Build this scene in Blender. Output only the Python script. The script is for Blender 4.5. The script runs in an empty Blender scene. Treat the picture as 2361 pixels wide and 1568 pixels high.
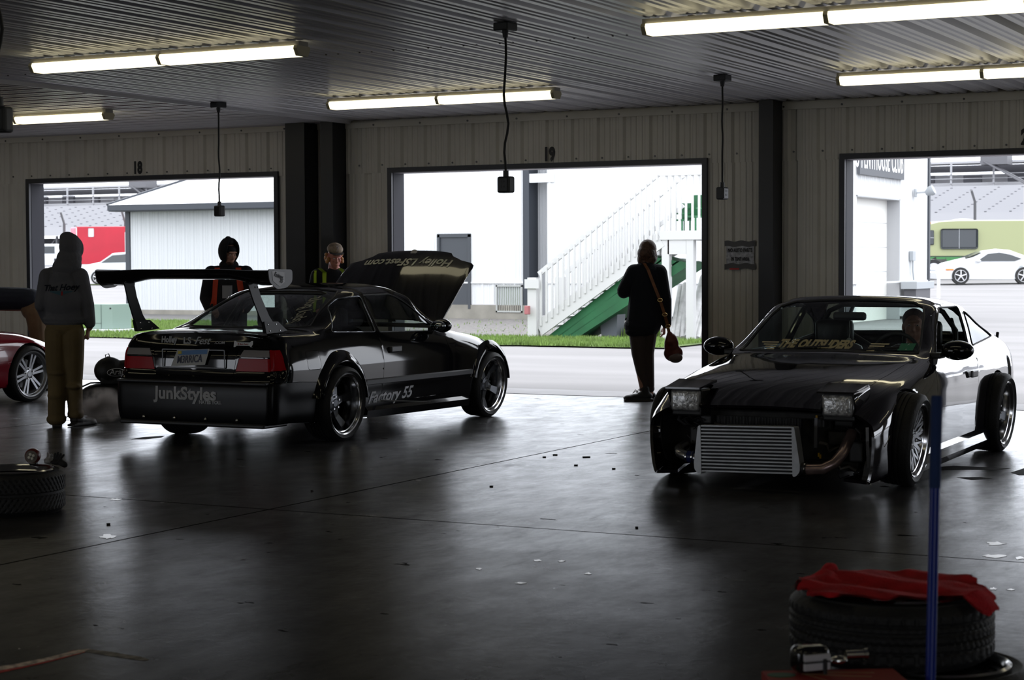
import bpy, bmesh, math, random
import numpy as np
from mathutils import Vector, Matrix
from mathutils.bvhtree import BVHTree
from mathutils.geometry import delaunay_2d_cdt
PI = math.pi
random.seed(7)
SC = bpy.context.scene
COL = SC.collection

# ------------------------------------------------------------------ camera
FPX, PW, PH = 4300.0, 2361.0, 1568.0
YAW, PITCH, ROLL, CAMZ = math.radians(-27.652), math.radians(2.4103), math.radians(0.2234), 1.45
FW = Vector((math.sin(YAW)*math.cos(PITCH), math.cos(YAW)*math.cos(PITCH), -math.sin(PITCH)))
_r = Vector((math.cos(YAW), -math.sin(YAW), 0)); _u = _r.cross(FW)
RT = _r*math.cos(ROLL) - _u*math.sin(ROLL)
UP = _r*math.sin(ROLL) + _u*math.cos(ROLL)
cd = bpy.data.cameras.new('camera'); camera = bpy.data.objects.new('camera', cd); COL.objects.link(camera)
cd.sensor_width = 36; cd.lens = 36*FPX/PW; cd.clip_end = 900; cd.clip_start = 0.05
m = Matrix.Identity(4)
for i in range(3):
    m[i][0] = RT[i]; m[i][1] = UP[i]; m[i][2] = -FW[i]
m.translation = (0, 0, CAMZ)
camera.matrix_world = m
cd.dof.use_dof = True; cd.dof.focus_distance = 15.5; cd.dof.aperture_fstop = 6.0
SC.camera = camera
def ray(px, py): return RT*((px-PW/2)/FPX) - UP*((py-PH/2)/FPX) + FW
def gr(px, py, z=0.0):
    v = ray(px, py); return Vector((0, 0, CAMZ)) + v*((z-CAMZ)/v.z)
def at(px, py, Y):
    v = ray(px, py); return Vector((0, 0, CAMZ)) + v*(Y/v.y)
def far(px, py, t): return Vector((0, 0, CAMZ)) + ray(px, py)*t

# ------------------------------------------------------------------ world, light, exposure
SC.view_settings.view_transform = 'Standard'; SC.view_settings.look = 'None'
SC.view_settings.exposure = 0.0; SC.view_settings.gamma = 1.0
try: SC.view_settings.use_curve_mapping = False
except Exception: pass
w = bpy.data.worlds.new('overcast_sky'); SC.world = w; w.use_nodes = True
nt = w.node_tree; nt.nodes.clear()
out = nt.nodes.new('ShaderNodeOutputWorld'); bg = nt.nodes.new('ShaderNodeBackground')
tc = nt.nodes.new('ShaderNodeTexCoord'); sp = nt.nodes.new('ShaderNodeSeparateXYZ')
rp = nt.nodes.new('ShaderNodeValToRGB')
rp.color_ramp.elements[0].position = 0.0; rp.color_ramp.elements[0].color = (0.80, 0.84, 0.92, 1)
rp.color_ramp.elements[1].position = 0.6; rp.color_ramp.elements[1].color = (0.93, 0.96, 1.0, 1)
nt.links.new(tc.outputs['Generated'], sp.inputs[0]); nt.links.new(sp.outputs['Z'], rp.inputs[0])
nt.links.new(rp.outputs[0], bg.inputs['Color']); bg.inputs['Strength'].default_value = 4.0
nt.links.new(bg.outputs[0], out.inputs[0])
SC.cycles.max_bounces = 9; SC.cycles.diffuse_bounces = 5; SC.cycles.glossy_bounces = 4
SC.cycles.transmission_bounces = 8; SC.cycles.transparent_max_bounces = 12
SC.cycles.sample_clamp_indirect = 6.0; SC.cycles.caustics_reflective = False; SC.cycles.caustics_refractive = False
SC.cycles.use_denoising = True
WALLY, CEILZ, DOORZ = 18.11, 3.06, 2.46
DOORS = [(-16.36, -12.62), (-11.01, -7.25), (-5.72, -1.98)]
for k, (a, b, yy, sg) in enumerate([(*d, WALLY+.3, -1) for d in DOORS]+[(-.45, 13.9, WALLY+.3, -1), (-21.8, -17.9, WALLY+.3, -1), (-27, -12.6, -8.3, 1), (4.8, 13.9, -8.3, 1)]):       # light portals: sample the sky through the door openings
    ld = bpy.data.lights.new('sky_portal', 'AREA'); ld.shape = 'RECTANGLE'; ld.size = b-a; ld.size_y = DOORZ
    ld.cycles.is_portal = True
    lo = bpy.data.objects.new('sky_portal', ld); COL.objects.link(lo)
    lo.location = ((a+b)/2, yy, DOORZ/2); lo.rotation_euler = (sg*PI/2, 0, 0)

# ------------------------------------------------------------------ materials
MATS = {}
def lin(c):
    return tuple(((x/255)/12.92 if x/255 <= 0.04045 else ((x/255+0.055)/1.055)**2.4) for x in c)
def M(name, col, rough=0.5, metal=0.0, spec=0.5, coat=0.0, noise=0.0, nscale=8.0, bump=0.0, bscale=60.0, emit=None, estr=0.0, trans=0.0, alpha=1.0, ior=1.45, aniso=0.0, stretch=None):
    if name in MATS: return MATS[name]
    mt = bpy.data.materials.new(name); mt.use_nodes = True; nt = mt.node_tree
    b = nt.nodes['Principled BSDF']
    b.inputs['Base Color'].default_value = (*col, 1); b.inputs['Roughness'].default_value = rough
    b.inputs['Metallic'].default_value = metal; b.inputs['Specular IOR Level'].default_value = spec
    b.inputs['Coat Weight'].default_value = coat; b.inputs['Coat Roughness'].default_value = 0.03
    b.inputs['IOR'].default_value = ior; b.inputs['Transmission Weight'].default_value = trans; b.inputs['Alpha'].default_value = alpha
    if emit: b.inputs['Emission Color'].default_value = (*emit, 1); b.inputs['Emission Strength'].default_value = estr
    if noise or bump:
        tc = nt.nodes.new('ShaderNodeTexCoord'); mp = nt.nodes.new('ShaderNodeMapping')
        if stretch: mp.inputs['Scale'].default_value = stretch
        nt.links.new(tc.outputs['Object'], mp.inputs[0])
    if noise:
        n = nt.nodes.new('ShaderNodeTexNoise'); n.inputs['Scale'].default_value = nscale; n.inputs['Detail'].default_value = 6
        nt.links.new(mp.outputs[0], n.inputs['Vector'])
        r = nt.nodes.new('ShaderNodeValToRGB')
        r.color_ramp.elements[0].position = 0.3; r.color_ramp.elements[1].position = 0.7
        r.color_ramp.elements[0].color = (*[max(0, c*(1-noise)) for c in col], 1); r.color_ramp.elements[1].color = (*[min(1, c*(1+noise)) for c in col], 1)
        nt.links.new(n.outputs[0], r.inputs[0]); nt.links.new(r.outputs[0], b.inputs['Base Color'])
    if bump:
        n = nt.nodes.new('ShaderNodeTexNoise'); n.inputs['Scale'].default_value = bscale; n.inputs['Detail'].default_value = 4
        nt.links.new(mp.outputs[0], n.inputs['Vector'])
        bp = nt.nodes.new('ShaderNodeBump'); bp.inputs['Strength'].default_value = bump; bp.inputs['Distance'].default_value = 0.01
        nt.links.new(n.outputs[0], bp.inputs['Height']); nt.links.new(bp.outputs[0], b.inputs['Normal'])
    MATS[name] = mt
    return mt
def glass(name, tint, refl=1.0, clear=1.0):
    """thin window pane: tinted see-through plus mirror reflection by Fresnel"""
    if name in MATS: return MATS[name]
    mt = bpy.data.materials.new(name); mt.use_nodes = True; nt = mt.node_tree; nt.nodes.clear()
    o = nt.nodes.new('ShaderNodeOutputMaterial'); mx = nt.nodes.new('ShaderNodeMixShader')
    t = nt.nodes.new('ShaderNodeBsdfTransparent'); t.inputs[0].default_value = (*tint, 1)
    g = nt.nodes.new('ShaderNodeBsdfGlossy'); g.inputs['Roughness'].default_value = 0.02; g.inputs[0].default_value = (0.95, 0.97, 1, 1)
    fc = nt.nodes.new('ShaderNodeLayerWeight'); fc.inputs[0].default_value = 0.5
    pw = nt.nodes.new('ShaderNodeMath'); pw.operation = 'POWER'; pw.inputs[1].default_value = 5.0; nt.links.new(fc.outputs['Facing'], pw.inputs[0])
    lw = nt.nodes.new('ShaderNodeMath'); lw.operation = 'MULTIPLY_ADD'; lw.inputs[1].default_value = 0.92; lw.inputs[2].default_value = 0.07; nt.links.new(pw.outputs[0], lw.inputs[0])
    mu = nt.nodes.new('ShaderNodeMath'); mu.operation = 'MULTIPLY'; mu.inputs[1].default_value = refl
    nt.links.new(lw.outputs[0], mu.inputs[0]); nt.links.new(mu.outputs[0], mx.inputs[0])
    nt.links.new(t.outputs[0], mx.inputs[1]); nt.links.new(g.outputs[0], mx.inputs[2]); nt.links.new(mx.outputs[0], o.inputs[0])
    MATS[name] = mt
    return mt

# ------------------------------------------------------------------ mesh helpers
class MB:
    def __init__(s): s.v = []; s.f = []
    def add(s, vs, fs):
        n = len(s.v); s.v += [tuple(v) for v in vs]; s.f += [tuple(i+n for i in f) for f in fs]; return s
    def box(s, a, b, mx=None):
        x0, y0, z0 = a; x1, y1, z1 = b
        vs = [(x0,y0,z0),(x1,y0,z0),(x1,y1,z0),(x0,y1,z0),(x0,y0,z1),(x1,y0,z1),(x1,y1,z1),(x0,y1,z1)]
        if mx is not None: vs = [mx @ Vector(v) for v in vs]
        return s.add(vs, [(0,3,2,1),(4,5,6,7),(0,1,5,4),(1,2,6,5),(2,3,7,6),(3,0,4,7)])
    def rbox(s, a, b, r=0.01, mx=None, seg=2):
        bm = bmesh.new(); bmesh.ops.create_cube(bm, size=1)
        for v in bm.verts:
            v.co = Vector(((a[i]+b[i])/2 + v.co[i]*(b[i]-a[i]) for i in range(3)))
        bmesh.ops.bevel(bm, geom=bm.edges[:], offset=r, segments=seg, profile=0.5, affect='EDGES')
        if mx is not None: bmesh.ops.transform(bm, matrix=mx, verts=bm.verts)
        bm.verts.index_update()
        s.add([v.co.copy() for v in bm.verts], [[v.index for v in f.verts] for f in bm.faces]); bm.free(); return s
    def bar(s, p, q, w, h=None, upv=(0,0,1)):
        p, q = Vector(p), Vector(q); h = h or w
        d = (q-p).normalized(); u = Vector(upv)
        if abs(d.dot(u)) > .97: u = Vector((1,0,0))
        r = d.cross(u).normalized(); u = r.cross(d)
        vs = [c + r*(w/2*i) + u*(h/2*j) for c in (p, q) for i, j in ((-1,-1),(1,-1),(1,1),(-1,1))]
        return s.add(vs, [(0,1,2,3),(7,6,5,4),(0,4,5,1),(1,5,6,2),(2,6,7,3),(3,7,4,0)])
    def tube(s, pts, r, n=8, caps=True, closed=False):
        pts = [Vector(p) for p in pts]; N = len(pts)
        rs = r if isinstance(r, (list, tuple)) else [r]*N
        fr = None; vs = []
        for i, p in enumerate(pts):
            a = pts[(i-1) % N] if (i > 0 or closed) else p; b = pts[(i+1) % N] if (i < N-1 or closed) else p
            d = (b-a).normalized()
            if fr is None:
                u = Vector((0,0,1)) if abs(d.z) < .9 else Vector((1,0,0))
                fr = (u - d*u.dot(d)).normalized()
            else: fr = (fr - d*fr.dot(d)).normalized()
            bi = d.cross(fr)
            for k in range(n):
                t = 2*PI*k/n; vs.append(p + (fr*math.cos(t) + bi*math.sin(t))*rs[i])
        fs = []
        R = N if closed else N-1
        for i in range(R):
            j = (i+1) % N
            for k in range(n): fs.append((i*n+k, i*n+(k+1) % n, j*n+(k+1) % n, j*n+k))
        if caps and not closed: fs.append(tuple(range(n))[::-1]); fs.append(tuple((N-1)*n+k for k in range(n)))
        return s.add(vs, fs)
    def cyl(s, p, q, r, n=16, r2=None): return s.tube([p, q], [r, r if r2 is None else r2], n)
    def lathe(s, prof, n=32, mx=None, close=False):
        """profile of (radius, height) turned about Z"""
        vs = []
        for k in range(n):
            t = 2*PI*k/n
            for r, z in prof: vs.append(Vector((r*math.cos(t), r*math.sin(t), z)))
        if mx is not None: vs = [mx @ v for v in vs]
        L = len(prof); fs = []
        for k in range(n):
            j = (k+1) % n
            for i in range(L if close else L-1):
                i2 = (i+1) % L; fs.append((k*L+i, j*L+i, j*L+i2, k*L+i2))
        return s.add(vs, fs)
    def ell(s, c, r, mx=None, n=16, m=10):
        vs = []; fs = []
        R = mx if mx is not None else Matrix.Identity(3)
        for j in range(m+1):
            ph = PI*j/m
            for i in range(n):
                t = 2*PI*i/n
                vs.append(Vector(c) + R @ Vector((r[0]*math.sin(ph)*math.cos(t), r[1]*math.sin(ph)*math.sin(t), r[2]*math.cos(ph))))
        for j in range(m):
            for i in range(n): fs.append((j*n+i, (j+1)*n+i, (j+1)*n+(i+1) % n, j*n+(i+1) % n))
        return s.add(vs, fs)
    def prism(s, poly, ax, a, b):
        """closed 2D polygon extruded along axis ax from a to b"""
        def P(u, v, w): return {0:(w,u,v), 1:(u,w,v), 2:(u,v,w)}[ax]
        n = len(poly); vs = [P(u, v, a) for u, v in poly] + [P(u, v, b) for u, v in poly]
        fs = [tuple(range(n)), tuple(range(2*n-1, n-1, -1))] + [(i, i+n, (i+1) % n+n, (i+1) % n) for i in range(n)]
        return s.add(vs, fs)
    def grid(s, G):
        """G[i][j] points"""
        n = len(G); k = len(G[0]); vs = [p for row in G for p in row]
        return s.add(vs, [(i*k+j, (i+1)*k+j, (i+1)*k+j+1, i*k+j+1) for i in range(n-1) for j in range(k-1)])
    def xf(s, mx): s.v = [tuple(mx @ Vector(v)) for v in s.v]; return s
    def build(s, name, mat, parent=None, smooth=None, weld=False, loc=None):
        me = bpy.data.meshes.new(name); me.from_pydata([tuple(v) for v in s.v], [], s.f)
        bm = bmesh.new(); bm.from_mesh(me)
        if weld: bmesh.ops.remove_doubles(bm, verts=bm.verts, dist=1e-4)
        bmesh.ops.recalc_face_normals(bm, faces=bm.faces); bm.to_mesh(me); bm.free()
        if smooth is not None: smoothm(me, smooth)
        me.materials.append(mat)
        o = bpy.data.objects.new(name, me); COL.objects.link(o)
        if parent is not None: o.parent = parent
        if loc is not None: o.location = loc
        return o
def smoothm(me, ang):
    for p in me.polygons: p.use_smooth = True
    if ang < 180:
        try: me.set_sharp_from_angle(angle=math.radians(ang))
        except Exception: pass
def tag(o, label=None, cat=None, group=None, kind=None):
    if label: o['label'] = label
    if cat: o['category'] = cat
    if group: o['group'] = group
    if kind: o['kind'] = kind
    return o
def struct(o): o['kind'] = 'structure'; return o
def thing(name, label, cat, loc=(0,0,0), rz=0.0, group=None):
    o = bpy.data.objects.new(name, None); COL.objects.link(o); o.empty_display_size = 0.1
    o.location = loc; o.rotation_euler = (0, 0, rz); return tag(o, label, cat, group)
def copy_tree(o, parent=None):
    c = o.copy(); COL.objects.link(c)
    if parent is not None: c.parent = parent; c.matrix_parent_inverse = o.matrix_parent_inverse.copy()
    for ch in [x for x in COL.objects if x.parent == o]: copy_tree(ch, c)
    return c
def rot(ax, deg): return Matrix.Rotation(math.radians(deg), 4, ax)
def tr(*v): return Matrix.Translation(Vector(v))
def text_mb(s, size=0.1, xs=1.0, shear=0.0, bold=0.0, ext=0.001, align='CENTER', space=1.0):
    cu = bpy.data.curves.new('lettering', 'FONT'); cu.body = s; cu.size = size; cu.shear = shear; cu.offset = bold
    cu.extrude = ext; cu.align_x = align; cu.align_y = 'CENTER'; cu.space_character = space; cu.resolution_u = 3
    o = bpy.data.objects.new('lettering', cu); COL.objects.link(o)
    dg = bpy.context.evaluated_depsgraph_get(); me = bpy.data.meshes.new_from_object(o.evaluated_get(dg))
    mb = MB(); mb.add([(v.co.x*xs, v.co.y, v.co.z) for v in me.vertices], [tuple(p.vertices) for p in me.polygons])
    bpy.data.objects.remove(o); bpy.data.curves.remove(cu); bpy.data.meshes.remove(me)
    return mb
def frame(o, x, y):
    """matrix whose X runs along x, Y along y, origin o"""
    x = Vector(x).normalized(); y = Vector(y); y = (y - x*y.dot(x)).normalized(); z = x.cross(y)
    m = Matrix.Identity(4)
    for i in range(3): m[i][0] = x[i]; m[i][1] = y[i]; m[i][2] = z[i]
    m.translation = Vector(o); return m
def project(mb, bvh, d, off=0.003):
    d = Vector(d).normalized(); nv = []
    for v in mb.v:
        v = Vector(v); h = bvh.ray_cast(v - d*0.3, d, 2.2)
        nv.append(tuple(h[0] - d*off) if h[0] is not None else tuple(v))
    mb.v = nv; return mb
def blob(prims, voxel=0.012, smooth=4, name='b'):
    """one continuous skin grown over overlapping capsules / ellipsoids"""
    mb = MB()
    for p in prims:
        k = p[0]
        if k == 'c':
            _, a, ra, b, rb = p[:5]; a, b = Vector(a), Vector(b); n = 6; L = (b-a).length
            pts = []; rs = []
            d = (b-a).normalized()
            for i in range(4): t = PI/2*(1-i/4); pts.append(a - d*ra*math.sin(t)*.999); rs.append(max(ra*math.cos(t), ra*.05))
            for i in range(n+1): pts.append(a + (b-a)*(i/n)); rs.append(ra + (rb-ra)*i/n)
            for i in range(1, 5): t = PI/2*(i/4); pts.append(b + d*rb*math.sin(t)*.999); rs.append(max(rb*math.cos(t), rb*.05))
            sub = MB().tube(pts, rs, 14)
            if len(p) > 5:   # flatten (axis vector, factor) about the middle
                ax, fct = Vector(p[5]).normalized(), p[6]; c = (a+b)/2
                sub.v = [tuple(Vector(v) + ax*((Vector(v)-c).dot(ax)*(fct-1))) for v in sub.v]
            mb.add(sub.v, sub.f)
        elif k == 'e': mb.ell(p[1], p[2], p[3] if len(p) > 3 else None, 18, 12)
        elif k == 'b': mb.box(p[1], p[2], p[3] if len(p) > 3 else None)
    me = bpy.data.meshes.new(name); me.from_pydata(mb.v, [], mb.f)
    o = bpy.data.objects.new(name, me); COL.objects.link(o)
    bm = bmesh.new(); bm.from_mesh(me); bmesh.ops.recalc_face_normals(bm, faces=bm.faces); bm.to_mesh(me); bm.free()
    r = o.modifiers.new('r', 'REMESH'); r.mode = 'VOXEL'; r.voxel_size = voxel
    s = o.modifiers.new('s', 'SMOOTH'); s.factor = 0.5; s.iterations = smooth
    dg = bpy.context.evaluated_depsgraph_get(); m2 = bpy.data.meshes.new_from_object(o.evaluated_get(dg))
    out = MB(); out.add([tuple(v.co) for v in m2.vertices], [tuple(p.vertices) for p in m2.polygons])
    bpy.data.objects.remove(o); bpy.data.meshes.remove(me); bpy.data.meshes.remove(m2)
    return out
# ------------------------------------------------------------------ garage shell
def corr(length, span, pitch=0.305, deep=0.035):
    """(u, h) profile of ribbed steel sheet"""
    pr = []; n = int(math.ceil(length/pitch))
    for i in range(n):
        for u, h in ((0,0),(.02,0),(.045,deep),(.095,deep),(.12,0),(.17,0),(.18,.009),(.20,.009),(.21,0),(.24,0),(.25,.009),(.27,.009),(.28,0)):
            if i*pitch+u <= length: pr.append((i*pitch+u, h))
    pr.append((length, 0)); return pr
def corr_sheet(mb, o, du, dv, dn, length, span, deep=0.035, off=0.0):
    """ribbed sheet: origin o, across du (length), along dv (span), ribs sink along dn"""
    o, du, dv, dn = Vector(o), Vector(du), Vector(dv), Vector(dn)
    G = []
    for u, h in corr(length, span, deep=deep): G.append([o + du*u + dn*h, o + du*u + dn*h + dv*span])
    mb.grid(G)
cream = M('cream_steel', (0.66, 0.64, 0.58), 0.45, noise=0.05, nscale=3)
ceilw = M('ceiling_steel', (0.66, 0.66, 0.70), 0.30, spec=0.6, noise=0.05, nscale=2)
blk = M('black_steel', (0.006, 0.007, 0.010), 0.4)
navy = M('dark_trim', (0.02, 0.022, 0.032), 0.4)
greyjamb = M('grey_jamb', (0.035, 0.035, 0.045), 0.6, spec=.2)
white = M('white_siding', (0.56, 0.57, 0.58), 0.5, noise=0.03, nscale=0.6)
X0, X1, Y0 = -28.0, 18.0, -8.0
BACKD = [(-27.0, -23.3), (-21.72, -17.96), (-16.36, -12.62), (4.82, 8.58), (10.1, 13.86)]
SEAM = -11.55
ALLD = [(-21.72, -17.96)] + DOORS + [(-0.45, 3.31), (4.82, 8.58), (10.1, 13.86)]

# floor ------------------------------------------------
fm = bpy.data.materials.new('sealed_concrete'); fm.use_nodes = True; nt = fm.node_tree; pb = nt.nodes['Principled BSDF']; L = nt.links.new
def N(t, **k):
    n = nt.nodes.new(t)
    for a, b in k.items(): setattr(n, a, b)
    return n
tc = N('ShaderNodeTexCoord')
def noise(scale, detail=5, stretch=(1,1,1), rough=0.55):
    mp = N('ShaderNodeMapping'); mp.inputs['Scale'].default_value = stretch; L(tc.outputs['Object'], mp.inputs[0])
    n = N('ShaderNodeTexNoise'); n.inputs['Scale'].default_value = scale; n.inputs['Detail'].default_value = detail; n.inputs['Roughness'].default_value = rough
    L(mp.outputs[0], n.inputs['Vector']); return n.outputs[0]
def ramp(x, stops):
    r = N('ShaderNodeValToRGB'); e = r.color_ramp.elements
    e[0].position, e[0].color = stops[0][0], (*stops[0][1], 1); e[1].position, e[1].color = stops[-1][0], (*stops[-1][1], 1)
    for p, c in stops[1:-1]: q = e.new(p); q.color = (*c, 1)
    L(x, r.inputs[0]); return r.outputs[0]
def mixc(f, a, b):
    n = N('ShaderNodeMix', data_type='RGBA'); L(f, n.inputs[0])
    for v, i in ((a, 6), (b, 7)):
        if isinstance(v, tuple): n.inputs[i].default_value = (*v, 1)
        else: L(v, n.inputs[i])
    return n.outputs[2]
def mth(op, a, b=0.0):
    n = N('ShaderNodeMath', operation=op)
    for v, i in ((a, 0), (b, 1)):
        if isinstance(v, (int, float)): n.inputs[i].default_value = v
        else: L(v, n.inputs[i])
    return n.outputs[0]
base = ramp(noise(0.7, 8), [(0.3, (0.016, 0.016, 0.017)), (0.7, (0.032, 0.030, 0.030))])
fine = ramp(noise(9, 8), [(0.35, (0.75, 0.75, 0.75)), (0.65, (1.1, 1.08, 1.06))])
mul = N('ShaderNodeMix', data_type='RGBA', blend_type='MULTIPLY'); mul.inputs[0].default_value = 1; L(base, mul.inputs[6]); L(fine, mul.inputs[7])
col = mul.outputs[2]
scuff = ramp(noise(3.2, 9, (1, 0.25, 1), 0.7), [(0.60, (0,0,0)), (0.70, (1,1,1))]); col = mixc(mth('MULTIPLY', scuff, 0.55), col, (0.030, 0.030, 0.032))
sx = N('ShaderNodeSeparateXYZ'); L(tc.outputs['Object'], sx.inputs[0])
flk = ramp(noise(5.5, 8, (1, 1, 1), 0.75), [(0.675, (0,0,0)), (0.685, (1,1,1))])
reg = ramp(noise(0.55, 2), [(0.50, (0,0,0)), (0.56, (1,1,1))])
flm = mth('MULTIPLY', flk, reg); col = mixc(flm, col, (0.55, 0.56, 0.57))
dk = ramp(noise(7, 6, (0.6, 1, 1), 0.6), [(0.675, (0,0,0)), (0.69, (1,1,1))]); col = mixc(dk, col, (0.012, 0.012, 0.013))
jm = None
for ax, p in (('X', -6.33), ('X', -11.6), ('X', -1.1), ('Y', 9.0), ('Y', 13.6)):
    if ax == 'Y' and p > 10: continue
    d = mth('ABSOLUTE', mth('SUBTRACT', sx.outputs[ax], p)); q = mth('LESS_THAN', d, 0.009)
    jm = q if jm is None else mth('MAXIMUM', jm, q)
col = mixc(jm, col, (0.006, 0.006, 0.006))
L(col, pb.inputs['Base Color'])
rg = ramp(noise(2.2, 8, (1, 1, 1), 0.65), [(0.3, (0.21,)*3), (0.7, (0.28,)*3)]); rg = mth('SUBTRACT', rg, mth('MULTIPLY', flm, .15)); L(rg, pb.inputs['Roughness'])
mot = ramp(noise(5, 9, (1, .4, 1), .75), [(0.35, (.27,)*3), (0.65, (.41,)*3)])
spk = mth('MULTIPLY', mot, mth('SUBTRACT', 1.0, mth('MINIMUM', 1.0, mth('ADD', mth('MAXIMUM', jm, dk), mth('MULTIPLY', scuff, 0.30)))))
L(mth('MAXIMUM', spk, mth('MULTIPLY', flm, 0.9)), pb.inputs['Specular IOR Level'])
bp = N('ShaderNodeBump'); bp.inputs['Strength'].default_value = 0.11; bp.inputs['Distance'].default_value = 0.01
L(mth('SUBTRACT', mth('ADD', noise(22, 7), noise(3.5, 9, (1, .35, 1), .8)), mth('MULTIPLY', jm, 3.0)), bp.inputs['Height']); L(bp.outputs[0], pb.inputs['Normal'])
gl_ = N('ShaderNodeBsdfGlossy'); gl_.inputs['Color'].default_value = (.97, .98, 1, 1); df_ = N('ShaderNodeBsdfDiffuse'); ms_ = N('ShaderNodeMixShader'); lw_ = N('ShaderNodeLayerWeight'); lw_.inputs[0].default_value = .5
L(rg, gl_.inputs['Roughness']); L(bp.outputs[0], gl_.inputs['Normal']); L(bp.outputs[0], df_.inputs['Normal']); L(col, df_.inputs['Color'])
sheen = mth('MULTIPLY', mth('POWER', lw_.outputs['Facing'], 12.0), mth('MULTIPLY', spk, 4.0))
L(mth('MINIMUM', 1.0, mth('ADD', sheen, mth('MULTIPLY', flm, .35))), ms_.inputs[0]); L(df_.outputs[0], ms_.inputs[1]); L(gl_.outputs[0], ms_.inputs[2]); L(ms_.outputs[0], nt.nodes['Material Output'].inputs['Surface'])
struct(MB().box((X0, Y0, -0.12), (X1, WALLY-0.02, 0)).build('floor', fm))

# ceiling ----------------------------------------------
mb = MB(); corr_sheet(mb, (SEAM, Y0, CEILZ), (1,0,0), (0,1,0), (0,0,1), X1-SEAM, WALLY-Y0, 0.04)
struct(mb.build('ceiling', ceilw))
mb = MB(); corr_sheet(mb, (X0, Y0, CEILZ-0.02), (0,1,0), (1,0,0), (0,0,1), WALLY-Y0, SEAM-X0, 0.02)
mb.box((SEAM-0.02, Y0, CEILZ-0.035), (SEAM, WALLY, CEILZ+0.03))
struct(mb.build('ceiling_left_bay', ceilw))
struct(MB().box((X0-.1, Y0-.1, CEILZ+0.12), (X1+.1, WALLY+0.5, CEILZ+0.2)).build('trim_roof_deck', M('roof_deck', (.3,.3,.3), .7)))
scr = M('screw_metal', (0.10, 0.10, 0.10), 0.4, 0.6)
mb = MB()
for i in range(46):
    for d in (0.075, 0.185):
        mb.cyl((SEAM+.1+i*0.305+d, 12.22, CEILZ+.002), (SEAM+.1+i*0.305+d, 12.22, CEILZ-.006), 0.008, 6)
struct(mb.build('trim_ceiling_screws', scr))

# door wall --------------------------------------------
def wallpanel(mb, xa, xb, za, zb):
    corr_sheet(mb, (xa, WALLY, za), (1,0,0), (0,0,1), (0,1,0), xb-xa, zb-za, 0.03)
mb = MB(); xs = [X0] + [v for d in ALLD for v in d] + [X1]
for i in range(0, len(xs), 2): wallpanel(mb, xs[i], xs[i+1], 0.0, DOORZ)
corr_sheet(mb, (X0, WALLY, DOORZ), (1,0,0), (0,0,1), (0,1,0), X1-X0, CEILZ-0.02-DOORZ, 0.03)
for i in range(0, len(xs), 2): mb.box((xs[i], WALLY+0.035, 0), (xs[i+1], WALLY+0.2, CEILZ+.1))
for a, b in ALLD: mb.box((a, WALLY+0.035, DOORZ+.002), (b, WALLY+0.2, CEILZ+.1))
struct(mb.build('wall_front', cream))
struct(MB().box((X0, WALLY-0.022, CEILZ-0.085), (X1, WALLY+.001, CEILZ-0.02)).build('trim_1', cream))
mb = MB()
for i in range(140):
    x = -21 + i*0.61/2
    if i % 2 == 0: mb.cyl((x, WALLY-.022, CEILZ-.055), (x, WALLY-.03, CEILZ-.055), .011, 6)
    mb.cyl((x+.1, WALLY, DOORZ+.09), (x+.1, WALLY-.008, DOORZ+.09), .011, 6)
struct(mb.build('trim_wall_screws', scr))
for k, (a, b) in enumerate(ALLD):
    fr = MB(); t = 0.055
    fr.box((a-t, WALLY-.02, 0), (a, WALLY+.02, DOORZ+t)); fr.box((b, WALLY-.02, 0), (b+t, WALLY+.02, DOORZ+t)); fr.box((a, WALLY-.02, DOORZ), (b, WALLY+.02, DOORZ+t))
    o = struct(fr.build('trim_%d' % (k+2), navy))
    jb = MB(); jb.box((a-.03, WALLY+.02, 0), (a+.004, WALLY+.25, DOORZ)); jb.box((b-.004, WALLY+.02, 0), (b+.03, WALLY+.25, DOORZ))
    struct(jb.build('door_%d' % (k+17), greyjamb))
    struct(MB().box((a, WALLY+.02, DOORZ-.004), (b, WALLY+.25, DOORZ+.02)).build('trim_head_%d' % (k+17), M('soffit', (0.55, 0.52, 0.56), .6)))
for nm, o_, du, ln in (('wall_left', (X0, Y0, 0), (0,1,0), WALLY-Y0), ('wall_right', (X1, Y0, 0), (0,1,0), WALLY-Y0), ('wall_back', (X0, Y0, 0), (1,0,0), X1-X0)):
    mb = MB(); nn = {'wall_left': (-1,0,0), 'wall_right': (1,0,0), 'wall_back': (0,-1,0)}[nm]
    if nm == 'wall_back':
        bx = [X0]+[v for d in BACKD for v in d]+[X1]
        for i in range(0, len(bx), 2): corr_sheet(mb, (bx[i], Y0, 0), du, (0,0,1), nn, bx[i+1]-bx[i], CEILZ+.1, 0.03)
        for a, b in BACKD: mb.box((a, Y0-.05, DOORZ), (b, Y0, CEILZ+.1))
    else: corr_sheet(mb, o_, du, (0,0,1), nn, ln, CEILZ+.1, 0.03)
    struct(mb.build(nm, cream))
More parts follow.
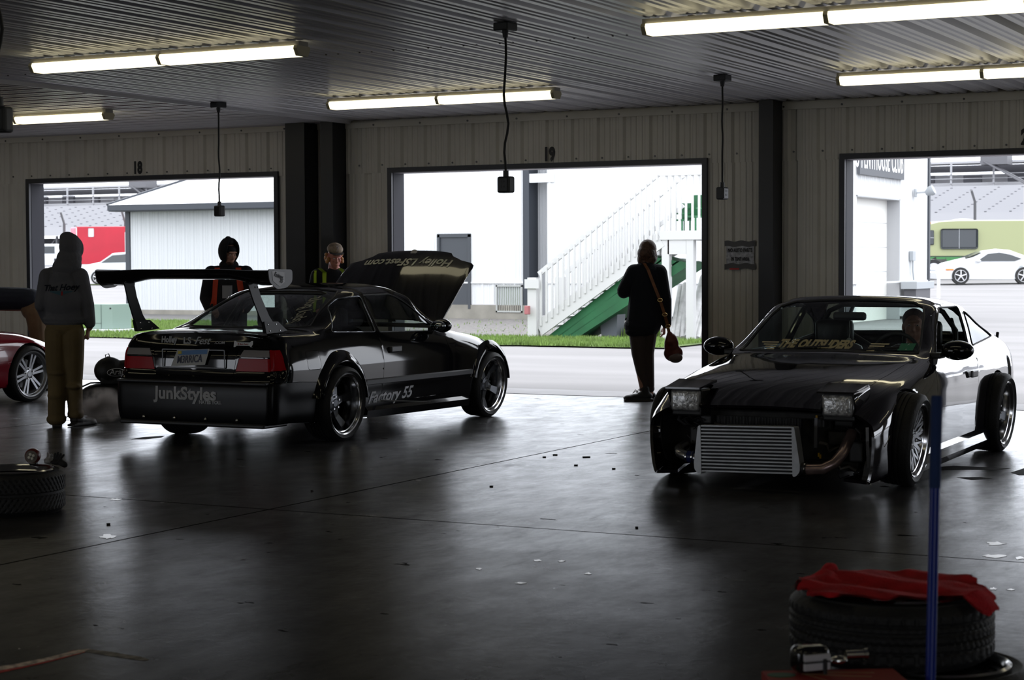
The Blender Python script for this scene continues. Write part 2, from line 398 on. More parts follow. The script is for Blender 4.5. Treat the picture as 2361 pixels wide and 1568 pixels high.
# steel columns
for i, (pa, pb_, Yf) in enumerate(((659, 703, 17.82), (740, 768, 17.82), (1749, 1782, 17.82))):
    xa, xb = at(pa, 500, Yf).x, at(pb_, 500, Yf).x; xm = (xa+xb)/2; mb = MB()
    mb.box((xa, Yf, 0), (xb, Yf+.015, CEILZ-.002)); mb.box((xa, WALLY-.025, 0), (xb, WALLY-.01, CEILZ-.002)); mb.box((xm-.006, Yf+.015, 0), (xm+.006, WALLY-.025, CEILZ-.002))
    mb.box((xb-.012, Yf+.015, 0), (xb-.002, WALLY-.025, CEILZ-.002))
    mb.box((xa-.04, Yf-.04, 0), (xb+.04, WALLY-.01, .02))
    o = mb.build('steel_column', blk)
    tag(o, ['wide black steel column left of a narrower one between doors 18 and 19', 'narrower black steel column, right one of the pair beside door 19',
            'black steel column standing alone between doors 19 and 20, right of the taped notice'][i], 'column', 'black steel wall columns')
# door numbers painted on the wall
numm = M('number_paint', (0.01, 0.01, 0.012), 0.5)
for s, px, py, lab in (('18', 317, 388, 'black number 18 on the wall above the left door'), ('19', 1266, 357, 'black number 19 on the wall above the middle door'), ('20', 2372, 317, 'black number 20 cut by the right frame edge above the right door')):
    p = at(px, py, WALLY-.004); mb = text_mb(s, 0.20, 0.72, bold=0.010, ext=.001).xf(frame(p, (1,0,0), (0,0,1)))
    tag(mb.build('door_number', numm), lab, 'number', 'painted door numbers')

# ------------------------------------------------------------------ ceiling lights
lens = M('lamp_lens', (0.9, 0.85, 0.6), 0.4, emit=(1.0, 0.90, 0.60), estr=2.1)
hous = M('lamp_housing', (0.35, 0.33, 0.28), 0.4); capm = M('lamp_cap', (0.55, 0.50, 0.33), 0.5)
def fixture(x, y, lab, full=True):
    t = thing('ceiling_light', lab, 'light', (x, y, CEILZ-.005), 0, 'twin fluorescent ceiling fixtures')
    MB().box((0, -.06, -.045), (2.47, .06, -.012)).box((.3, -.02, -.012), (.34, .02, 0)).box((2.1, -.02, -.012), (2.14, .02, 0)).build('housing', hous, t)
    pf = [(-.075, -.045), (-.085, -.065), (-.055, -.115), (.055, -.115), (.085, -.065), (.075, -.045)]
    for a in (0.03, 1.25): MB().prism(pf, 0, a, a+1.19).build('diffuser', lens, t)
    pc = [(u*1.03, v-.002 if v < -.05 else v) for u, v in pf]
    MB().prism(pc, 0, 0.0, .03).build('end_cap', capm, t); MB().prism(pc, 0, 2.44, 2.47).build('end_cap', capm, t); MB().prism(pc, 0, 1.22, 1.25).build('centre_joint', capm, t)
    return t
FX = {(-10.13, 11.30): 'ceiling light nearest the camera on the left, above the winged car', (-10.06, 15.40): 'ceiling light above door 19, left of the hanging cord',
      (-4.975, 11.42): 'ceiling light nearest the camera on the right, top edge of the photo', (-4.95, 15.48): 'ceiling light above door 20, cut by the right frame edge',
      (-15.20, 15.30): 'ceiling light at far left above door 18, cut by the left frame edge'}
f0 = None
for (x, y), lab in FX.items():
    if f0 is None: f0 = fixture(x, y, lab); f0.scale = (1.02, 1, 1)
    else:
        c = copy_tree(f0); c.location = (x, y, CEILZ-.005); c.scale = (1.02 if (x, y) == (-4.975, 11.42) else 1, 1, 1); c['label'] = lab
for y in (15.4, 11.4, 7.2, 3.0, -1.2):
    for x in (-20.3, -15.2, -10.1, -4.96, 0.2, 5.3, 10.5):
        if any(abs(x-a) < .4 and abs(y-b) < .4 for a, b in FX): continue
        c = copy_tree(f0); c.location = (x, y, CEILZ-.005); c['label'] = 'twin tube ceiling light outside the picture, behind or beside the camera'

# ------------------------------------------------------------------ hanging outlet cords
rub = M('black_rubber', (0.012, 0.012, 0.014), 0.55); gbox = M('grey_box', (0.055, 0.058, 0.065), 0.5)
def outlet(x, y, z, lab, rz=0.0, wob=0.02):
    t = thing('hanging_outlet', lab, 'outlet', (x, y, CEILZ), rz, 'outlet boxes hanging on cords')
    MB().rbox((-.06, -.06, -.055), (.06, .06, 0), .008).build('ceiling_box', gbox, t)
    MB().cyl((0,0,-.055), (0,0,-.10), .022, 12, .016).build('cord_grip', gbox, t)
    n = 14; L_ = CEILZ-z-.16
    MB().tube([(wob*math.sin(k*.9)*math.sin(PI*k/n), wob*.6*math.cos(k*1.3)*math.sin(PI*k/n), -.09-L_*k/n) for k in range(n+1)], .0085, 8).build('cord', rub, t, 60)
    zb = z-CEILZ+.07
    MB().cyl((0,0,zb+.01), (0,0,zb-.035), .019, 12).build('cord_grip', gbox, t)
    mb = MB().rbox((-.052, -.035, zb-.14), (.052, .035, zb-.03), .012); ob = mb.build('outlet_box', gbox, t)
    mb = MB()
    for s in (-1, 1):
        mb = MB(); mb.rbox((-.04, s*.035-.004, zb-.13), (.04, s*.035+.004, zb-.04), .003)
        for k in (-.022, .022):
            for j in (0, 1): mb.box((-.012+k*.0, s*.0395-.001, zb-.105+j*.035+k*.2), (-.006, s*.0395+.001, zb-.095+j*.035+k*.2)); mb.box((.008, s*.0395-.001, zb-.105+j*.035), (.014, s*.0395+.001, zb-.095+j*.035))
        mb.build('socket_plate', blk, ob)
    return t
outlet(-5.91, 11.2, 1.985, 'black outlet box on a long cord hanging in front of door 19', -.15)
outlet(-11.35, 15.32, 1.985, 'outlet box hanging on a cord in front of door 18 above the hooded man', -.3, .008)
outlet(-5.92, 15.25, 2.05, 'grey outlet box seen edge-on, hanging beside the taped notice', 1.45, .004)
p = gr(-2, 306, 2.0); outlet(p.x, p.y, 2.07, 'outlet box cut off by the left frame edge beside the far left light', 0.2)

# ------------------------------------------------------------------ notice taped on the wall
nm_ = thing('taped_notice', 'white plastic notice with dark letters taped up beside the black column', 'notice', at(1707, 588, WALLY-.006))
pp = at(1707, 588, WALLY-.006); s_ = FPX/(FW.dot(pp-Vector((0,0,CAMZ)))); hw, hh = 31/s_/.86, 25/s_
pl = M('clear_sleeve', (0.42, 0.43, 0.47), 0.18, noise=.35, nscale=30, bump=.6, bscale=25)
G = [[(u*hw*.94, -.004-.004*math.sin(u*9+v*5), v*hh) for u in np.linspace(-1, 1, 20)] for v in np.linspace(-1, 1, 12)]
MB().grid(G).build('sheet', pl, nm_, 180)
tape = M('duct_tape', (0.10, 0.10, 0.105), 0.45, bump=.5, bscale=40)
for sgn in (1, -1):
    G = [[(u*hw*1.05, -.010, sgn*hh*1.04 + v*.028 + .006*math.sin(u*7+sgn)) for u in np.linspace(-1, 1, 16)] for v in (-1, 1)]
    MB().grid(G).build('tape_strip', tape, nm_)
MB().box((-hw*.7, -.012, -hh*1.35), (-hw*.05, -.008, -hh*1.2)).build('red_tape', M('red_tape', (0.55, 0.02, 0.02), .4), nm_)
mb = text_mb('NO AUTO PARTS', .055, .62, bold=.0015); mb.xf(frame((0, -.012, hh*.42), (1,0,0), (0,0,1)))
m2 = text_mb('IN TENT AREA', .05, .60, bold=.0015); m2.xf(frame((0.0, -.012, -hh*.38), (1,0,0), (0,0,1))); mb.add(m2.v, m2.f)
mb.build('lettering', numm, nm_)
# ------------------------------------------------------------------ outdoors: ground
asph = M('asphalt', (0.185, 0.178, 0.182), 0.8, noise=0.14, nscale=0.35, bump=.25, bscale=30, stretch=(0.5, 2.2, 1))
def tz(y): return 0.0 if y < 47 else 0.02*(y-47)
mb = MB(); G = []
for y in (WALLY-.02, 22, 30, 47, 60, 90, 140, 260): G.append([(-260 if y > 20 else X0-30, y, tz(y)-.006), (90 if y > 20 else 60, y, tz(y)-.006)])
struct(mb.grid(G).build('floor_asphalt_yard', asph))
grassm = M('lawn_soil', (0.07, 0.11, 0.025), 0.9, noise=.4, nscale=3, bump=1.0, bscale=25)
gravel = M('gravel', (0.13, 0.122, 0.118), 0.95, noise=.45, nscale=9, bump=1.0, bscale=40)
conc = M('old_concrete', (0.20, 0.19, 0.165), 0.85, noise=.25, nscale=1.5, bump=.3)
struct(MB().box((X0-20, WALLY+.0, -.05), (40, WALLY+0.75, .004)).build('floor_apron', M('apron', (0.22,0.215,0.225), .7, noise=.1, nscale=2)))
def sheet(x0, x1, y0, y1, z, mat, name):
    rnd = random.Random(int(x0*10)); n = 40; G = []
    for j, y in enumerate((y0, (y0+y1)/2, y1)):
        G.append([(x0+(x1-x0)*i/n, y + (rnd.uniform(-.12, .12) if j != 1 else 0), z) for i in range(n+1)])
    return struct(MB().grid(G).build(name, mat))
sheet(-27.2, -12.0, 28.3, 30.9, .02, grassm, 'floor_grass_strip')
sheet(-27.2, -12.8, 30.8, 41.3, .012, gravel, 'floor_gravel_bed')
sheet(-60, -27.2, 28.0, 36.5, .02, grassm, 'floor_lawn')
sheet(-45, -26.4, 36.4, 41.6, .014, M('dirt', (.09,.087,.085), .9, noise=.3, nscale=2), 'floor_dirt_strip')
sheet(-70, -45, 68, 74, .45, grassm, 'floor_far_verge')
# grass blades: one uncountable lawn object
def blades(name, lab, regs, seed):
    rnd = random.Random(seed); mb = MB()
    for (x0, x1, y0, y1, n, hmin, hmax, z) in regs:
        for _ in range(n):
            x, y = rnd.uniform(x0, x1), rnd.uniform(y0, y1); a = rnd.uniform(0, PI); h = rnd.uniform(hmin, hmax); w = .012
            lx, ly = rnd.uniform(-.03, .03), rnd.uniform(-.03, .03)
            mb.add([(x-w*math.cos(a), y-w*math.sin(a), z), (x+w*math.cos(a), y+w*math.sin(a), z), (x+lx, y+ly, z+h)], [(0,1,2)])
    tag(mb.build(name, M('grass_blades', (0.115, 0.19, 0.035), 0.7, noise=.35, nscale=2)), lab, 'grass', kind='stuff')
blades('grass', 'short green grass strip along the asphalt edge outside door 19', [(-23, -12.2, 28.3, 31.0, 26000, .03, .10, .02), (-23, -13, 33, 40.5, 500, .02, .07, .012), (-14.6, -13.6, 31.4, 32.2, 900, .1, .3, .012)], 3)
blades('grass', 'green lawn around the utility cabinet outside door 18', [(-31, -23, 28.2, 36.5, 30000, .03, .10, .02)], 4)

# ------------------------------------------------------------------ white building behind doors 19 and 20
BY, BX = 41.3, -12.8
trimb = M('black_trim', (0.025, 0.03, 0.04), 0.5)
bld = thing('metal_building', 'long white ribbed-steel building behind doors 19 and 20', 'building', (-20, BY, 0))
def BP(mb, name, mat, par=bld, **k): mb.xf(tr(20, -BY, 0)); return mb.build(name, mat, par, **k)
xk = at(1208, 600, BY).x; xk2 = at(1222, 600, BY).x; xr = at(1262, 600, BY).x
mb = MB(); corr_sheet(mb, (-26.2, BY, .38), (1,0,0), (0,0,1), (0,-1,0), xk+26.2, 5.0, .02)
corr_sheet(mb, (xr, BY, .12), (1,0,0), (0,0,1), (0,-1,0), BX-xr, 5.3, .02)
y_j0 = (lambda v: v.y*(BX/v.x))(ray(2073, 600)); z_d0 = CAMZ+(lambda v: v.z*(BX/v.x))(ray(2050, 457))
corr_sheet(mb, (BX, BY, z_d0), (0,1,0), (0,0,1), (1,0,0), y_j0-BY, 5.42-z_d0, .02); corr_sheet(mb, (BX, y_j0, .12), (0,1,0), (0,0,1), (1,0,0), BY+6.1-y_j0, 5.3, .02)
mb.box((-26.2, BY+.01, 0.38), (xk, BY+.3, 5.4)).box((xr, BY+.01, .12), (BX-.01, BY+.12, 5.4)).box((xr, BY+.2, .1), (BX-.42, BY+6.1, 5.4)).box((BX-.42, y_j0, .1), (BX-.01, BY+6.1, 5.4)).box((BX-.42, BY+.12, z_d0), (BX-.01, y_j0, 5.4))
BP(mb, 'wall_cladding', white)
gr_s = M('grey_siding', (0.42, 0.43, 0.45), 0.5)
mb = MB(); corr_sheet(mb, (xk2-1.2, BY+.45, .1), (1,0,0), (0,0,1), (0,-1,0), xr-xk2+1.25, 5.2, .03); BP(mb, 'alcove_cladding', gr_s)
BP(MB().box((xk, BY-.05, .1), (xk2, BY+1.0, 5.4)), 'corner_trim', trimb)
BP(MB().box((xk2, BY-.03, 3.4), (xr+.2, BY+.1, 3.62)), 'alcove_header', white)
BP(MB().box((-26.2, BY-.06, -.02), (xk2+.1, BY+.05, .36)), 'foundation', conc)
zk = .93
BP(MB().box((-26.2, BY-.045, zk-.03), (xk, BY, zk+.01)).box((xr, BY-.045, zk-.03), (BX+.03, BY, zk+.01)).box((BX-.01, BY, zk-.03), (BX+.045, BY+6.1, zk+.01)), 'wainscot_trim', white)
BP(MB().box((BX-.06, BY+6.05, 0), (BX+.06, BY+6.2, 5.4)), 'corner_trim', trimb)
# black steel door
pa, pb_ = at(1011, 600, BY).x, at(1087, 600, BY).x
d = BP(MB().box((pa, BY-.07, .26), (pa+.07, BY, 2.14)).box((pb_-.07, BY-.07, .26), (pb_, BY, 2.14)).box((pa, BY-.07, 2.07), (pb_, BY, 2.16)).box((pa+.07, BY-.03, .2), (pb_-.07, BY-.005, 2.07)), 'steel_door', M('dark_door', (0.035, 0.04, 0.048), .5))
# barred window
wa, wb = at(1146, 600, BY).x, at(1207, 600, BY).x; z0, z1 = .18, .86
wf = BP(MB().box((wa, BY-.08, z0), (wa+.04, BY, z1)).box((wb-.04, BY-.08, z0), (wb, BY, z1)).box((wa, BY-.08, z1-.04), (wb, BY, z1)).box((wa, BY-.08, z0), (wb, BY, z0+.04)), 'window', M('window_frame', (.3, .31, .3), .5))
mb = MB()
for i in range(13):
    x = wa+.04+(wb-wa-.08)*(i+.5)/13; mb.box((x-.008, BY-.06, z0), (x+.008, BY-.045, z1))
o = mb.xf(tr(20, -BY, 0)).build('bars', gr_s, wf)
MB().box((wa, BY-.03, z0), (wb, BY-.02, z1)).xf(tr(20, -BY, 0)).build('pane', M('blind', (.38, .42, .36), .4), wf)
# overhead door + sign on the side wall
ya, yb = BY+.05, BY+3.0
for yy in (0,): pass
def atX(px, py, X):
    v = ray(px, py); return Vector((0,0,CAMZ)) + v*(X/v.x)
y_d0, y_d1 = BY+.1, atX(2050, 600, BX).y; y_j = atX(2073, 600, BX).y; zd = atX(2050, 457, BX).z
BP(MB().box((BX-.35, y_d0, 0), (BX-.3, y_j, zd)), 'overhead_door', M('overhead_door', (0.78, 0.77, 0.73), .5))
jm_ = MB()
for k in range(1, 5): jm_.box((BX-.302, y_d0, zd*k/5-.008), (BX-.294, y_j, zd*k/5+.008))
BP(jm_, 'door_seam', gr_s)
BP(MB().box((BX-.3, y_j-.03, 0), (BX+.02, y_j, zd)).box((BX-.3, y_d0, zd-.03), (BX+.02, y_j, zd)), 'door_jamb', M('jamb_pale', (.38,.385,.40), .5))
s1 = atX(2083, 415, BX+.08); sy0 = BY-.0
sg = BP(MB().box((BX+.04, BY+.0, s1.z), (BX+.10, s1.y, s1.z+.95)), 'sign_board', M('sign_charcoal', (0.05, 0.055, 0.065), .5))
mb = text_mb('NO PENTHOUSE CLUB', .82, .47, bold=.004, space=1.08); mb.xf(frame((BX+.105, s1.y-.15, s1.z+.40), (0,1,0), (0,0,1)))
xsmax = max(v[1] for v in mb.v); mb.xf(tr(0, s1.y-.12-xsmax, 0)); mb.xf(tr(20, -BY, 0)).build('lettering', M('sign_white', (.85,.85,.85), .5), sg)
# wall lamp, meter box, bench box on the side wall
gm = M('galvanised', (0.33, 0.35, 0.37), .5)
p = atX(2113, 445, BX+.1); q = atX(2127, 443, BX+.35)
t = thing('flood_lamp', 'small grey floodlight bracketed high on the white building side wall', 'lamp', p)
MB().rbox((-.05, -.06, -.1), (0, .06, .1), .01).build('bracket', gm, t); MB().bar((0,0,0), (.25,.08,.02), .04).build('arm', gm, t)
MB().lathe([(0,-.12),(.06,-.12),(.13,.02),(.12,.10),(0,.11)], 16, tr(.32,.1,.04) @ rot('Y', 65)).build('lamp_head', gm, t, 40)
p = atX(2103, 590, BX+.06); t = thing('meter_box', 'small grey electric box with conduit on the white side wall', 'box', p)
MB().rbox((-.04, -.12, -.12), (.06, .12, .12), .01).build('box', gm, t); MB().tube([(.02,0,-.1),(.02,.0,-.35),(.03,.06,-.6)], .02, 8).build('conduit', gm, t, 60)
p = atX(2116, 660, BX+.28); t = thing('equipment_box', 'grey metal box hung low on the white building corner', 'box', p)
MB().rbox((-.2, -.8, -.06), (.2, .8, .12), .01).build('box', gm, t); MB().box((-.15, -.7, -.35), (.15, .6, -.06)).build('vent', M('dark_vent', (.08,.08,.09), .6), t)
t = thing('bollard_rail', 'white bent pipe bollard beside the building corner outside door 20', 'bollard', gr(2155, 705, 0))
px2m = FW.dot(gr(2155, 705, 0))/FPX
hh_ = 1.15
MB().tube([(-.45,0,0),(-.45,0,hh_-.15),(-.42,0,hh_-.05),(-.33,0,hh_),(.0,0,hh_),(.08,0,hh_-.05),(.12,0,hh_-.15),(.12,0,0)], .055, 12).build('pipe', M('bollard_paint', (.62,.65,.72), .5), t, 60)

# ------------------------------------------------------------------ timber stair and deck
SY = 30.9; wp = M('white_paint', (0.5, 0.5, 0.5), 0.55); grn = M('green_paint', (0.012, 0.10, 0.036), 0.55, noise=.25, nscale=2)
st = thing('outdoor_stair', 'white wooden stair with green underside climbing to a deck outside door 19', 'stair', (0, SY, 0))
P = lambda px, py, dy=0: at(px, py, SY+dy)
def SB(mb, name, mat): return mb.xf(tr(0, -SY, 0)).build(name, mat, st)
b0 = P(1243, 640); b1 = P(1520, 398); s0 = P(1250, 762); s1_ = P(1520, 540)
deckz = P(1560, 532).z; X_l = P(1523, 600).x; X_r = P(1700, 600).x
for dy in (0, 1.1):
    SB(MB().bar(P(1243, 632)+Vector((0,dy,0)), P(1522, 398)+Vector((0,dy,0)), .05, .09), 'handrail', wp)
    SB(MB().bar(P(1243, 758)+Vector((0,dy,0)), P(1524, 552)+Vector((0,dy,0)), .05, .28), 'stringer', wp)
    SB(MB().bar(P(1243, 700)+Vector((0,dy,0)), P(1522, 470)+Vector((0,dy,0)), .03, .07), 'mid_rail', wp) if dy else None
    n = 22
    for i in range(n):
        f = (i+.5)/n; a = P(1243+280*f, 756-206*f)+Vector((0,dy-.03,0)); b = P(1243+280*f, 632-234*f)+Vector((0,dy-.03,0)); b.x = a.x
        SB(MB().bar(a, b, .035, .035), 'baluster', wp)
n = 11
for i in range(n):
    f = (i+.5)/n; a = P(1250+272*f, 765-222*f)
    SB(MB().box((a.x-.16, SY+.03, a.z), (a.x+.16, SY+1.07, a.z+.04)), 'tread', wp)
g0, g1 = P(1262, 778, .1), P(1535, 570, .1)
mb = MB(); d_ = (g1-g0); 
for k, off in enumerate((0, .18, .36)):
    a, b = P(1262+k*22, 776, .1), P(1500+k*34, 590+k*6, .1)
    a.z = max(a.z, .03); mb.bar(a+Vector((0,.5,0)), b+Vector((0,.5,0)), .9, .12, (0,1,0)) if False else mb.add([a, b, b+Vector((0,.9,.0)), a+Vector((0,.9,0)), a+Vector((.22,0,-.02)), b+Vector((.22,0,-.05)), b+Vector((.22,.9,-.05)), a+Vector((.22,.9,-.02))], [(0,1,2,3),(4,7,6,5),(0,4,5,1),(3,2,6,7),(0,3,7,4),(1,5,6,2)])
SB(mb, 'green_underside', grn)
pb0 = gr(1228, 783, 0); tw = P(1228, 640).z
SB(MB().box((pb0.x-.09, SY-.1, 0), (pb0.x+.09, SY+.06, tw)), 'post', wp); SB(MB().box((pb0.x-.13, SY-.14, .95), (pb0.x+.16, SY-.10, tw-.03)), 'post_cap', wp)
SB(MB().box((pb0.x-.09, SY+1.05, 0), (pb0.x+.09, SY+1.2, tw)), 'post', wp)
for px in (1535, 1591, 1660):
    x = P(px, 600).x; SB(MB().box((x-.07, SY-.02, 0), (x+.07, SY+.12, deckz)), 'post', wp); SB(MB().box((x-.07, SY+2.0, 0), (x+.07, SY+2.14, deckz)), 'post', wp)
SB(MB().box((X_l, SY-.04, deckz-.16), (X_r, SY+2.2, deckz)), 'deck', wp)
SB(MB().box((P(1540,5).x, SY-.02, deckz-.42), (P(1583,5).x, SY+.03, deckz-.16)), 'beam', wp)
zt = P(1560, 397).z
for dy in (0, 2.1):
    SB(MB().box((X_l, SY+dy-.04, zt-.06), (X_r, SY+dy+.04, zt)), 'handrail', wp)
    for i in range(15): x = X_l+.1+i*.125; SB(MB().box((x, SY+dy-.02, deckz), (x+.035, SY+dy+.015, zt)), 'baluster', wp)
# green chairs on the deck
def gchair(px, py, s, lab):
    t = thing('deck_chair', lab, 'chair', (P(px, py, 1.2).x, SY+1.2, deckz), -.3, 'green chairs on the deck'); t.scale = (.6*s, .6, .62*s)
    MB().rbox((-.22,-.22,.36), (.22,.22,.41), .01).build('seat', grn, t); MB().rbox((-.22,.19,.41), (.22,.24,.95), .01).build('backrest', grn, t)
    for a in (-.19, .19):
        for b in (-.19, .19): MB().bar((a,b,0), (a,b,.37), .04).build('leg', grn, t)
    for a in (-.22, .22): MB().bar((a,-.2,.6), (a,.2,.6), .04).build('arm', grn, t)
gchair(1600, 480, 1.15, 'green deck chair nearer the frame of door 19, behind white balusters'); gchair(1572, 480, .9, 'green deck chair on the left, partly hidden by the deck balusters')
# leaning pipes under the deck
pale = M('weathered_pipe', (0.50, 0.50, 0.50), .6, noise=.15)
for i, (a, b, yb_, yt, r) in enumerate(((1550, 1570, 783, 662, .055), (1560, 1580, 785, 655, .05), (1574, 1578, 780, 660, .045), (1588, 1625, 783, 640, .09), (1600, 1632, 783, 650, .045), (1609, 1636, 784, 655, .04))):
    A = P(a, yb_, .4); A.z = .06; B = P(b, yt, 1.4)
    o = MB().cyl(A, B, r, 10).build('leaning_pipe', pale, None, 60)
    tag(o, ['thin pale pipe leaning beside the deck post, leftmost of the bundle', 'pale pipe in the middle of the bundle left of the deck post', 'short pale pipe nearest the left deck post', 'thick grey pipe leaning at the right side of door 19', 'thin grey pipe just right of the thick leaning pipe', 'outermost thin pipe at the edge of door 19'][i], 'pipe', 'pipes leaning under the deck')
# trash can
tp = gr(1412, 783, 0); t = thing('trash_can', 'grey plastic wheeled trash can with handles beside the stair', 'trash can', tp)
plg = M('grey_plastic', (0.10, 0.112, 0.13), .5)
def cuboid_taper(w0, d0, w1, d1, z0, z1):
    return MB().add([(-w0,-d0,z0),(w0,-d0,z0),(w0,d0,z0),(-w0,d0,z0),(-w1,-d1,z1),(w1,-d1,z1),(w1,d1,z1),(-w1,d1,z1)], [(0,3,2,1),(4,5,6,7),(0,1,5,4),(1,2,6,5),(2,3,7,6),(3,0,4,7)])
cuboid_taper(.15,.15,.19,.19,.05,.55).build('body', plg, t); MB().rbox((-.205,-.205,.55), (.205,.205,.61), .02).build('lid', plg, t)
MB().tube([(-.06,-.2,.56),(-.06,-.23,.56),(-.06,-.23,.46),(.06,-.23,.46),(.06,-.23,.56),(.06,-.2,.56)], .012, 8).build('handle', blk, t)
for s in (-.11, .11): MB().cyl((s-.02, -.16, .04), (s+.02, -.16, .04), .04, 12).build('wheel', blk, t)
MB().rbox((-.14,-.15,.02), (.14,.1,.06), .01).build('base', blk, t)
# pinkish box at the foot of the stair
tag(MB().rbox((-.05,-.05,0), (.03,.05,.16), .01).build('red_container', M('faded_red', (.35,.12,.13), .6), None, None, False, at(1217, 725, SY-.2)), 'small faded red container hooked on the white stair post', 'container')

# ------------------------------------------------------------------ small white shed behind door 18
sh = thing('white_shed', 'white ribbed shed with hipped roof and dark gutter behind door 18', 'building', (-30, 41.6, 0))
def SP(mb, name, mat, par=sh): return mb.xf(tr(30, -41.6, 0)).build(name, mat, par)
xs0 = at(300, 600, 41.6).x; xs1 = -28.0+1.5
mb = MB(); corr_sheet(mb, (xs0, 41.6, .1), (1,0,0), (0,0,1), (0,-1,0), xs1-xs0, 2.86, .02); mb.box((xs0, 41.61, 0.1), (xs1, 46.5, 2.95)); SP(mb, 'wall_cladding', M('shed_siding', (0.50, 0.515, 0.53), .5))
SP(MB().box((xs0-.12, 41.55, 0), (xs0+.03, 41.75, 2.95)), 'corner_trim', trimb); SP(MB().box((xs0, 41.57, 0), (xs1, 41.6, .14)), 'foundation', conc)
ex0 = at(250, 480, 41.0).x; ez = at(440, 474, 41.0).z
SP(MB().box((ex0, 40.95, ez-.10), (xs1+.5, 41.12, ez+.06)).box((ex0, 41.1, ez-.1), (ex0+.1, 47, ez+.06)).box((ex0, 41.0, ez-.12), (xs1+.5, 41.65, ez-.09)), 'gutter', trimb)
apx = at(425, 413, 43.6)
rf = MB(); rf.add([(ex0, 40.95, ez+.06), (xs1+.5, 40.95, ez+.06), (xs1+.5, 43.8, apx.z+.1), (apx.x, 43.8, apx.z), (ex0, 47.0, ez+.06)], [(0,1,2,3), (0,3,4)]); SP(rf, 'roof', M('roof_sheet', (.8,.8,.82), .5))
SP(MB().bar((ex0, 40.95, ez+.07), (apx.x, 43.8, apx.z+.02), .07), 'hip_cap', trimb)
# utility cabinet
up = gr(236, 768, 0); t = thing('utility_cabinet', 'pale green utility cabinet on a concrete pad outside door 18', 'cabinet', up)
s_ = FW.dot(up-Vector((0,0,CAMZ)))/FPX; pg = M('utility_green', (0.17, 0.235, 0.205), .5)
MB().rbox((-.6, -.2, 0), (.5, .7, .08), .01).build('pad', M('pad', (.5,.52,.53), .8), t)
MB().rbox((-.35, 0, .08), (.28, .6, .60), .012).build('body', pg, t); MB().box((-.03, -.008, .10), (-.02, .002, .59)).box((-.33, -.008, .20), (-.02, .002, .21)).build('door_seam', M('seam', (.1,.13,.12), .6), t)
MB().rbox((.2, -.01, .5), (.24, .01, .53), .004).build('latch', blk, t)

# ------------------------------------------------------------------ far: trailer, vehicles, grandstand
red = M('trailer_red', (0.36, 0.006, 0.022), 0.35, noise=.08, nscale=1); wht = M('vehicle_white', (0.52, 0.53, 0.55), .25)
dgl = M('dark_glass', (0.03, 0.035, 0.04), .08); tyre = M('far_tyre', (0.02,)*3, .8); alum = M('alu', (.6,.6,.62), .3, .8)
def orient(pos, ax): 
    """matrix: local X along ax (horizontal), Z up"""
    a = Vector(ax).normalized(); y = Vector((0,0,1)).cross(a); m = Matrix.Identity(4)
    for i in range(3): m[i][0] = a[i]; m[i][1] = y[i]; m[i][2] = (0,0,1)[i]
    m.translation = pos; return m
rightdir = Vector((math.cos(YAW), -math.sin(YAW), 0))
tb = far(225, 620, 118); tb.z = tz(tb.y); k = 118/FPX
t = thing('race_trailer', 'red enclosed race trailer parked far away behind door 18', 'trailer'); t.matrix_world = orient(tb, rightdir)
MB().rbox((-62*k+.35, 0, .45), (2.6, 2.4, 2.85), .04).build('body', red, t); MB().rbox((-62*k, .05, .5), (-62*k+.4, 2.35, 2.8), .08).build('nose', M('pink_fade', (.72,.2,.25), .4), t)
MB().box((-62*k, -.02, .35), (2.6, 2.4, .47)).box((-62*k+.36, -.015, .5), (-62*k+.43, 0, 2.8)).box((1.75, -.015, .5), (1.9, 0, 2.5)).build('trim_strip', wht, t)
MB().rbox((-.55, -.02, 2.2), (-.2, 0, 2.75), .05).build('vent', wht, t)
for x in (.9, 1.8): MB().cyl((x, -.01, .33), (x, .3, .33), .33, 20).build('wheel', tyre, t)
# pickup
pp = far(118, 640, 108); pp.z = tz(pp.y); t = thing('pickup_truck', 'white pickup truck half hidden behind the hooded man by the left door jamb', 'truck'); t.matrix_world = orient(pp, rightdir)
MB().rbox((-1.2, 0, .55), (1.3, 1.9, 1.25), .08).build('bed', wht, t); MB().rbox((-1.1, .1, 1.2), (.4, 1.8, 1.85), .12).build('cab', wht, t)
MB().box((-1.0, .09, 1.3), (.2, .11, 1.7)).build('side_window', dgl, t)
for x in (-.8, .8): MB().cyl((x, -.02, .38), (x, .3, .38), .38, 18).build('wheel', tyre, t)
MB().box((.2, -.05, .8), (.5, 0, 1.0)).build('tail_light', blk, t)
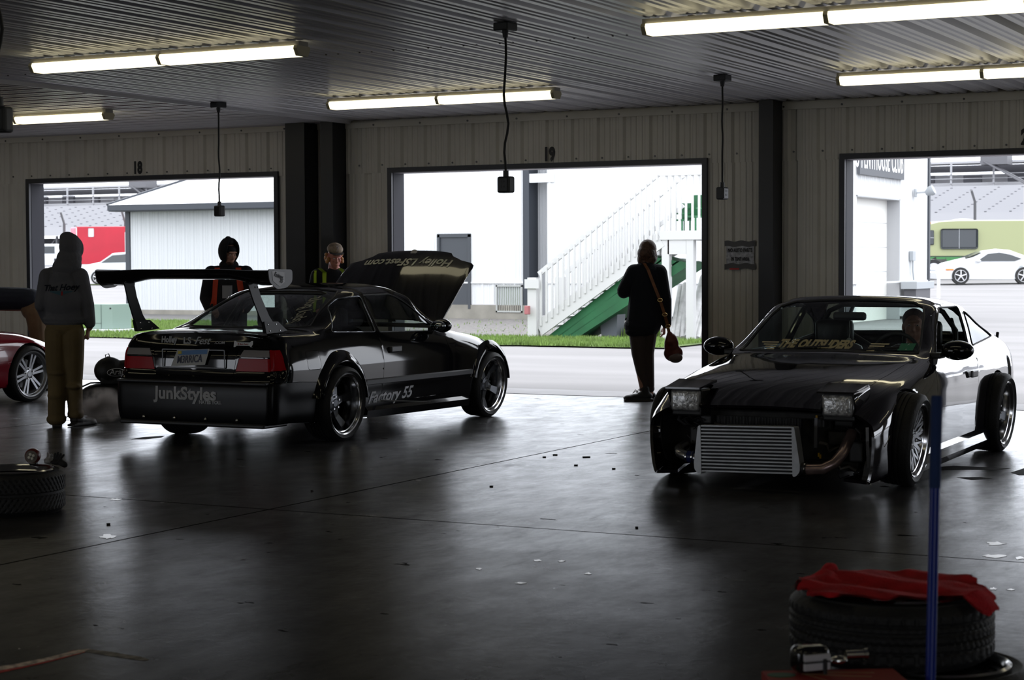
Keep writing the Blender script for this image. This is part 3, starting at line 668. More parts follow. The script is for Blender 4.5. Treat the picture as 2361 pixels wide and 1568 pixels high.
# silver hatchback behind shed corner
def far_car(px, py, dist, lab, name, L, H, W_, body, prof, glassp, wx, wr, cat='car', flip=1, back=0.0):
    p = far(px, py, dist); p.z = tz(p.y); t = thing(name, lab, cat); t.matrix_world = orient(p, rightdir*flip)
    bm_ = MB(); n = len(prof); G = []
    for yy, inset in ((0.06, .0), (0, .0), (0, .0), (W_, 0), (W_, 0), (W_-.06, 0)):
        pass
    # rounded cross-section: narrow the upper points
    def wy(z, side):
        tum = max(0, (z-H*.58))/(H*.42); return (.04+.22*tum**1.2) if side == 0 else W_-(.04+.22*tum**1.2)
    rows = []
    for s in range(9):
        f = s/8
        rows.append([(x, wy(z, 0)*(1-f)+wy(z, 1)*f, z + .06*math.sin(PI*f)*(1 if z > H*.5 else 0)) for x, z in prof])
    G = [r+[r[0]] for r in rows]; bm_.grid(G); bm_.add(rows[0], [tuple(range(n))]); bm_.add(rows[-1], [tuple(range(n))[::-1]])
    bm_.build('body', body, t, 50, True)
    for gp in glassp:
        m3 = MB(); vs = [(x, wy(z, 0)-.012, z) for x, z in gp]; m3.add(vs, [tuple(range(len(gp)))]); m3.build('side_window', dgl, t)
    for x in wx:
        wh = MB().cyl((x, -.01, wr), (x, .22, wr), wr, 28).build('wheel', tyre, t, 40)
        rm = MB(); r2 = wr*.72
        rm.lathe([(r2*.92, .0), (r2, .0), (r2, .015)], 28, tr(x, -.012, wr) @ rot('X', 90))
        for q in range(5):
            a = 2*PI*q/5; rm.bar((x, -.03, wr), (x+r2*.95*math.sin(a), -.02, wr+r2*.95*math.cos(a)), .04, .05, (0,1,0))
        rm.cyl((x, -.04, wr), (x, -.0, wr), .05, 12); rm.build('rim', alum, wh)
    return t
hp = [(-1.9,.3),(-1.95,.6),(-1.85,.85),(-1.1,1.02),(-.55,1.42),(.8,1.5),(1.7,1.4),(2.1,1.0),(2.15,.4),(2.0,.25)]
far_car(282, 668, 88, 'dark grey hatchback whose nose shows past the shed corner behind the wing', 'hatchback', 4, 1.5, 1.7, M('hatch_grey', (.45,.47,.5), .3), hp, [[(-1.0,1.02),(-.5,1.36),(.2,1.42),(.2,1.04)], [(.28,1.04),(.28,1.42),(1.3,1.36),(1.6,1.05)]], (-1.15, 1.4), .32)
# white sports car
sc_p = [(-2.18,.22),(-2.22,.45),(-2.05,.62),(-1.7,.80),(-1.15,.93),(-.75,1.02),(-.25,1.24),(.25,1.31),(.75,1.27),(1.3,1.07),(1.75,.93),(2.05,.82),(2.12,.5),(2.0,.2)]
t = far_car(2292, 652, 71.5, 'white mid-engined sports coupe parked in front of the green motorhome', 'sports_car', 4.3, 1.31, 1.8, wht, sc_p, [[(-.62,.90),(-.2,1.17),(.25,1.22),(.66,1.14),(1.08,.98),(.8,.89)]], (-1.28, 1.14), .33)
MB().add([(.98,.02,.5),(1.12,.02,.72),(1.0,.02,.72),(.84,.02,.46)], [(0,1,2,3)]).build('side_vent', gm, t); MB().box((-1.85,.02,.55), (-1.55,.03,.6)).build('indicator', M('amber', (.8,.2,.02), .4), t)
MB().add([(-1.02,.3,1.0),(-1.02,1.5,1.0),(-.36,1.42,1.27),(-.36,.38,1.27)], [(0,1,2,3)]).build('windshield', dgl, t); MB().ell((-.62,-.03,.90), (.11,.05,.06)).build('mirror', wht, t, 60)
# green motorhome
mp_ = far(2146, 628, 79); mp_.z = tz(mp_.y); t = thing('motorhome', 'pale green motorhome with dark green skirt parked outside door 20', 'motorhome'); t.matrix_world = orient(mp_, rightdir)
L8 = 8.0; lime = M('motorhome_lime', (0.25, 0.27, 0.135), .3); dgr = M('motorhome_green', (0.035, 0.16, 0.045), .35)
prf = [(-.75,.55),(-.85,.9),(-.55,1.25),(-.35,2.0),(.15,2.42),(1.0,2.5),(L8,2.5),(L8,.95),(-.80,.95)]
mb = MB(); prof = [(-.83,.97),(-.58,1.3),(-.4,2.0),(-.1,2.3),(.35,2.42),(1.2,2.47),(L8,2.47),(L8,.97)]
rows = []
for s in range(9):
    f = s/8; rows.append([(x, f*2.3 + (.12*(max(0,z-1.9)/.5) if f == 0 else (-.12*(max(0,z-1.9)/.5) if f == 1 else 0)), z+.05*math.sin(PI*f)*(z > 1.5)) for x, z in prof])
mb.grid([r+[r[0]] for r in rows]); mb.add(rows[0], [tuple(range(8))]); mb.add(rows[-1], [tuple(range(8))[::-1]]); mb.build('body', lime, t, 40, True)
MB().prism([(-.80,.97),(-.78,.6),(-.55,.42),(-.1,.40),(.0,.85),(.25,.97)], 1, -.01, 2.31).prism([(.6,.97),(.85,.45),(L8,.45),(L8,.97)], 1, -.01, 2.31).prism([(.2,.97),(.25,.85),(.6,.85),(.65,.97)], 1, -.01, 2.31).build('skirt', dgr, t)
MB().box((-.8,-.02,.96), (L8,0,.99)).build('trim_strip', blk, t)
for a, b, zb in ((-.42, .12, 1.46), (.40, 1.98, 1.28)): MB().rbox((a, -.03, zb), (b, .0, 2.14 if a > 0 else 2.08), .08 if a > 0 else .03).build('side_window', dgl, t)
MB().box((.02-.3,-.04,1.75), (.12,-.02,1.77)).box((1.18,-.04,1.3),(1.20,-.02,2.13)).build('window_divider', gm, t)
wh = MB().cyl((.12,-.01,.42), (.12,.25,.42), .42, 28).build('wheel', tyre, t, 40); MB().cyl((.12,-.04,.42), (.12,0,.42), .27, 24, .22).build('hubcap', alum, wh, 40)
MB().rbox((-.15,.2,2.36),(.05,.3,2.42),.01).build('marker_lamp', M('amber', (.8,.2,.02)), t); MB().ell((1.6,1.1,2.5), (.5,.4,.09)).build('roof_vent', gm, t, 60)
# grandstand
gs = thing('grandstand', 'long white open grandstand with rows of seats across the far background', 'grandstand', (-80, 150, 0))
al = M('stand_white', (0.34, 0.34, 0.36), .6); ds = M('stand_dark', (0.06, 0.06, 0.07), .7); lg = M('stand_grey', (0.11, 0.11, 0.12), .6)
xa, xb = -190, 30
z_fence0, z_row0, z_row1, z_top = 4.3, 5.25, 7.7, 9.4
def GP(mb, name, mat): return mb.xf(tr(80, -150, 0)).build(name, mat, gs)
GP(MB().box((xa, 150, z_fence0), (xb, 150.3, z_row0)), 'front_wall', al)
nr = 11
for i in range(nr):
    y = 150.5+i*.8; z = z_row0+(z_row1-z_row0)*i/nr
    GP(MB().box((xa, y, z-.1), (xb, y+.6, z-.02)), 'seat_row', lg); GP(MB().box((xa, y+.55, z-.1), (xb, y+.62, z+.25)), 'seat_row_back', al)
rnd = random.Random(5)
sm = MB()
for a in range(110):
    x = xa+a*2.0
    for i in range(nr): sm.box((x+i*.12, 150.42+i*.8, z_row0+(z_row1-z_row0)*i/nr), (x+i*.12+.16, 150.6+i*.8, z_row0+(z_row1-z_row0)*i/nr+.09))
tag(GP(sm, 'aisle_step', ds), kind='stuff')
GP(MB().box((xa, 164, 9.9), (xb, 167, 10.1)).box((xa, 164, z_row1-.2), (xb, 164.2, z_row1+.5)), 'concourse', al)
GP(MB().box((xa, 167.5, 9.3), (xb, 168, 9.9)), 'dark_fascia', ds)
GP(MB().box((xa, 168, 5), (xb, 168.3, 9.1)), 'back_wall', al)
mb = MB()
for a in range(60):
    m2 = MB(); m3 = MB()
    x = xa+a*3.7
    mb.box((x, 163, z_row1), (x+.15, 163.15, 9.9)); m2.box((x+rnd.uniform(.3, 1), 166, z_row1), (x+rnd.uniform(1.4, 2.1), 166.4, z_row1+rnd.uniform(1, 1.7)))
    if a % 5 == 2: m3.bar((x, 161, z_row1), (x-4, 162, 9.9), .25); m3.bar((x, 160, z_row1), (x-4, 161, 9.9), .12); m3.box((x-4.3, 161, 9.6), (x-2, 163, 10.4)); GP(m3, 'access_stair', lg)
    GP(m2, 'booth_opening', ds)
for z in (8.1, 8.5, 8.9): mb.box((xa, 162.9, z), (xb, 163, z+.05))
GP(mb, 'railing', al)
mb = MB(); m2 = MB()
for a in range(74): mb.box((xa+a*3, 151, 0), (xa+a*3+.2, 151.2, 4.3)); mb.bar((xa+a*3, 151.3, 1.5), (xa+a*3+3, 151.3, 4.2), .1)
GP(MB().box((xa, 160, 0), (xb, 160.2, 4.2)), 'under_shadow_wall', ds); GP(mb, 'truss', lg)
# catch fence posts
k = 0
for px, pt, pbm, dist in ((143, 490, 552, 120), (284, 488, 560, 120), (2243, 440, 506, 95)):
    a = far(px+5, pbm+60, dist); b = far(px+5, pt+26, dist); c_ = far(px-3, pt, dist); a.z = tz(a.y)
    t = MB().bar(a, b, .12).bar(b, c_, .11).build('fence_post', M('fence_dark', (.06,.06,.065), .6))
    tag(t, ['bent-top catch fence post left of the red trailer', 'bent-top catch fence post above the right part of the red trailer', 'tall bent-top catch fence post above the green motorhome'][k], 'fence post', 'catch fence posts'); k += 1

struct(MB().box((X0-30, -40, -.05), (X1+30, Y0+.01, -.002)).build('floor_rear_yard', asph))
# ------------------------------------------------------------------ smooth car panels
def _pchip(Y, t):
    """monotone cubic through rows Y (n, ...) at parameters t (index space)"""
    Y = np.asarray(Y, float); n = len(Y); d = np.diff(Y, axis=0); m = np.zeros_like(Y)
    a, b = d[:-1], d[1:]; same = (a*b) > 0
    with np.errstate(divide='ignore', invalid='ignore'): h = np.where(same, 2*a*b/(a+b), 0)
    m[1:-1] = h; m[0] = d[0]; m[-1] = d[-1]
    t = np.clip(np.asarray(t, float), 0, n-1); i = np.minimum(t.astype(int), n-2); f = t-i
    f = f.reshape(f.shape+(1,)*(Y.ndim-1)); f2, f3 = f*f, f*f*f
    return (2*f3-3*f2+1)*Y[i] + (f3-2*f2+f)*m[i] + (-2*f3+3*f2)*Y[i+1] + (f3-f2)*m[i+1]
def dens(poly, step=0.03, closed=True):
    out = []; n = len(poly)
    for i in range(n if closed else n-1):
        a, b = np.array(poly[i], float), np.array(poly[(i+1) % n], float); k = max(1, int(np.linalg.norm(b-a)/step))
        for j in range(k): out.append(tuple(a+(b-a)*j/k))
    if not closed: out.append(tuple(poly[-1]))
    return out
def rounded(poly, r=0.03, seg=4):
    out = []; n = len(poly)
    for i in range(n):
        p, a, b = (np.array(poly[k % n], float) for k in (i, i-1, i+1))
        rr = r if len(poly[i]) == 2 else poly[i][2]; p = p[:2]; a = a[:2]; b = b[:2]
        ra = min(rr, np.linalg.norm(a-p)*.45); rb = min(rr, np.linalg.norm(b-p)*.45)
        p0 = p+(a-p)/np.linalg.norm(a-p)*ra; p1 = p+(b-p)/np.linalg.norm(b-p)*rb
        if rr <= 0: out.append(tuple(p)); continue
        for k in range(seg+1):
            t = k/seg; out.append(tuple((1-t)**2*p0+2*t*(1-t)*p+t*t*p1))
    return out
def arc(cx, cz, r, zlow, seg=22):
    """arch opening polygon, open towards the sill"""
    a0 = math.asin(max(-1, min(1, (zlow-cz)/r))); pts = []
    for k in range(seg+1):
        a = PI-a0-(PI-2*a0)*k/seg; pts.append((cx+r*math.cos(a), cz+r*math.sin(a)))
    return pts + [(pts[-1][0], zlow-.3), (pts[0][0], zlow-.3)]
def inpoly(px, py, poly):
    n = len(poly); c = np.zeros(px.shape, bool); j = n-1
    for i in range(n):
        xi, yi = poly[i]; xj, yj = poly[j]
        with np.errstate(divide='ignore', invalid='ignore'):
            cond = ((yi > py) != (yj > py)) & (px < (xj-xi)*(py-yi)/(yj-yi+1e-15)+xi)
        c ^= cond; j = i
    return c
class Surf:
    def __init__(s, ctrl, su=8, sv=6):
        C = np.array(ctrl, float); s.S, s.K = C.shape[:2]; s.su, s.sv = su, sv
        A = _pchip(C, np.linspace(0, s.S-1, (s.S-1)*su+1)); B = _pchip(np.swapaxes(A, 0, 1), np.linspace(0, s.K-1, (s.K-1)*sv+1))
        s.T = np.swapaxes(B, 0, 1); s.nu, s.nv = s.T.shape[:2]
    def ev(s, u, v):
        """u, v in table units"""
        u = np.clip(u, 0, s.nu-1-1e-9); v = np.clip(v, 0, s.nv-1-1e-9); i = u.astype(int); j = v.astype(int); f = (u-i)[..., None]; g = (v-j)[..., None]; T = s.T
        return T[i, j]*(1-f)*(1-g)+T[i+1, j]*f*(1-g)+T[i, j+1]*(1-f)*g+T[i+1, j+1]*f*g
    def inv(s, pts, ax, box=None):
        pts = np.array([p[:2] for p in pts], float); T = s.T[..., list(ax)]
        m = np.zeros((s.nu, s.nv))
        if box:
            m[:] = 1e6; u0, u1, v0, v1 = box; m[int(u0*s.su):int(u1*s.su)+1, int(v0*s.sv):int(v1*s.sv)+1] = 0
        else: u0, u1, v0, v1 = 0, s.S-1, 0, s.K-1
        res = []
        for p in pts:
            d = ((T-p)**2).sum(-1)+m; i, j = np.unravel_index(np.argmin(d), d.shape); u, v = float(i), float(j)
            for _ in range(8):
                e = .25; U = np.array([u, u+e, u]); V = np.array([v, v, v+e])
                if u+e > s.nu-1: U[1] = u-e
                if v+e > s.nv-1: V[2] = v-e
                q = s.ev(U, V)[:, list(ax)]; J = np.stack([(q[1]-q[0])/(U[1]-U[0]), (q[2]-q[0])/(V[2]-V[0])], 1)
                try: dl = np.linalg.solve(J+np.eye(2)*1e-9, p-q[0])
                except Exception: break
                dl = np.clip(dl, -1.5, 1.5); u = min(max(u+dl[0], u0*s.su), u1*s.su); v = min(max(v+dl[1], v0*s.sv), v1*s.sv)
            res.append((u, v))
        return res
    def cut(s, polys, ustep=1.0, vstep=1.0):
        """polys: list of (name, pts, axes, box).  returns {name: (verts, tris)}"""
        pts = []; edges = []; pu = []
        B = [(0, 0), (s.nu-1, 0), (s.nu-1, s.nv-1), (0, s.nv-1)]
        allp = [('_', dens(B, 1.0))]
        for name, P, ax, box in polys:
            q = s.inv(dens(P, 0.025), ax, box); q2 = []
            for a in q:
                if not q2 or abs(a[0]-q2[-1][0])+abs(a[1]-q2[-1][1]) > 1e-4: q2.append(a)
            allp.append((name, q2)); pu.append((name, q2))
        for name, q in allp:
            n0 = len(pts); pts += [Vector(a) for a in q]; edges += [(n0+i, n0+(i+1) % len(q)) for i in range(len(q))]
        ep = np.array([tuple(p) for p in pts])
        for u in np.arange(0, s.nu, ustep):
            for v in np.arange(0, s.nv, vstep):
                if np.min(np.abs(ep[:, 0]-u)+np.abs(ep[:, 1]-v)) > .35: pts.append(Vector((u, v)))
        r = delaunay_2d_cdt(pts, edges, [], 0, 1e-5)
        V, F = r[0], r[2]; uv = np.array([tuple(p) for p in V]); P3 = s.ev(uv[:, 0], uv[:, 1])
        tri = []
        for f in F:
            f = list(f)
            for k in range(1, len(f)-1): tri.append((f[0], f[k], f[k+1]))
        tri = np.array(tri); c = uv[tri].mean(1); lab = np.array(['body']*len(tri), dtype=object)
        for name, q in pu: lab[inpoly(c[:, 0], c[:, 1], q)] = name
        out = {}
        for nm in set(lab):
            t = tri[lab == nm]; used = np.unique(t); mp = -np.ones(len(P3), int); mp[used] = np.arange(len(used))
            out[nm] = (P3[used], mp[t])
        return out
    def p3(s, pts, ax, box=None, step=0.025, closed=True):
        q = np.array(s.inv(dens(pts, step, closed), ax, box)); return [Vector(p) for p in s.ev(q[:, 0], q[:, 1])]
def half(mb, vt, mirror):
    V, T = vt
    if mirror: mb.add([(a, -b, c) for a, b, c in V], [tuple(t[::-1]) for t in T])
    else: mb.add([tuple(a) for a in V], [tuple(t) for t in T])
    return mb
def finish_panel(o, gap=0.003, depth=0.018, inset=0.0, outward=None, smooth=35):
    """weld, orient outwards, open a shut line round the edge and turn the rim in"""
    me = o.data; bm = bmesh.new(); bm.from_mesh(me); bmesh.ops.remove_doubles(bm, verts=bm.verts, dist=2e-4)
    bmesh.ops.dissolve_degenerate(bm, edges=bm.edges, dist=1e-5)
    bmesh.ops.recalc_face_normals(bm, faces=bm.faces)
    c = Vector(outward) if outward is not None else Vector((1.2, 0, .5))
    s = sum(((f.calc_center_median()-c).dot(f.normal))*f.calc_area() for f in bm.faces)
    if s < 0: bmesh.ops.reverse_faces(bm, faces=bm.faces)
    bm.normal_update()
    if inset:
        mv = {v: v.co - v.normal*inset for v in bm.verts}
        for v, p in mv.items(): v.co = p
    if depth:
        be = [e for e in bm.edges if e.is_boundary]; bv = set(v for e in be for v in e.verts); mv = {}
        for v in bv:
            n = [e.other_vert(v).co for e in v.link_edges if e.other_vert(v) not in bv]
            cc = sum((f.calc_center_median() for f in v.link_faces), Vector())/max(1, len(v.link_faces)); d = cc - v.co
            if d.length > 1e-6: mv[v] = v.co + d.normalized()*gap
        for v, p in mv.items(): v.co = p
        vn = {v: v.normal.copy() for v in bv}
        r = bmesh.ops.extrude_edge_only(bm, edges=be)
        nv = [g for g in r['geom'] if isinstance(g, bmesh.types.BMVert)]
        kd = {tuple(round(x, 5) for x in v.co): n for v, n in vn.items()}
        for v in nv:
            n = kd.get(tuple(round(x, 5) for x in v.co))
            if n is not None: v.co = v.co - n*depth
    bm.to_mesh(me); bm.free(); smoothm(me, smooth); return o

# ------------------------------------------------------------------ wheels
tyrem = M('tyre_rubber', (0.012, 0.012, 0.013), 0.62, bump=.3, bscale=80)
polish = M('polished_lip', (0.75, 0.75, 0.76), 0.16, 1.0); spokeg = M('gunmetal_spoke', (0.10, 0.105, 0.115), 0.3, .7); silver = M('silver_alloy', (0.45, 0.46, 0.48), 0.32, .8)
darkin = M('unlit_black', (0.006, 0.006, 0.007), 0.8); nutm = M('chrome', (0.7, 0.7, 0.7), .12, 1.0)
def wheel(parent, loc, R=.31, W=.25, rr=.235, dish=.09, n=5, style='star', spm=None, lip=None, camber=0.0, steer=0.0, side=1, name='wheel', grooves=4, spin=0.2):
    """wheel turned about local Y, outer face toward side*Y"""
    spm = spm or spokeg; lip = lip or polish
    t = bpy.data.objects.new(name, None); COL.objects.link(t); t.parent = parent; t.empty_display_size = .1
    t.location = loc; t.rotation_euler = (math.radians(camber)*side, 0, math.radians(steer))
    A = rot('X', -90*side)    # lathe axis Z -> outward side
    h = W/2; sw = R-rr
    pf = [(rr-.004, -h*.80), (rr+.012, -h*.90), (rr+sw*.45, -h*1.0), (R-.022, -h*.90), (R-.006, -h*.80), (R, -h*.6)]
    for k in range(1, grooves+1):
        y = -h*.62+(1.24*h)*k/(grooves+1); pf += [(R, y-.006), (R-.009, y-.005), (R-.009, y+.005), (R, y+.006)]
    pf += [(R, h*.6), (R-.006, h*.80), (R-.022, h*.90), (rr+sw*.45, h*1.0), (rr+.012, h*.90), (rr-.004, h*.80)]
    MB().lathe(pf, 64, A).build('tyre', tyrem, t, 50)
    b = h*.84
    rim = MB().lathe([(rr-.02, -b), (rr+.008, -b-.004), (rr+.008, -b+.008), (rr-.018, -b+.02), (rr-.035, -b*.3), (rr-.035, b-dish-.02), (rr-.022, b-.02), (rr+.007, b-.006), (rr+.010, b+.004), (rr+.004, b+.009), (rr-.006, b+.004), (rr-.014, b-.012), (rr-.022, b-dish*.9)], 64, A)
    ro = rim.build('rim', lip, t, 35)
    MB().lathe([(0, b-dish-.10), (.14, b-dish-.10), (.15, b-dish-.085), (0, b-dish-.085)], 32, A).build('brake_disc', M('brake_steel', (.12,.12,.12), .4, .8), t, 40)
    f = b-dish; sp = MB()
    def bar(a0, r0, w0, y0, a1, r1, w1, y1, th=.028):
        def pt(a, r, w, y): 
            c = Vector((r*math.cos(a), r*math.sin(a), y)); s_ = Vector((-math.sin(a), math.cos(a), 0))*w/2; return [c-s_, c+s_]
        p = pt(a0, r0, w0, y0)+pt(a0, r0, w0*1.1, y0-th)[::-1]+pt(a1, r1, w1, y1)+pt(a1, r1, w1*1.1, y1-th)[::-1]
        sp.add([A @ v for v in p], [(0,1,2,3), (7,6,5,4), (0,4,5,1), (1,5,6,2), (2,6,7,3), (3,7,4,0)])
    for k in range(n):
        a = 2*PI*k/n+spin
        if style == 'star': bar(a, .035, .075, f-.012, a, .13, .052, f-.018); bar(a, .13, .052, f-.018, a, rr-.025, .072, f+dish*.25)
        elif style == 'twin':
            for d in (-.13, .13): bar(a+d*2.0, .045, .026, f-.005, a+d, rr-.02, .024, f+.004, .03)
        elif style == 'mesh':
            bar(a, .05, .03, f-.01, a+.0, rr-.03, .018, f+.012, .02)
            bar(a, .09, .02, f-.01, a+PI/n*.9, rr-.03, .014, f+.012, .018); bar(a, .09, .02, f-.01, a-PI/n*.9, rr-.03, .014, f+.012, .018)
    sp.build('spokes', spm, t)
    MB().lathe([(0, f+.004), (.03, f+.004), (.034, f-.002), (.07, f-.008), (.075, f-.03), (0, f-.03)], 32, A).build('hub', spm, t, 40)
    for k in range(5):
        a = 2*PI*k/5+.5; c = Vector((.052*math.cos(a), .052*math.sin(a), f-.008)); MB().cyl(A @ c, A @ (c+Vector((0,0,.018))), .0085, 6).build('lug_nut', nutm, t)
    return t
def flare(parent, cx, cz, r, yb, mat, side, a0=-10, a1=190, out=.05, wide=.09):
    G = []
    for k in range(37):
        a = math.radians(a0+(a1-a0)*k/36); row = []
        for dr, dy in ((wide, -.012), (wide*.8, .006), (wide*.5, out*.55), (wide*.2, out*.9), (0, out), (-.008, out*.85), (-.006, -.06)):
            row.append((cx+(r+dr)*math.cos(a), side*(yb+dy), cz+(r+dr)*math.sin(a)))
        G.append(row)
    return MB().grid(G).build('fender_flare', mat, parent, 50)
def loop_tube(parent, name, pts, r, mat, closed=True, n=6):
    return MB().tube(pts, r, n, closed=closed, caps=not closed).build(name, mat, parent, 60)
def mir(pts): return [Vector((p.x, -p.y, p.z)) for p in pts]
# ------------------------------------------------------------------ black winged coupe
paint = M('black_paint', (0.004, 0.004, 0.005), 0.06, spec=.6)
bumpm = M('bumper_black', (0.005, 0.005, 0.006), 0.28, spec=.2)
matte = M('matte_black', (0.012, 0.012, 0.013), 0.45); rubber = M('trim_rubber', (0.035, 0.036, 0.04), 0.45)
chromeline = M('bright_line', (0.25, 0.26, 0.28), 0.25, .8)
g_tint = glass('tinted_glass', (0.50, 0.56, 0.53)); g_dark = glass('dark_glass_pane', (0.16, 0.18, 0.19)); g_clear = glass('clear_glass', (0.80, 0.88, 0.85))
decal = M('decal_white', (0.82, 0.83, 0.86), .5); decal2 = M('decal_cream', (0.70, 0.70, 0.60), .5)
coupe = thing('winged_coupe', 'black two-door coupe with tall rear wing, raised hood and white door lettering', 'car', (-9.05, 12.72, 0), math.radians(90.6))
def ring(x, z0, ws, zs, xs=None): return [((x if xs is None else xs[i]), w_, z_) for i, (w_, z_) in enumerate(zip(ws, zs))]
# point order: under, sill edge, sill, lower, moulding, waist, shoulder, belt, mid window, rail, roof edge, roof, centre
def body_ring(x, k=1.0, zb=.17, sill=.17, belt=.845, sh=.745, y=(.60,.765,.80,.815,.828,.826,.80), z=(None,None,.24,.36,.46,.60,.73), top=None, btop=.748):
    ys = [v*k for v in y]+[btop*k]; zz = [zb, sill]+list(z[2:])+[belt]; zz[6] = min(zz[6], belt-.07)
    for i in (4, 5): zz[i] = min(zz[i], belt-.05*(7-i)-.05)
    return [(x, a, b) for a, b in zip(ys, zz)]+[(x, a, b) for a, b in top]
def deck_top(z, w=1.0): return [(.685*w, z+.018), (.60*w, z+.032), (.45*w, z+.042), (.22*w, z+.048), (0, z+.05)]
def house(zr, wm=.655, wr=.565, mid=None, belt=.845): return [(wm, mid or (belt+zr-.08)/2+.01), (wr, zr-.08), (wr-.09, zr-.027), (wr*.5, zr-.004), (0, zr)]
def slopew(z_c, belt, w8, w9): return [(w8, belt+(z_c-belt)*.50), (w9, z_c-.035), (w9-.12, z_c-.012), (w9*.45, z_c-.002), (0, z_c)]
def rear_ring(dx, ky, kz=1.0):
    X = [-.875,-.885,-.895,-.90,-.89,-.845,-.835,-.80,-.80,-.80,-.80,-.80,-.80]
    Y = [.60,.735,.755,.765,.765,.745,.735,.685,.63,.56,.42,.2,0]; Z = [.20,.19,.24,.36,.50,.56,.72,.845,.875,.888,.897,.903,.905]
    return [(a+dx, b*ky if i < 9 else b*min(1, ky+.02), c) for i, (a, b, c) in enumerate(zip(X, Y, Z))]
ctrl = [rear_ring(0, .945), rear_ring(.018, .985), rear_ring(.06, 1.015)]
B = body_ring
ctrl += [B(-.70, .965, .19, .19, .862, top=deck_top(.862, .97)), B(-.45, .985, .19, .18, .868, top=deck_top(.868)),
 B(-.26, .995, .18, .17, .870, top=deck_top(.870, 1.03)), B(-.13, 1, belt=.870, top=slopew(.955, .870, .725, .66)), B(.08, 1, belt=.867, top=slopew(1.055, .867, .695, .62)),
 B(.33, 1, belt=.862, top=slopew(1.155, .862, .670, .59)), B(.60, 1, belt=.858, top=slopew(1.235, .858, .658, .575)), B(.80, 1, belt=.854, top=house(1.262, .655, .568)),
 B(1.05, 1, belt=.850, top=house(1.270, .655, .566)), B(1.28, 1, belt=.846, top=house(1.255, .655, .56)), B(1.42, 1, belt=.842, top=slopew(1.195, .842, .665, .575)),
 B(1.60, 1, belt=.836, top=slopew(1.075, .836, .685, .60)), B(1.80, 1, belt=.828, top=slopew(.940, .828, .71, .64)), B(1.92, .998, belt=.815, top=[(.70,.845),(.655,.862),(.48,.872),(.22,.878),(0,.88)]),
 B(2.15, .995, .17, .17, .775, top=[(.69,.812),(.62,.825),(.45,.838),(.22,.846),(0,.85)], btop=.755), B(2.45, .99, .17, .17, .735, top=[(.68,.772),(.58,.786),(.42,.802),(.2,.812),(0,.815)], btop=.745),
 B(2.72, .965, .17, .17, .690, top=[(.66,.724),(.55,.738),(.4,.755),(.2,.766),(0,.77)], btop=.715), B(2.90, .90, .18, .18, .640, top=[(.61,.675),(.52,.690),(.38,.707),(.19,.720),(0,.725)], btop=.67)]
def front_ring(x, k):
    return [(x-.10+.0,.55*k,.20),(x-.04,.70*k,.19),(x-.01,.73*k,.25),(x,.74*k,.33),(x-.005,.73*k,.42),(x-.04,.71*k,.50),(x-.06,.69*k,.55),(x-.09,.64*k,.59),(x-.09,.58*k,.61),(x-.085,.5*k,.62),(x-.08,.36*k,.635),(x-.07,.18*k,.645),(x-.065,0,.65)]
ctrl += [front_ring(3.04, .93), front_ring(3.08, .88), front_ring(3.10, .76)]
S1 = Surf(ctrl)
AR, AF = (0.0, .315), (2.60, .315)
qwin = rounded([(-.03,.885),(.66,.862),(.645,1.165,.05),(.42,1.16,.12),(.20,1.10,.10)], .035)
dwin = rounded([(.715,.860),(1.70,.835,.02),(1.64,.90,.03),(1.30,1.135,.10),(1.16,1.172,.05),(.695,1.168)], .02)
door = rounded([(.62,.27),(.66,.60),(.675,.852),(.668,1.178),(1.20,1.192),(1.34,1.15),(1.72,.875),(1.80,.825),(1.80,.50),(1.77,.27)], .03)
rwin = [(.0,.925),(.50,.925),(.60,.935),(.548,1.05),(.505,1.165),(.46,1.205),(.20,1.228),(0,1.232)]
wsh = [(.0,.895),(.42,.887),(.595,.90),(.575,1.0),(.53,1.12),(.48,1.19),(.40,1.215),(.2,1.228),(0,1.232)]
hood = [(1.945,0),(1.94,.40),(1.90,.690),(2.45,.695),(2.74,.690),(2.78,.54),(2.83,.44),(2.88,.40),(2.915,.2),(2.925,0)]
trunk = [(-.80,0),(-.80,.62),(-.62,.625),(-.32,.60),(-.28,.55),(-.265,.3),(-.265,0)]
HI = (16, 22, 7.2, 12)
panels = [('arch', arc(*AR, .345, .15), (0,2), (3,10,0,7)), ('arch', arc(*AF, .345, .15), (0,2), (15,21,0,7)),
 ('door', door, (0,2), (7,17,1,9.6)), ('quarter_window', qwin, (0,2), (4,12,7,9.4)), ('door_window', dwin, (0,2), (8,17,7,9.4)),
 ('rear_window', rwin, (1,2), (4.9,10,8.1,12)), ('windshield', wsh, (1,2), (12,17,8.1,12)),
 ('hood', hood, (0,1), HI), ('trunk_lid', trunk, (0,1), (2,5.6,7.4,12)),
 ('fuel', rounded([(-.475,.60),(-.295,.60),(-.295,.75),(-.475,.75)], .03), (0,2), (2,6,4,7)), ('tail', [(-.92,.60),(-.735,.61),(-.755,.772),(-.92,.775)], (0,2), (0,4,4,7)),
 ('bumper', [(-1.1,.10),(-.345,.10),(-.36,.30),(-.345,.50),(-.60,.515),(-1.1,.52)], (0,2), (0,6,0,4.6))]
cut = S1.cut(panels)
def both(surfs, name, mat, par, **k):
    mb = MB()
    for vt in surfs: half(mb, vt, False); half(mb, vt, True)
    o = mb.build(name, mat, par); return finish_panel(o, **k)
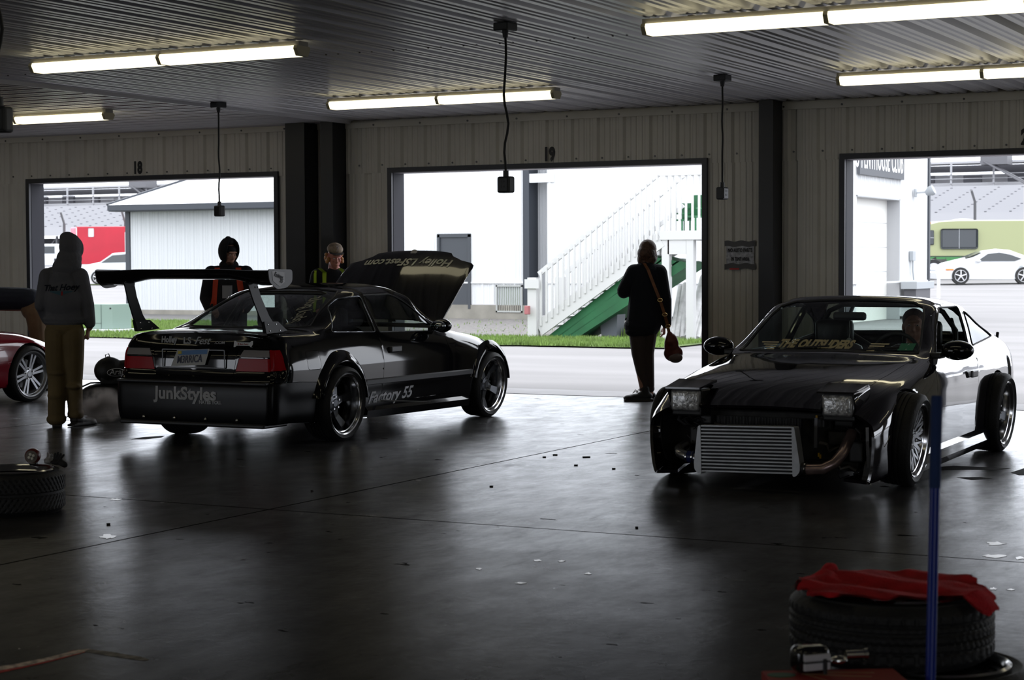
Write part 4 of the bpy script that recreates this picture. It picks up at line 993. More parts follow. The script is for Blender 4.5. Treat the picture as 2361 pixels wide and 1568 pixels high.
# rear fascia: joins the two rear corners
R0 = S1.T[0]; kc = [i for i in range(S1.nv) if i <= 7.9*S1.sv]
fr_ = []
for f in (1, .97, .85, .6, .3, 0):
    fr_.append([(R0[i][0]-.028*(1-f*f)-(.004 if f < 1 else 0), R0[i][1]*f, R0[i][2]+.05*(1-f*f)*max(0, (R0[i][2]-.82)/.05 if R0[i][2] > .82 else 0)) for i in kc[::4]])
SF = Surf(fr_, 6, 3)
lamp_lo = [(.39,.600),(.80,.600),(.80,.705),(.42,.705)]; lamp_hi = [(.42,.712),(.80,.712),(.80,.772),(.455,.772)]
fb = (0,5,0,SF.K-1)
cf = SF.cut([('lamp_red', lamp_lo, (1,2), fb), ('lamp_clear', lamp_hi, (1,2), fb), ('bumper', [(-.1,.1),(.9,.1),(.9,.515),(-.1,.515)], (1,2), fb), ('lid', [(-.1,.56),(.372,.56),(.41,.775),(.60,.80),(.60,.95),(-.1,.95)], (1,2), fb)])
body = both([cut['body'], cf['body']], 'body', paint, coupe, depth=.02, gap=.001)
both([cut['bumper'], cf['bumper']], 'rear_bumper', bumpm, coupe)
both([cut['trunk_lid'], cf['lid']], 'trunk_lid', paint, coupe)
def one(vt, side, name, mat, par, **k):
    o = half(MB(), vt, side < 0).build(name, mat, par); k.setdefault('outward', (1.2, 0, .5)); return finish_panel(o, **k)
lampred = M('lamp_red', (0.40, 0.006, 0.012), .22, spec=.15); lampclr = M('lamp_clear', (0.30, 0.28, 0.28), .2, spec=.2)
for sd in (1, -1):
    lr = one(cf['lamp_red'], sd, 'tail_light', lampred, coupe, gap=.004, depth=.01)
    one(cf['lamp_clear'], sd, 'clear_lens', lampclr, lr, gap=.004, depth=.01)
    tl = one(cut['tail'], sd, 'side_lens', lampred, lr, gap=.004, depth=.01)
    one(cut['door'], sd, 'door', paint, coupe)
    one(cut['quarter_window'], sd, 'quarter_window', g_dark if sd < 0 else g_clear, coupe, depth=0, inset=.004)
    one(cut['door_window'], sd, 'door_window', g_tint if sd < 0 else g_clear, coupe, depth=0, inset=.004)
    one(cut['fuel'], sd, 'fuel_door', paint, coupe) if sd < 0 else half(MB(), cut['fuel'], False).build('side_patch', paint, body, 180)
    ql = S1.p3(qwin, (0,2), (4,12,7,9.4)); dl = S1.p3(dwin, (0,2), (8,17,7,9.4))
    if sd < 0: ql = mir(ql); dl = mir(dl)
    loop_tube(coupe, 'window_seal', ql, .006, chromeline); loop_tube(coupe, 'window_seal', dl, .0055, rubber)
both([cut['rear_window']], 'rear_window', g_tint, coupe, depth=0, inset=.004); both([cut['windshield']], 'windshield', g_clear, coupe, depth=0, inset=.004)
rl = S1.p3(rwin, (1,2), (4.9,10,8.1,12), closed=False); loop_tube(coupe, 'rear_window_seal', rl+mir(rl)[::-1], .006, rubber)
wl = S1.p3(wsh, (1,2), (12,17,8.1,12), closed=False); loop_tube(coupe, 'windshield_seal', wl+mir(wl)[::-1], .006, rubber)
# hood raised on its rear hinge
hd = both([cut['hood']], 'hood', paint, coupe, depth=.022)
hm = hd.data.copy(); hang = 48.5; HX, HZ = 1.84, .835
T_h = tr(HX, 0, HZ) @ rot('Y', -hang) @ tr(-HX, 0, -HZ); hd.data.transform(T_h)
ui = MB()
for y in (-.45, -.15, .15, .45): ui.bar((1.97, y, .80), (2.75, y, .70), .05, .02)
ui.bar((2.05,-.5,.79), (2.05,.5,.79), .06, .02); ui.bar((2.78,-.4,.70), (2.78,.4,.70), .06, .02); ui.xf(T_h).build('hood_frame', matte, hd)
for y in (.6,): MB().tube([(2.2, y, .62), (2.35, y*.95, 1.1)], .009, 8).build('hood_strut', nutm, coupe)
# engine bay, floor, wheel housings, cabin
MB().box((1.95,-.66,.45), (3.1,.66,.48)).box((1.9,-.68,.3), (1.93,.68,.80)).box((-.75,-.55,.19), (2.1,.55,.22)).box((-.8,-.62,.22), (-.77,.62,.5)).build('floor_pan', darkin, coupe)
MB().rbox((2.1,-.25,.48), (2.8,.25,.66), .03).rbox((2.25,-.15,.64), (2.7,.15,.70), .02).build('engine', M('engine_metal', (.08,.08,.08), .5, .5), coupe)
for cx in (0, 2.6):
    for sd in (1, -1):
        G = [[(cx+.36*math.cos(math.radians(a)), sd*yy, .315+.36*math.sin(math.radians(a))) for yy in (.45, .80)] for a in range(-20, 201, 10)]
        MB().grid(G).build('wheel_housing', darkin, coupe)
        MB().box((cx-.38, sd*.45-.005, .2), (cx+.38, sd*.45+.005, .68)).build('housing_wall', darkin, coupe)
MB().box((-.2,-.66,.80), (.35,.66,.83)).build('parcel_shelf', matte, coupe)
MB().rbox((1.55,-.62,.70), (1.9,.62,.80), .03).rbox((.2,-.6,.35), (.45,.6,.80), .05).build('dashboard', matte, coupe)
for y in (-.33, .33):
    s_ = MB().rbox((.85,y-.25,.28), (1.3,y+.25,.42), .05).build('seat', matte, coupe, 60)
    MB().rbox((.62,y-.24,.40), (.78,y+.24,.90), .06, tr(0,0,0)).rbox((.62,y-.12,.88), (.72,y+.12,1.06), .04).build('seat_back', matte, s_, 60)
MB().tube([(1.45+.0, .33+.17*math.cos(a), .78+.17*math.sin(a)) for a in np.linspace(0, 2*PI, 25)[:-1]], .013, 8, closed=True).build('steering_wheel', matte, coupe, 60)
mb = MB()
for y in (-.55, .55): mb.tube([(.42, y, .4), (.42, y*.98, 1.0), (.45, y*.85, 1.14), (.46, y*.6, 1.19)], .02, 10)
mb.tube([(.46,-.34,1.19), (.46,.34,1.19)], .02, 10).tube([(.44,-.5,1.08), (-.1,-.5,.6)], .018, 8).tube([(.44,.5,1.08), (-.1,.5,.6)], .018, 8); mb.build('roll_cage', matte, coupe, 60)
MB().rbox((1.28,-.10,1.06), (1.31,.10,1.12), .01).build('rear_view_mirror', matte, coupe)
# wheels
for sd in (1, -1):
    wheel(coupe, (0, sd*.745, .308), R=.308, W=.27, rr=.243, dish=.10, n=5, camber=-4 if sd > 0 else -4, side=sd)
    wheel(coupe, (2.60, sd*.735, .308), R=.308, W=.24, rr=.243, dish=.06, n=5, camber=-5, steer=(0), side=sd, spin=.9)
    flare(coupe, 0, .315, .335, .815, paint, sd, 3, 172); flare(coupe, 2.6, .315, .335, .81, paint, sd, 5, 168, .038, .07)
# rub strips, handle, mirror, mouldings
for sd in (1, -1):
    st_ = S1.p3([(.36,.455),(1.0,.452),(1.7,.448),(2.22,.445)], (0,2), (5,20,2,6), .05, False)
    if sd < 0: st_ = mir(st_)
    mb = MB(); G = [[p+Vector((0,0,-.025)), p+Vector((0,sd*.012,-.02)), p+Vector((0,sd*.014,.015)), p+Vector((0,sd*0,.025))] for p in st_]
    mb.grid(G).build('side_moulding', rubber, coupe, 30)
    hx = .80; hy = .822
    MB().rbox((hx-.02, sd*hy-.012, .685), (hx+.15, sd*hy+.018, .735), .008).build('door_handle', M('handle_grey', (.10,.10,.11), .25), coupe)
    mm = MB().ell((1.585, sd*.865, .885), (.085, .095, .062)); mo = mm.build('side_mirror', paint, coupe, 80)
    MB().rbox((1.53, sd*.76-.03, .835), (1.66, sd*.78+.03, .875), .01).build('mirror_foot', matte, mo); MB().ell((1.515, sd*.865, .885), (.03, .078, .048)).build('mirror_glass', M('mirror_face', (.5,.55,.6), .03, 1), mo, 80)
    sk = S1.p3([(.40,.245),(1.2,.235),(2.2,.225)], (0,2), (5,20,0,4), .05, False)
    if sd < 0: sk = mir(sk)
    MB().grid([[p+Vector((0,0,.0)), p+Vector((0,sd*.02,-.03)), p+Vector((0,sd*.01,-.09)), p+Vector((0,-sd*.12,-.10))] for p in sk]).build('side_skirt', paint, coupe, 30)
# rear lower lip, bumper groove, licence recess and plate
FX_ = float(SF.T[-1, 3][0])
MB().rbox((-.93,-.70,.165), (-.60,.70,.20), .012).build('rear_lip', matte, coupe)
MB().rbox((-.935,-.72,.50), (-.86,.72,.522), .008).build('bumper_shelf', rubber, coupe)
for yy in (-.45, -.15, .15, .45): MB().ell((-.935, yy, .225), (.012,.014,.014)).build('lip_bolt', nutm, coupe)
pz = (.625, .765); fx = -.872
mb = MB(); 
for a, b, c_, d_ in ((-.30,.30,pz[0],pz[0]), (-.30,.30,pz[1],pz[1]), (-.30,-.30,pz[0],pz[1]), (.30,.30,pz[0],pz[1])): mb.bar((fx-.006, a, c_), (fx-.006, b, d_), .008)
mb.build('licence_recess', M('gloss_edge', (.05,.05,.055), .2), coupe)
pm = frame((fx-.014, .035, .70), (0,-1,0), (.05,0,1)) @ rot('Z', 4); 
pl_ = MB().add([(-.18,-.055,0),(.15,-.062,0),(.20,.062,0),(-.115,.067,0)], [(0,1,2,3)]).xf(pm).build('licence_plate', M('plate_white', (.42,.42,.40), .4), coupe)
MB().add([(-.10,.028,.002),(.175,.022,.002),(.183,.058,.002),(-.108,.062,.002)], [(0,1,2,3)]).xf(pm).build('plate_band', M('plate_blue', (.03,.16,.42), .4), pl_)
text_mb('M3RRICA', .082, .72, .25, .001).xf(pm @ tr(.0, -.012, .003)).build('lettering', M('plate_ink', (.03,.035,.08), .5), pl_)
MB().box((-.105,.035,.003), (-.07,.06,.004)).xf(pm).build('plate_sticker', M('sticker_yellow', (.6,.5,.05), .5), pl_)
def bvh_of(objs):
    V = []; F = []
    for o in objs:
        n = len(V); V += [v.co.copy() for v in o.data.vertices]; F += [tuple(i+n for i in p.vertices) for p in o.data.polygons]
    return BVHTree.FromPolygons(V, F)
kids = {c.name.split('.')[0]: c for c in coupe.children}
bv = bvh_of([c for c in coupe.children if c.name.split('.')[0] in ('body', 'door', 'rear_bumper', 'trunk_lid', 'rear_window')])
def rtext(s, y, z, size, xs=1, shear=0, bold=0, name='lettering', mat=decal, rotz=0):
    mb = text_mb(s, size, xs, shear, bold, .0008, 'LEFT'); mb.xf(frame((-1.3, y, z), (0,-1,0), (0,0,1)) @ rot('Z', rotz)); return project(mb, bv, (1,0,0), .004).build(name, mat, coupe)
rtext('Holley', .345, .838, .068, .88, 0, .0028); rtext('LS', .125, .832, .072, 1.15, .0, .002); rtext('Fest', .015, .834, .082, 1.05, .45, .0014); rtext('.COM', -.175, .822, .030, 1.3, .2, .0008)
rtext('JunkStyles', .345, .418, .135, 1.10, 0, .0045); rtext('HATES YOU.', -.09, .357, .036, 1.05, 0, .002)
rtext('I    My Bacon Factory', -.375, .815, .018, .75, 0, .0008, mat=M('decal_red', (.35,.03,.03), .5))
mb = MB().box((-1.3-.001,-.345,.803), (-1.3,-.205,.827)); 
bone = [(-.355,.815)]
bp_ = []
for k in range(10): a = PI*.5+PI*k/9*1.0; 
G = [[(-1.3, -.36-.17*i/12, .815+s*(.013 + .011*(1 if i in (0,1,11,12) else 0))) for s in (-1, 1)] for i in range(13)]
project(MB().grid(G), bv, (1,0,0), .003).build('bone_sticker', decal, coupe)
mb = text_mb('Spicy Boyz', .14, .36, .25, .0012, .0006, 'LEFT'); mb.xf(frame((-.6, -.425, .955), (0,-1,0), (0,0,1)) @ rot('Z', 114)); project(mb, bv, (1,0,0), .004).build('window_lettering', decal2, coupe)
mb = text_mb('Factory 55', .135, 1.22, .35, .0035, .0006, 'LEFT'); mb.xf(frame((.42, -1.3, .315), (1,0,0), (0,0,1)) @ rot('Z', 1)); project(mb, bv, (0,1,0), .004).build('side_lettering', decal, coupe)
# hood lettering, upside down when raised
bh = bvh_of([hd]); nrm = Vector((-math.sin(math.radians(hang-9)), 0, math.cos(math.radians(hang-9))))
def htext(s, y, d, size, xs, shear, bold):
    mb = text_mb(s, size, xs, shear, bold, .0006, 'CENTER'); c = T_h @ Vector((2.86-d, y, .90)); X = (T_h.to_3x3() @ Vector((0,1,0))); Yv = (T_h.to_3x3() @ Vector((-1,0,0)))
    mb.xf(frame(c, (0,1,0), Yv)); return project(mb, bh, -nrm, .004).build('hood_lettering', decal2, hd)
htext('Holley LSFest.com', 0.0, .12, .15, .85, .15, .004)
c = T_h @ Vector((2.87, 0, .735)); MB().lathe([(0,.006),(.032,.006),(.036,0)], 24, frame(c, (0,1,0), T_h.to_3x3() @ Vector((-1,0,0)))).build('hood_badge', nutm, hd, 40)
# rear wing
wing = bpy.data.objects.new('rear_wing', None); COL.objects.link(wing); wing.parent = coupe
car_b = M('carbon_black', (0.01, 0.01, 0.011), .18, coat=1)
G = []
for k in range(33):
    f = -1+2*k/32; y = .83*f; e = abs(f); s_ = max(0, min(1, (e-.45)/.4)); s_ = s_*s_*(3-2*s_); chord = .30-.03*s_; zl = 1.318-.045*s_; zt_ = 1.40-.008*s_
    prf_ = []
    for (cx, cz) in ((0,.045),(.06,.040),(.25,.018),(.55,.002),(.85,.004),(1,.012),(1.0,.0),(.85,-.018),(.55,-.032),(.25,-.020),(.06,.015),(0,.036)):
        prf_.append((-1.05+chord*cx, y, zl+(zt_-zl)*(cz+.032)/.077))
    G.append(prf_+[prf_[0]])
wb_ = MB().grid(G); wb_.add(G[0][:-1], [tuple(range(12))]); wb_.add(G[-1][:-1], [tuple(range(12))[::-1]]); wb_.build('wing_blade', car_b, wing, 40, True)
for sd in (1, -1):
    ep = rounded([(-1.05,1.40),(-.72,1.395),(-.72,1.30),(-.80,1.255),(-.93,1.245),(-1.03,1.30)], .03)
    o = MB().prism(ep, 1, sd*.83-.004, sd*.83+.004).build('end_plate', M('plate_grey', (.10,.10,.105), .35), wing)
    if sd < 0:
        MB().add([(-1.0,-.836,1.385),(-.83,-.836,1.375),(-.83,-.836,1.30),(-.90,-.836,1.265),(-.99,-.836,1.31)], [(0,1,2,3,4)]).build('sticker', M('sticker_white', (.50,.50,.52), .4), o)
        text_mb('Factory', .05, .75, .3, .001).xf(frame((-.915,-.839,1.348), (1,0,-.25), (0,0,1))).build('sticker_lettering', numm, o); text_mb('55', .05, .75, .3, .001).xf(frame((-.88,-.839,1.31), (1,0,-.25), (0,0,1))).build('sticker_lettering', numm, o)
    y0, y1 = (.60, .655) if sd > 0 else (-.585, -.60)
    pd = [(-1.0,1.325),(-.84,1.325),(-.84,1.27),(-.80,1.18),(-.70,1.03),(-.60,.935),(-.50,.905),(-.72,.895),(-.80,.985),(-.90,1.15),(-.96,1.27)]
    mb = MB(); n = len(pd); L_ = []
    for th in (-.006, .006): L_.append([(x, (y1+(y0-y1)*(z-.9)/.42)+th, z) for x, z in pd])
    mb.add(L_[0]+L_[1], [tuple(range(n)), tuple(range(2*n-1, n-1, -1))]+[(i, i+n, (i+1) % n+n, (i+1) % n) for i in range(n)])
    po = mb.build('wing_pedestal', matte, wing)
    b2 = rounded([(-.79,.99),(-.60,.985),(-.47,.91),(-.76,.895)], .01); o2 = MB().prism(b2, 1, y1-.016, y1+.016).build('base_bracket', matte, po)
    for (bx, bz) in ((-.74,.965),(-.72,.915),(-.63,.965),(-.58,.915),(-.97,1.30),(-.88,1.30),(-.86,1.26)):
        yy = y1+(y0-y1)*(bz-.9)/.42
        for s2 in (-1, 1): MB().ell((bx, yy+s2*.018, bz), (.007,.005,.007), None, 10, 6).build('bolt', nutm, po)
# ------------------------------------------------------------------ black hatchback without its front bumper
paint2 = M('plum_black_paint', (0.006, 0.005, 0.008), 0.05, spec=.9, coat=1.0)
hatch = thing('pop_up_coupe', 'black sports coupe facing the camera with no front bumper, pop-up headlights and a silver intercooler', 'car', (-4.08, 14.20, 0), math.radians(-90.5))
def ring2(x, belt, top, k=1.0, zb=.12, sill=.10, y=(.60,.765,.798,.808,.813,.813,.797), bt=.735, zz=(.20,.33,.45,.57,.69)):
    z = [zb, sill]+list(zz); z[6] = min(z[6], belt-.06); z[5] = min(z[5], belt-.13); z[4] = min(z[4], belt-.20)
    return [(x, a*k, b) for a, b in zip(y, z)]+[(x, bt*k, belt)]+[(x, a, b) for a, b in top]
def sl2(zc, belt, w8, w9): return [(w8, belt+(zc-belt)*.5), (w9, zc-.035), (w9-.12, zc-.012), (w9*.45, zc-.003), (0, zc)]
def hs2(zr, belt): return [(.655, (belt+zr-.07)/2+.01), (.575, zr-.065), (.48, zr-.022), (.25, zr-.004), (0, zr)]
def dk2(z, w=1): return [(.66*w, z+.012), (.56*w, z+.018), (.42*w, z+.022), (.2*w, z+.025), (0, z+.026)]
def hd2(z, w, c): return [(.67*w, z+c*.35), (.58*w, z+c*.6), (.42*w, z+c*.82), (.2*w, z+c*.95), (0, z+c)]
C2 = [[(-.70,.5,.25),(-.73,.62,.24),(-.75,.66,.30),(-.76,.68,.40),(-.77,.68,.48),(-.76,.67,.58),(-.75,.66,.68),(-.73,.60,.76),(-.73,.54,.775),(-.73,.45,.78),(-.73,.33,.783),(-.73,.16,.785),(-.73,0,.785)],
 ring2(-.66, .785, dk2(.785,.92), .93, .20,.19), ring2(-.45, .825, dk2(.825), .985, .18, .17, bt=.72), ring2(-.30, .842, sl2(.895, .842, .69, .60), .977), ring2(-.12, .845, sl2(.965, .845, .68, .60), .977), ring2(.10, .835, sl2(1.06, .835, .665, .59), .975),
 ring2(.32, .815, sl2(1.145, .815, .655, .58), .975), ring2(.55, .805, hs2(1.182, .805), .978), ring2(.80, .80, hs2(1.192, .80), .983), ring2(.92, .795, hs2(1.192, .795), .987), ring2(1.03, .792, sl2(1.158, .792, .66, .585), .991),
 ring2(1.32, .786, sl2(1.02, .786, .69, .62), .998), ring2(1.58, .776, sl2(.865, .776, .71, .66), 1.006), ring2(1.74, .760, hd2(.765, 1.0, .045), 1.010), ring2(1.95, .728, hd2(.730, 1.0, .05), 1.013),
 ring2(2.2, .690, hd2(.690, 1.0, .055), 1.014, bt=.74), ring2(2.45, .645, hd2(.645, 1.0, .06), 1.005, bt=.745), ring2(2.68, .590, hd2(.590, .99, .06), 1.0, .10, .09, bt=.74, zz=(.18,.28,.36,.43,.51)), ring2(2.86, .530, hd2(.530, .96, .05), .97, .08, .07, bt=.72, zz=(.16,.25,.32,.39,.46)),
 ring2(2.98, .485, hd2(.480, .93, .045), .93, .07, .06, bt=.70, zz=(.14,.22,.29,.35,.42))]
S2 = Surf(C2)
door2 = rounded([(.66,.20),(.62,.45),(.50,.79),(.36,1.10),(.60,1.135),(1.0,1.125),(1.18,1.06),(1.56,.785),(1.76,.76),(1.78,.5),(1.74,.20)], .03)
dw2 = rounded([(.56,.808),(1.52,.788,.02),(1.42,.86,.03),(1.08,1.065,.08),(.95,1.108,.05),(.42,1.105)], .025)
qw2 = rounded([(.44,.818),(.335,1.07),(.12,1.0,.06),(-.16,.868)], .025)
rw2 = [(0,.885),(.45,.885),(.555,.90),(.54,1.0),(.50,1.08),(.44,1.13),(.2,1.15),(0,1.153)]
ws2 = [(0,.822),(.45,.815),(.645,.812),(.61,.93),(.565,1.06),(.53,1.115),(.44,1.148),(.2,1.160),(0,1.163)]
hood2 = [(1.76,0),(1.75,.40),(1.74,.655),(2.3,.635),(2.7,.60),(2.95,.57),(2.985,.5),(3.1,.5),(3.1,0)]
pan2 = [('arch', arc(0,.30,.315,.10), (0,2), (1,7,0,7)), ('arch', arc(2.42,.30,.325,.08), (0,2), (13,19,0,7)), ('door', door2, (0,2), (5,15,1,9.6)), ('dw', dw2, (0,2), (5,13.5,7,9.4)), ('qw', qw2, (0,2), (2,8,7,9.4)),
 ('rear', rw2, (1,2), (2.9,7.5,8.1,12)), ('ws', ws2, (1,2), (9,13,8.1,12)), ('hood', hood2, (0,1), (12,19,7.2,12)), ('pod', [(2.70,.42),(2.97,.41),(3.1,.41),(3.1,.62),(2.70,.62)], (0,1), (16,19,7.0,12))]
c2 = S2.cut(pan2)
tailc = []
T0 = S2.T[0]; kk = [i for i in range(S2.nv) if i <= 8*S2.sv][::4]
for f in (1, .8, .4, 0): tailc.append([(T0[i][0]-.03*(1-f*f), T0[i][1]*f, T0[i][2]) for i in kk])
sf2 = Surf(tailc, 4, 3).cut([])
body2 = both([c2['body'], sf2['body']], 'body', paint2, hatch, depth=.02, gap=.001)
both([c2['hood']], 'hood', paint2, hatch); both([c2['rear']], 'rear_window', g_clear, hatch, depth=0, inset=.004); both([c2['ws']], 'windshield', g_clear, hatch, depth=0, inset=.004)
for sd in (1, -1):
    one(c2['door'], sd, 'door', paint2, hatch)
    one(c2['dw'], sd, 'door_window', g_clear, hatch, depth=0, inset=.006) if sd < 0 else None
    one(c2['qw'], sd, 'quarter_window', g_tint, hatch, depth=0, inset=.004)
    a = S2.p3(dw2, (0,2), (5,13.5,7,9.4)); b = S2.p3(qw2, (0,2), (2,8,7,9.4))
    if sd < 0: a, b = mir(a), mir(b)
    loop_tube(hatch, 'window_seal', a, .007, rubber); loop_tube(hatch, 'window_seal', b, .006, rubber)
    wheel(hatch, (0, sd*.75, .300), R=.300, W=.25, rr=.232, dish=.05, n=5, camber=-4, side=sd, lip=polish, spin=.4)
    wheel(hatch, (2.42, sd*.775, .302), R=.302, W=.235, rr=.232, dish=.035, n=10, style='mesh', spm=silver, camber=-6, side=sd, lip=polish, steer=2)
    G = [[(sx_+.33*math.cos(math.radians(q)), sd*yy, .30+.33*math.sin(math.radians(q))) for yy in (.42, .77)] for q in range(-20, 201, 10) for sx_ in (0,)]
    MB().grid(G).build('wheel_housing', darkin, hatch); MB().grid([[(p[0]+2.42, p[1], p[2]) for p in r] for r in G]).build('wheel_housing', darkin, hatch)
    mo = MB().ell((1.48, sd*.875, .83), (.09, .115, .068)).build('side_mirror', paint, hatch, 80)
    MB().rbox((1.46, sd*.75-.04, .775), (1.60, sd*.75+.04, .815), .01).build('mirror_foot', matte, mo); MB().ell((1.43, sd*.865, .835), (.03, .085, .048)).build('mirror_glass', MATS['mirror_face'], mo, 80)
    MB().rbox((.70, sd*.813-.01, .605), (.85, sd*.813+.012, .655), .008).build('door_handle', M('handle_grey', (.10,.10,.11), .25), hatch)
    sk = S2.p3([(.33,.19),(1.2,.185),(2.1,.18)], (0,2), (6,17,0,4), .05, False)
    if sd < 0: sk = mir(sk)
    MB().grid([[p+Vector((0,sd*.002,.02)), p+Vector((0,sd*.03,-.01)), p+Vector((0,sd*.035,-.07)), p+Vector((0,sd*.01,-.12)), p+Vector((0,-sd*.12,-.12))] for p in sk]).build('side_skirt', paint2, hatch, 30)
rl = S2.p3(rw2, (1,2), (2.9,7.5,8.1,12), closed=False); loop_tube(hatch, 'rear_window_seal', rl+mir(rl)[::-1], .006, rubber)
wl = S2.p3(ws2, (1,2), (9,13,8.1,12), closed=False); loop_tube(hatch, 'windshield_seal', wl+mir(wl)[::-1], .008, rubber)
# pop-up headlights
refl = M('headlight_glass', (0.75, 0.78, 0.82), .10, .3, coat=1, noise=.75, nscale=30, bump=.7, bscale=45)
for sd in (1, -1):
    y = sd*.515-.005; po = bpy.data.objects.new('pop_up_headlight', None); COL.objects.link(po); po.parent = hatch
    MB().rbox((2.76, y-.105, .44), (2.93, y+.105, .615), .012).build('pod', matte, po)
    MB().add([(2.985,y-.125,.618),(2.985,y+.115,.618),(2.72,y+.13,.655 if sd>0 else .65),(2.72,y-.14,.65),(2.985,y-.125,.630),(2.985,y+.115,.630),(2.72,y+.13,.668),(2.72,y-.14,.668)], [(0,1,2,3),(7,6,5,4),(0,4,5,1),(1,5,6,2),(2,6,7,3),(3,7,4,0)]).build('pod_lid', paint2, po)
    MB().add([(2.985,y+sd*.115,.62),(2.72,y+sd*.135,.655),(2.70,y+sd*.14,.52),(2.90,y+sd*.11,.47)], [(0,1,2,3)]).build('pod_side', paint2, po)
    MB().rbox((2.92, y-.104, .470), (2.962, y+.104, .616), .022, None, 3).build('lamp_bezel', M('bezel', (.30,.30,.31), .3, .6), po, 50)
    MB().rbox((2.93, y-.096, .478), (2.972, y+.096, .608), .022, None, 3).build('lamp_glass', refl, po, 50)
# exposed nose: support panel, radiator, crash-bar brackets, intercooler and pipes
junk = M('engine_dirt', (0.022, 0.021, 0.020), .6, noise=.5, nscale=20); fin = M('dark_fins', (0.02,0.02,0.022), .5); alu2 = M('raw_aluminium', (0.40, 0.41, 0.42), .38, .6, noise=.12, nscale=15)
MB().box((2.62,-.60,.10), (2.66,.60,.46)).build('core_support', junk, hatch)
MB().rbox((2.70,-.55,.43), (2.76,.55,.475), .01).rbox((2.68,-.58,.12), (2.74,.58,.17), .01).build('support_beam', junk, hatch)
rad = MB().box((2.72,-.38,.20), (2.75,.20,.47)).build('radiator', fin, hatch)
mb = MB()
for i in range(56): mb.box((2.75,-.375+i*.0102,.20), (2.758,-.372+i*.0102,.47))
mb.build('radiator_fins', M('fin_grey', (.07,.07,.072), .45), rad)
ic = bpy.data.objects.new('intercooler', None); COL.objects.link(ic); ic.parent = hatch; ic.rotation_euler = (math.radians(1.2), 0, 0)
yc0, yc1, zc0, zc1, xf = -.325, .285, .118, .405, 3.14
MB().box((xf-.07, yc0, zc0), (xf-.012, yc1, zc1)).build('core', fin, ic)
n = 14
for i in range(n): z = zc0+(zc1-zc0)*i/(n-1); MB().box((xf-.075, yc0, z-.0045), (xf, yc1, z+.0045)).build('core_bar', alu2, ic)
mb = MB(); rnd = random.Random(2)
for i in range(150): y = yc0+(yc1-yc0)*i/150; mb.box((xf-.013, y, zc0), (xf-.009, y+.0012, zc1))
mb.build('core_fins', M('fin_mid', (.055,.055,.06), .4, .5), ic)
for sd in (-1, 1):
    ye = yc0 if sd < 0 else yc1
    MB().prism(rounded([(ye, zc1+.005), (ye+sd*.018, zc1), (ye+sd*.05, zc0+.05), (ye+sd*.048, zc0+.01), (ye+sd*.02, zc0-.02), (ye, zc0-.02)][::1], .012), 0, xf-.085, xf+.004).build('end_tank', alu2, ic)
pol = M('polished_pipe', (.5,.5,.52), .22, .9)
MB().tube([(xf-.04, .30, .155), (xf-.04, .38, .150), (xf-.05, .46, .155), (xf-.08, .525, .19), (xf-.14, .56, .25), (xf-.22, .565, .31), (xf-.32, .56, .36)], .034, 16).build('charge_pipe', M('stained_pipe', (.30,.22,.21), .3, .7, noise=.3, nscale=12), hatch, 60)
MB().tube([(xf-.04,-.38,.185), (xf-.04,-.44,.195), (xf-.06,-.50,.21), (xf-.14,-.54,.23), (xf-.28,-.56,.24)], .032, 16).build('charge_pipe', pol, hatch, 60)
blue = M('blue_coupler', (.01,.02,.10), .4)
for y, z in ((.335,.153), (-.42,.192)):
    c_ = MB().cyl((xf-.04, y-.028, z), (xf-.04, y+.028, z), .038, 20).build('hose_coupler', blue if y < 0 else rub, hatch, 40)
    for d in (-.02, .02): MB().cyl((xf-.04, y+d-.004, z), (xf-.04, y+d+.004, z), .041, 20).build('hose_clamp', nutm, c_, 40)
rnd = random.Random(11)
for i in range(26):     # loose wiring and hoses behind the missing bumper
    sd = rnd.choice((-1, 1)); a = Vector((2.72+rnd.random()*.12, sd*rnd.uniform(.38,.62), rnd.uniform(.15,.46))); pts = [a]
    for k in range(5): pts.append(pts[-1]+Vector((rnd.uniform(-.03,.03), rnd.uniform(-.06,.06), rnd.uniform(-.06,.05))))
    MB().tube(pts, rnd.choice((.004,.006,.012)), 6).build('hose', M('hose_%d' % (i % 4), ((.02,.02,.02),(.05,.05,.055),(.10,.09,.08),(.03,.03,.04))[i % 4], .5), hatch, 60)
for i, (y, z, w_, h_) in enumerate(((-.50,.30,.10,.12), (.46,.32,.13,.09), (.58,.24,.09,.13), (-.58,.20,.07,.10), (.35,.42,.05,.08), (.50,.42,.12,.05), (-.44,.41,.08,.06))):
    MB().rbox((2.70, y-w_/2, z-h_/2), (2.80, y+w_/2, z+h_/2), .012).build('engine_fitting', junk if i % 2 else M('grey_casting', (.06,.06,.062), .5, .3), hatch)
MB().box((2.80,-.47,.33), (2.82,-.44,.37)).build('blue_connector', M('connector_blue', (.01,.04,.25), .4), hatch)
for y, z in ((.32,.44), (.335,.20), (.345,.19)): MB().box((2.80,y,z), (2.815,y+.012,z+.025)).build('yellow_clip', M('clip_yellow', (.6,.35,.02), .4), hatch)
MB().bar((2.84,.335,.45), (2.84,.33,.26), .02).build('hood_latch_stay', M('stay_grey', (.15,.15,.16), .4, .5), hatch)
MB().grid([[(2.95+.03*math.sin(a), .70+.02*b, .16+.17*a+.0*b) for b in (0, 1)] for a in (0, .5, 1, 1.5)]).build('bumper_bracket', pol, hatch)
G = [[(2.90-.02*a, .685+.055*a*a+.03*b, .06+.28*a) for b in (0, 1)] for a in np.linspace(0, 1, 9)]
G2 = [[(2.90-.05*a, .70+.075*a*a-.05*b, .05+.30*a+.01*math.sin(a*20)) for b in (0, .5, 1)] for a in np.linspace(0, 1, 12)]
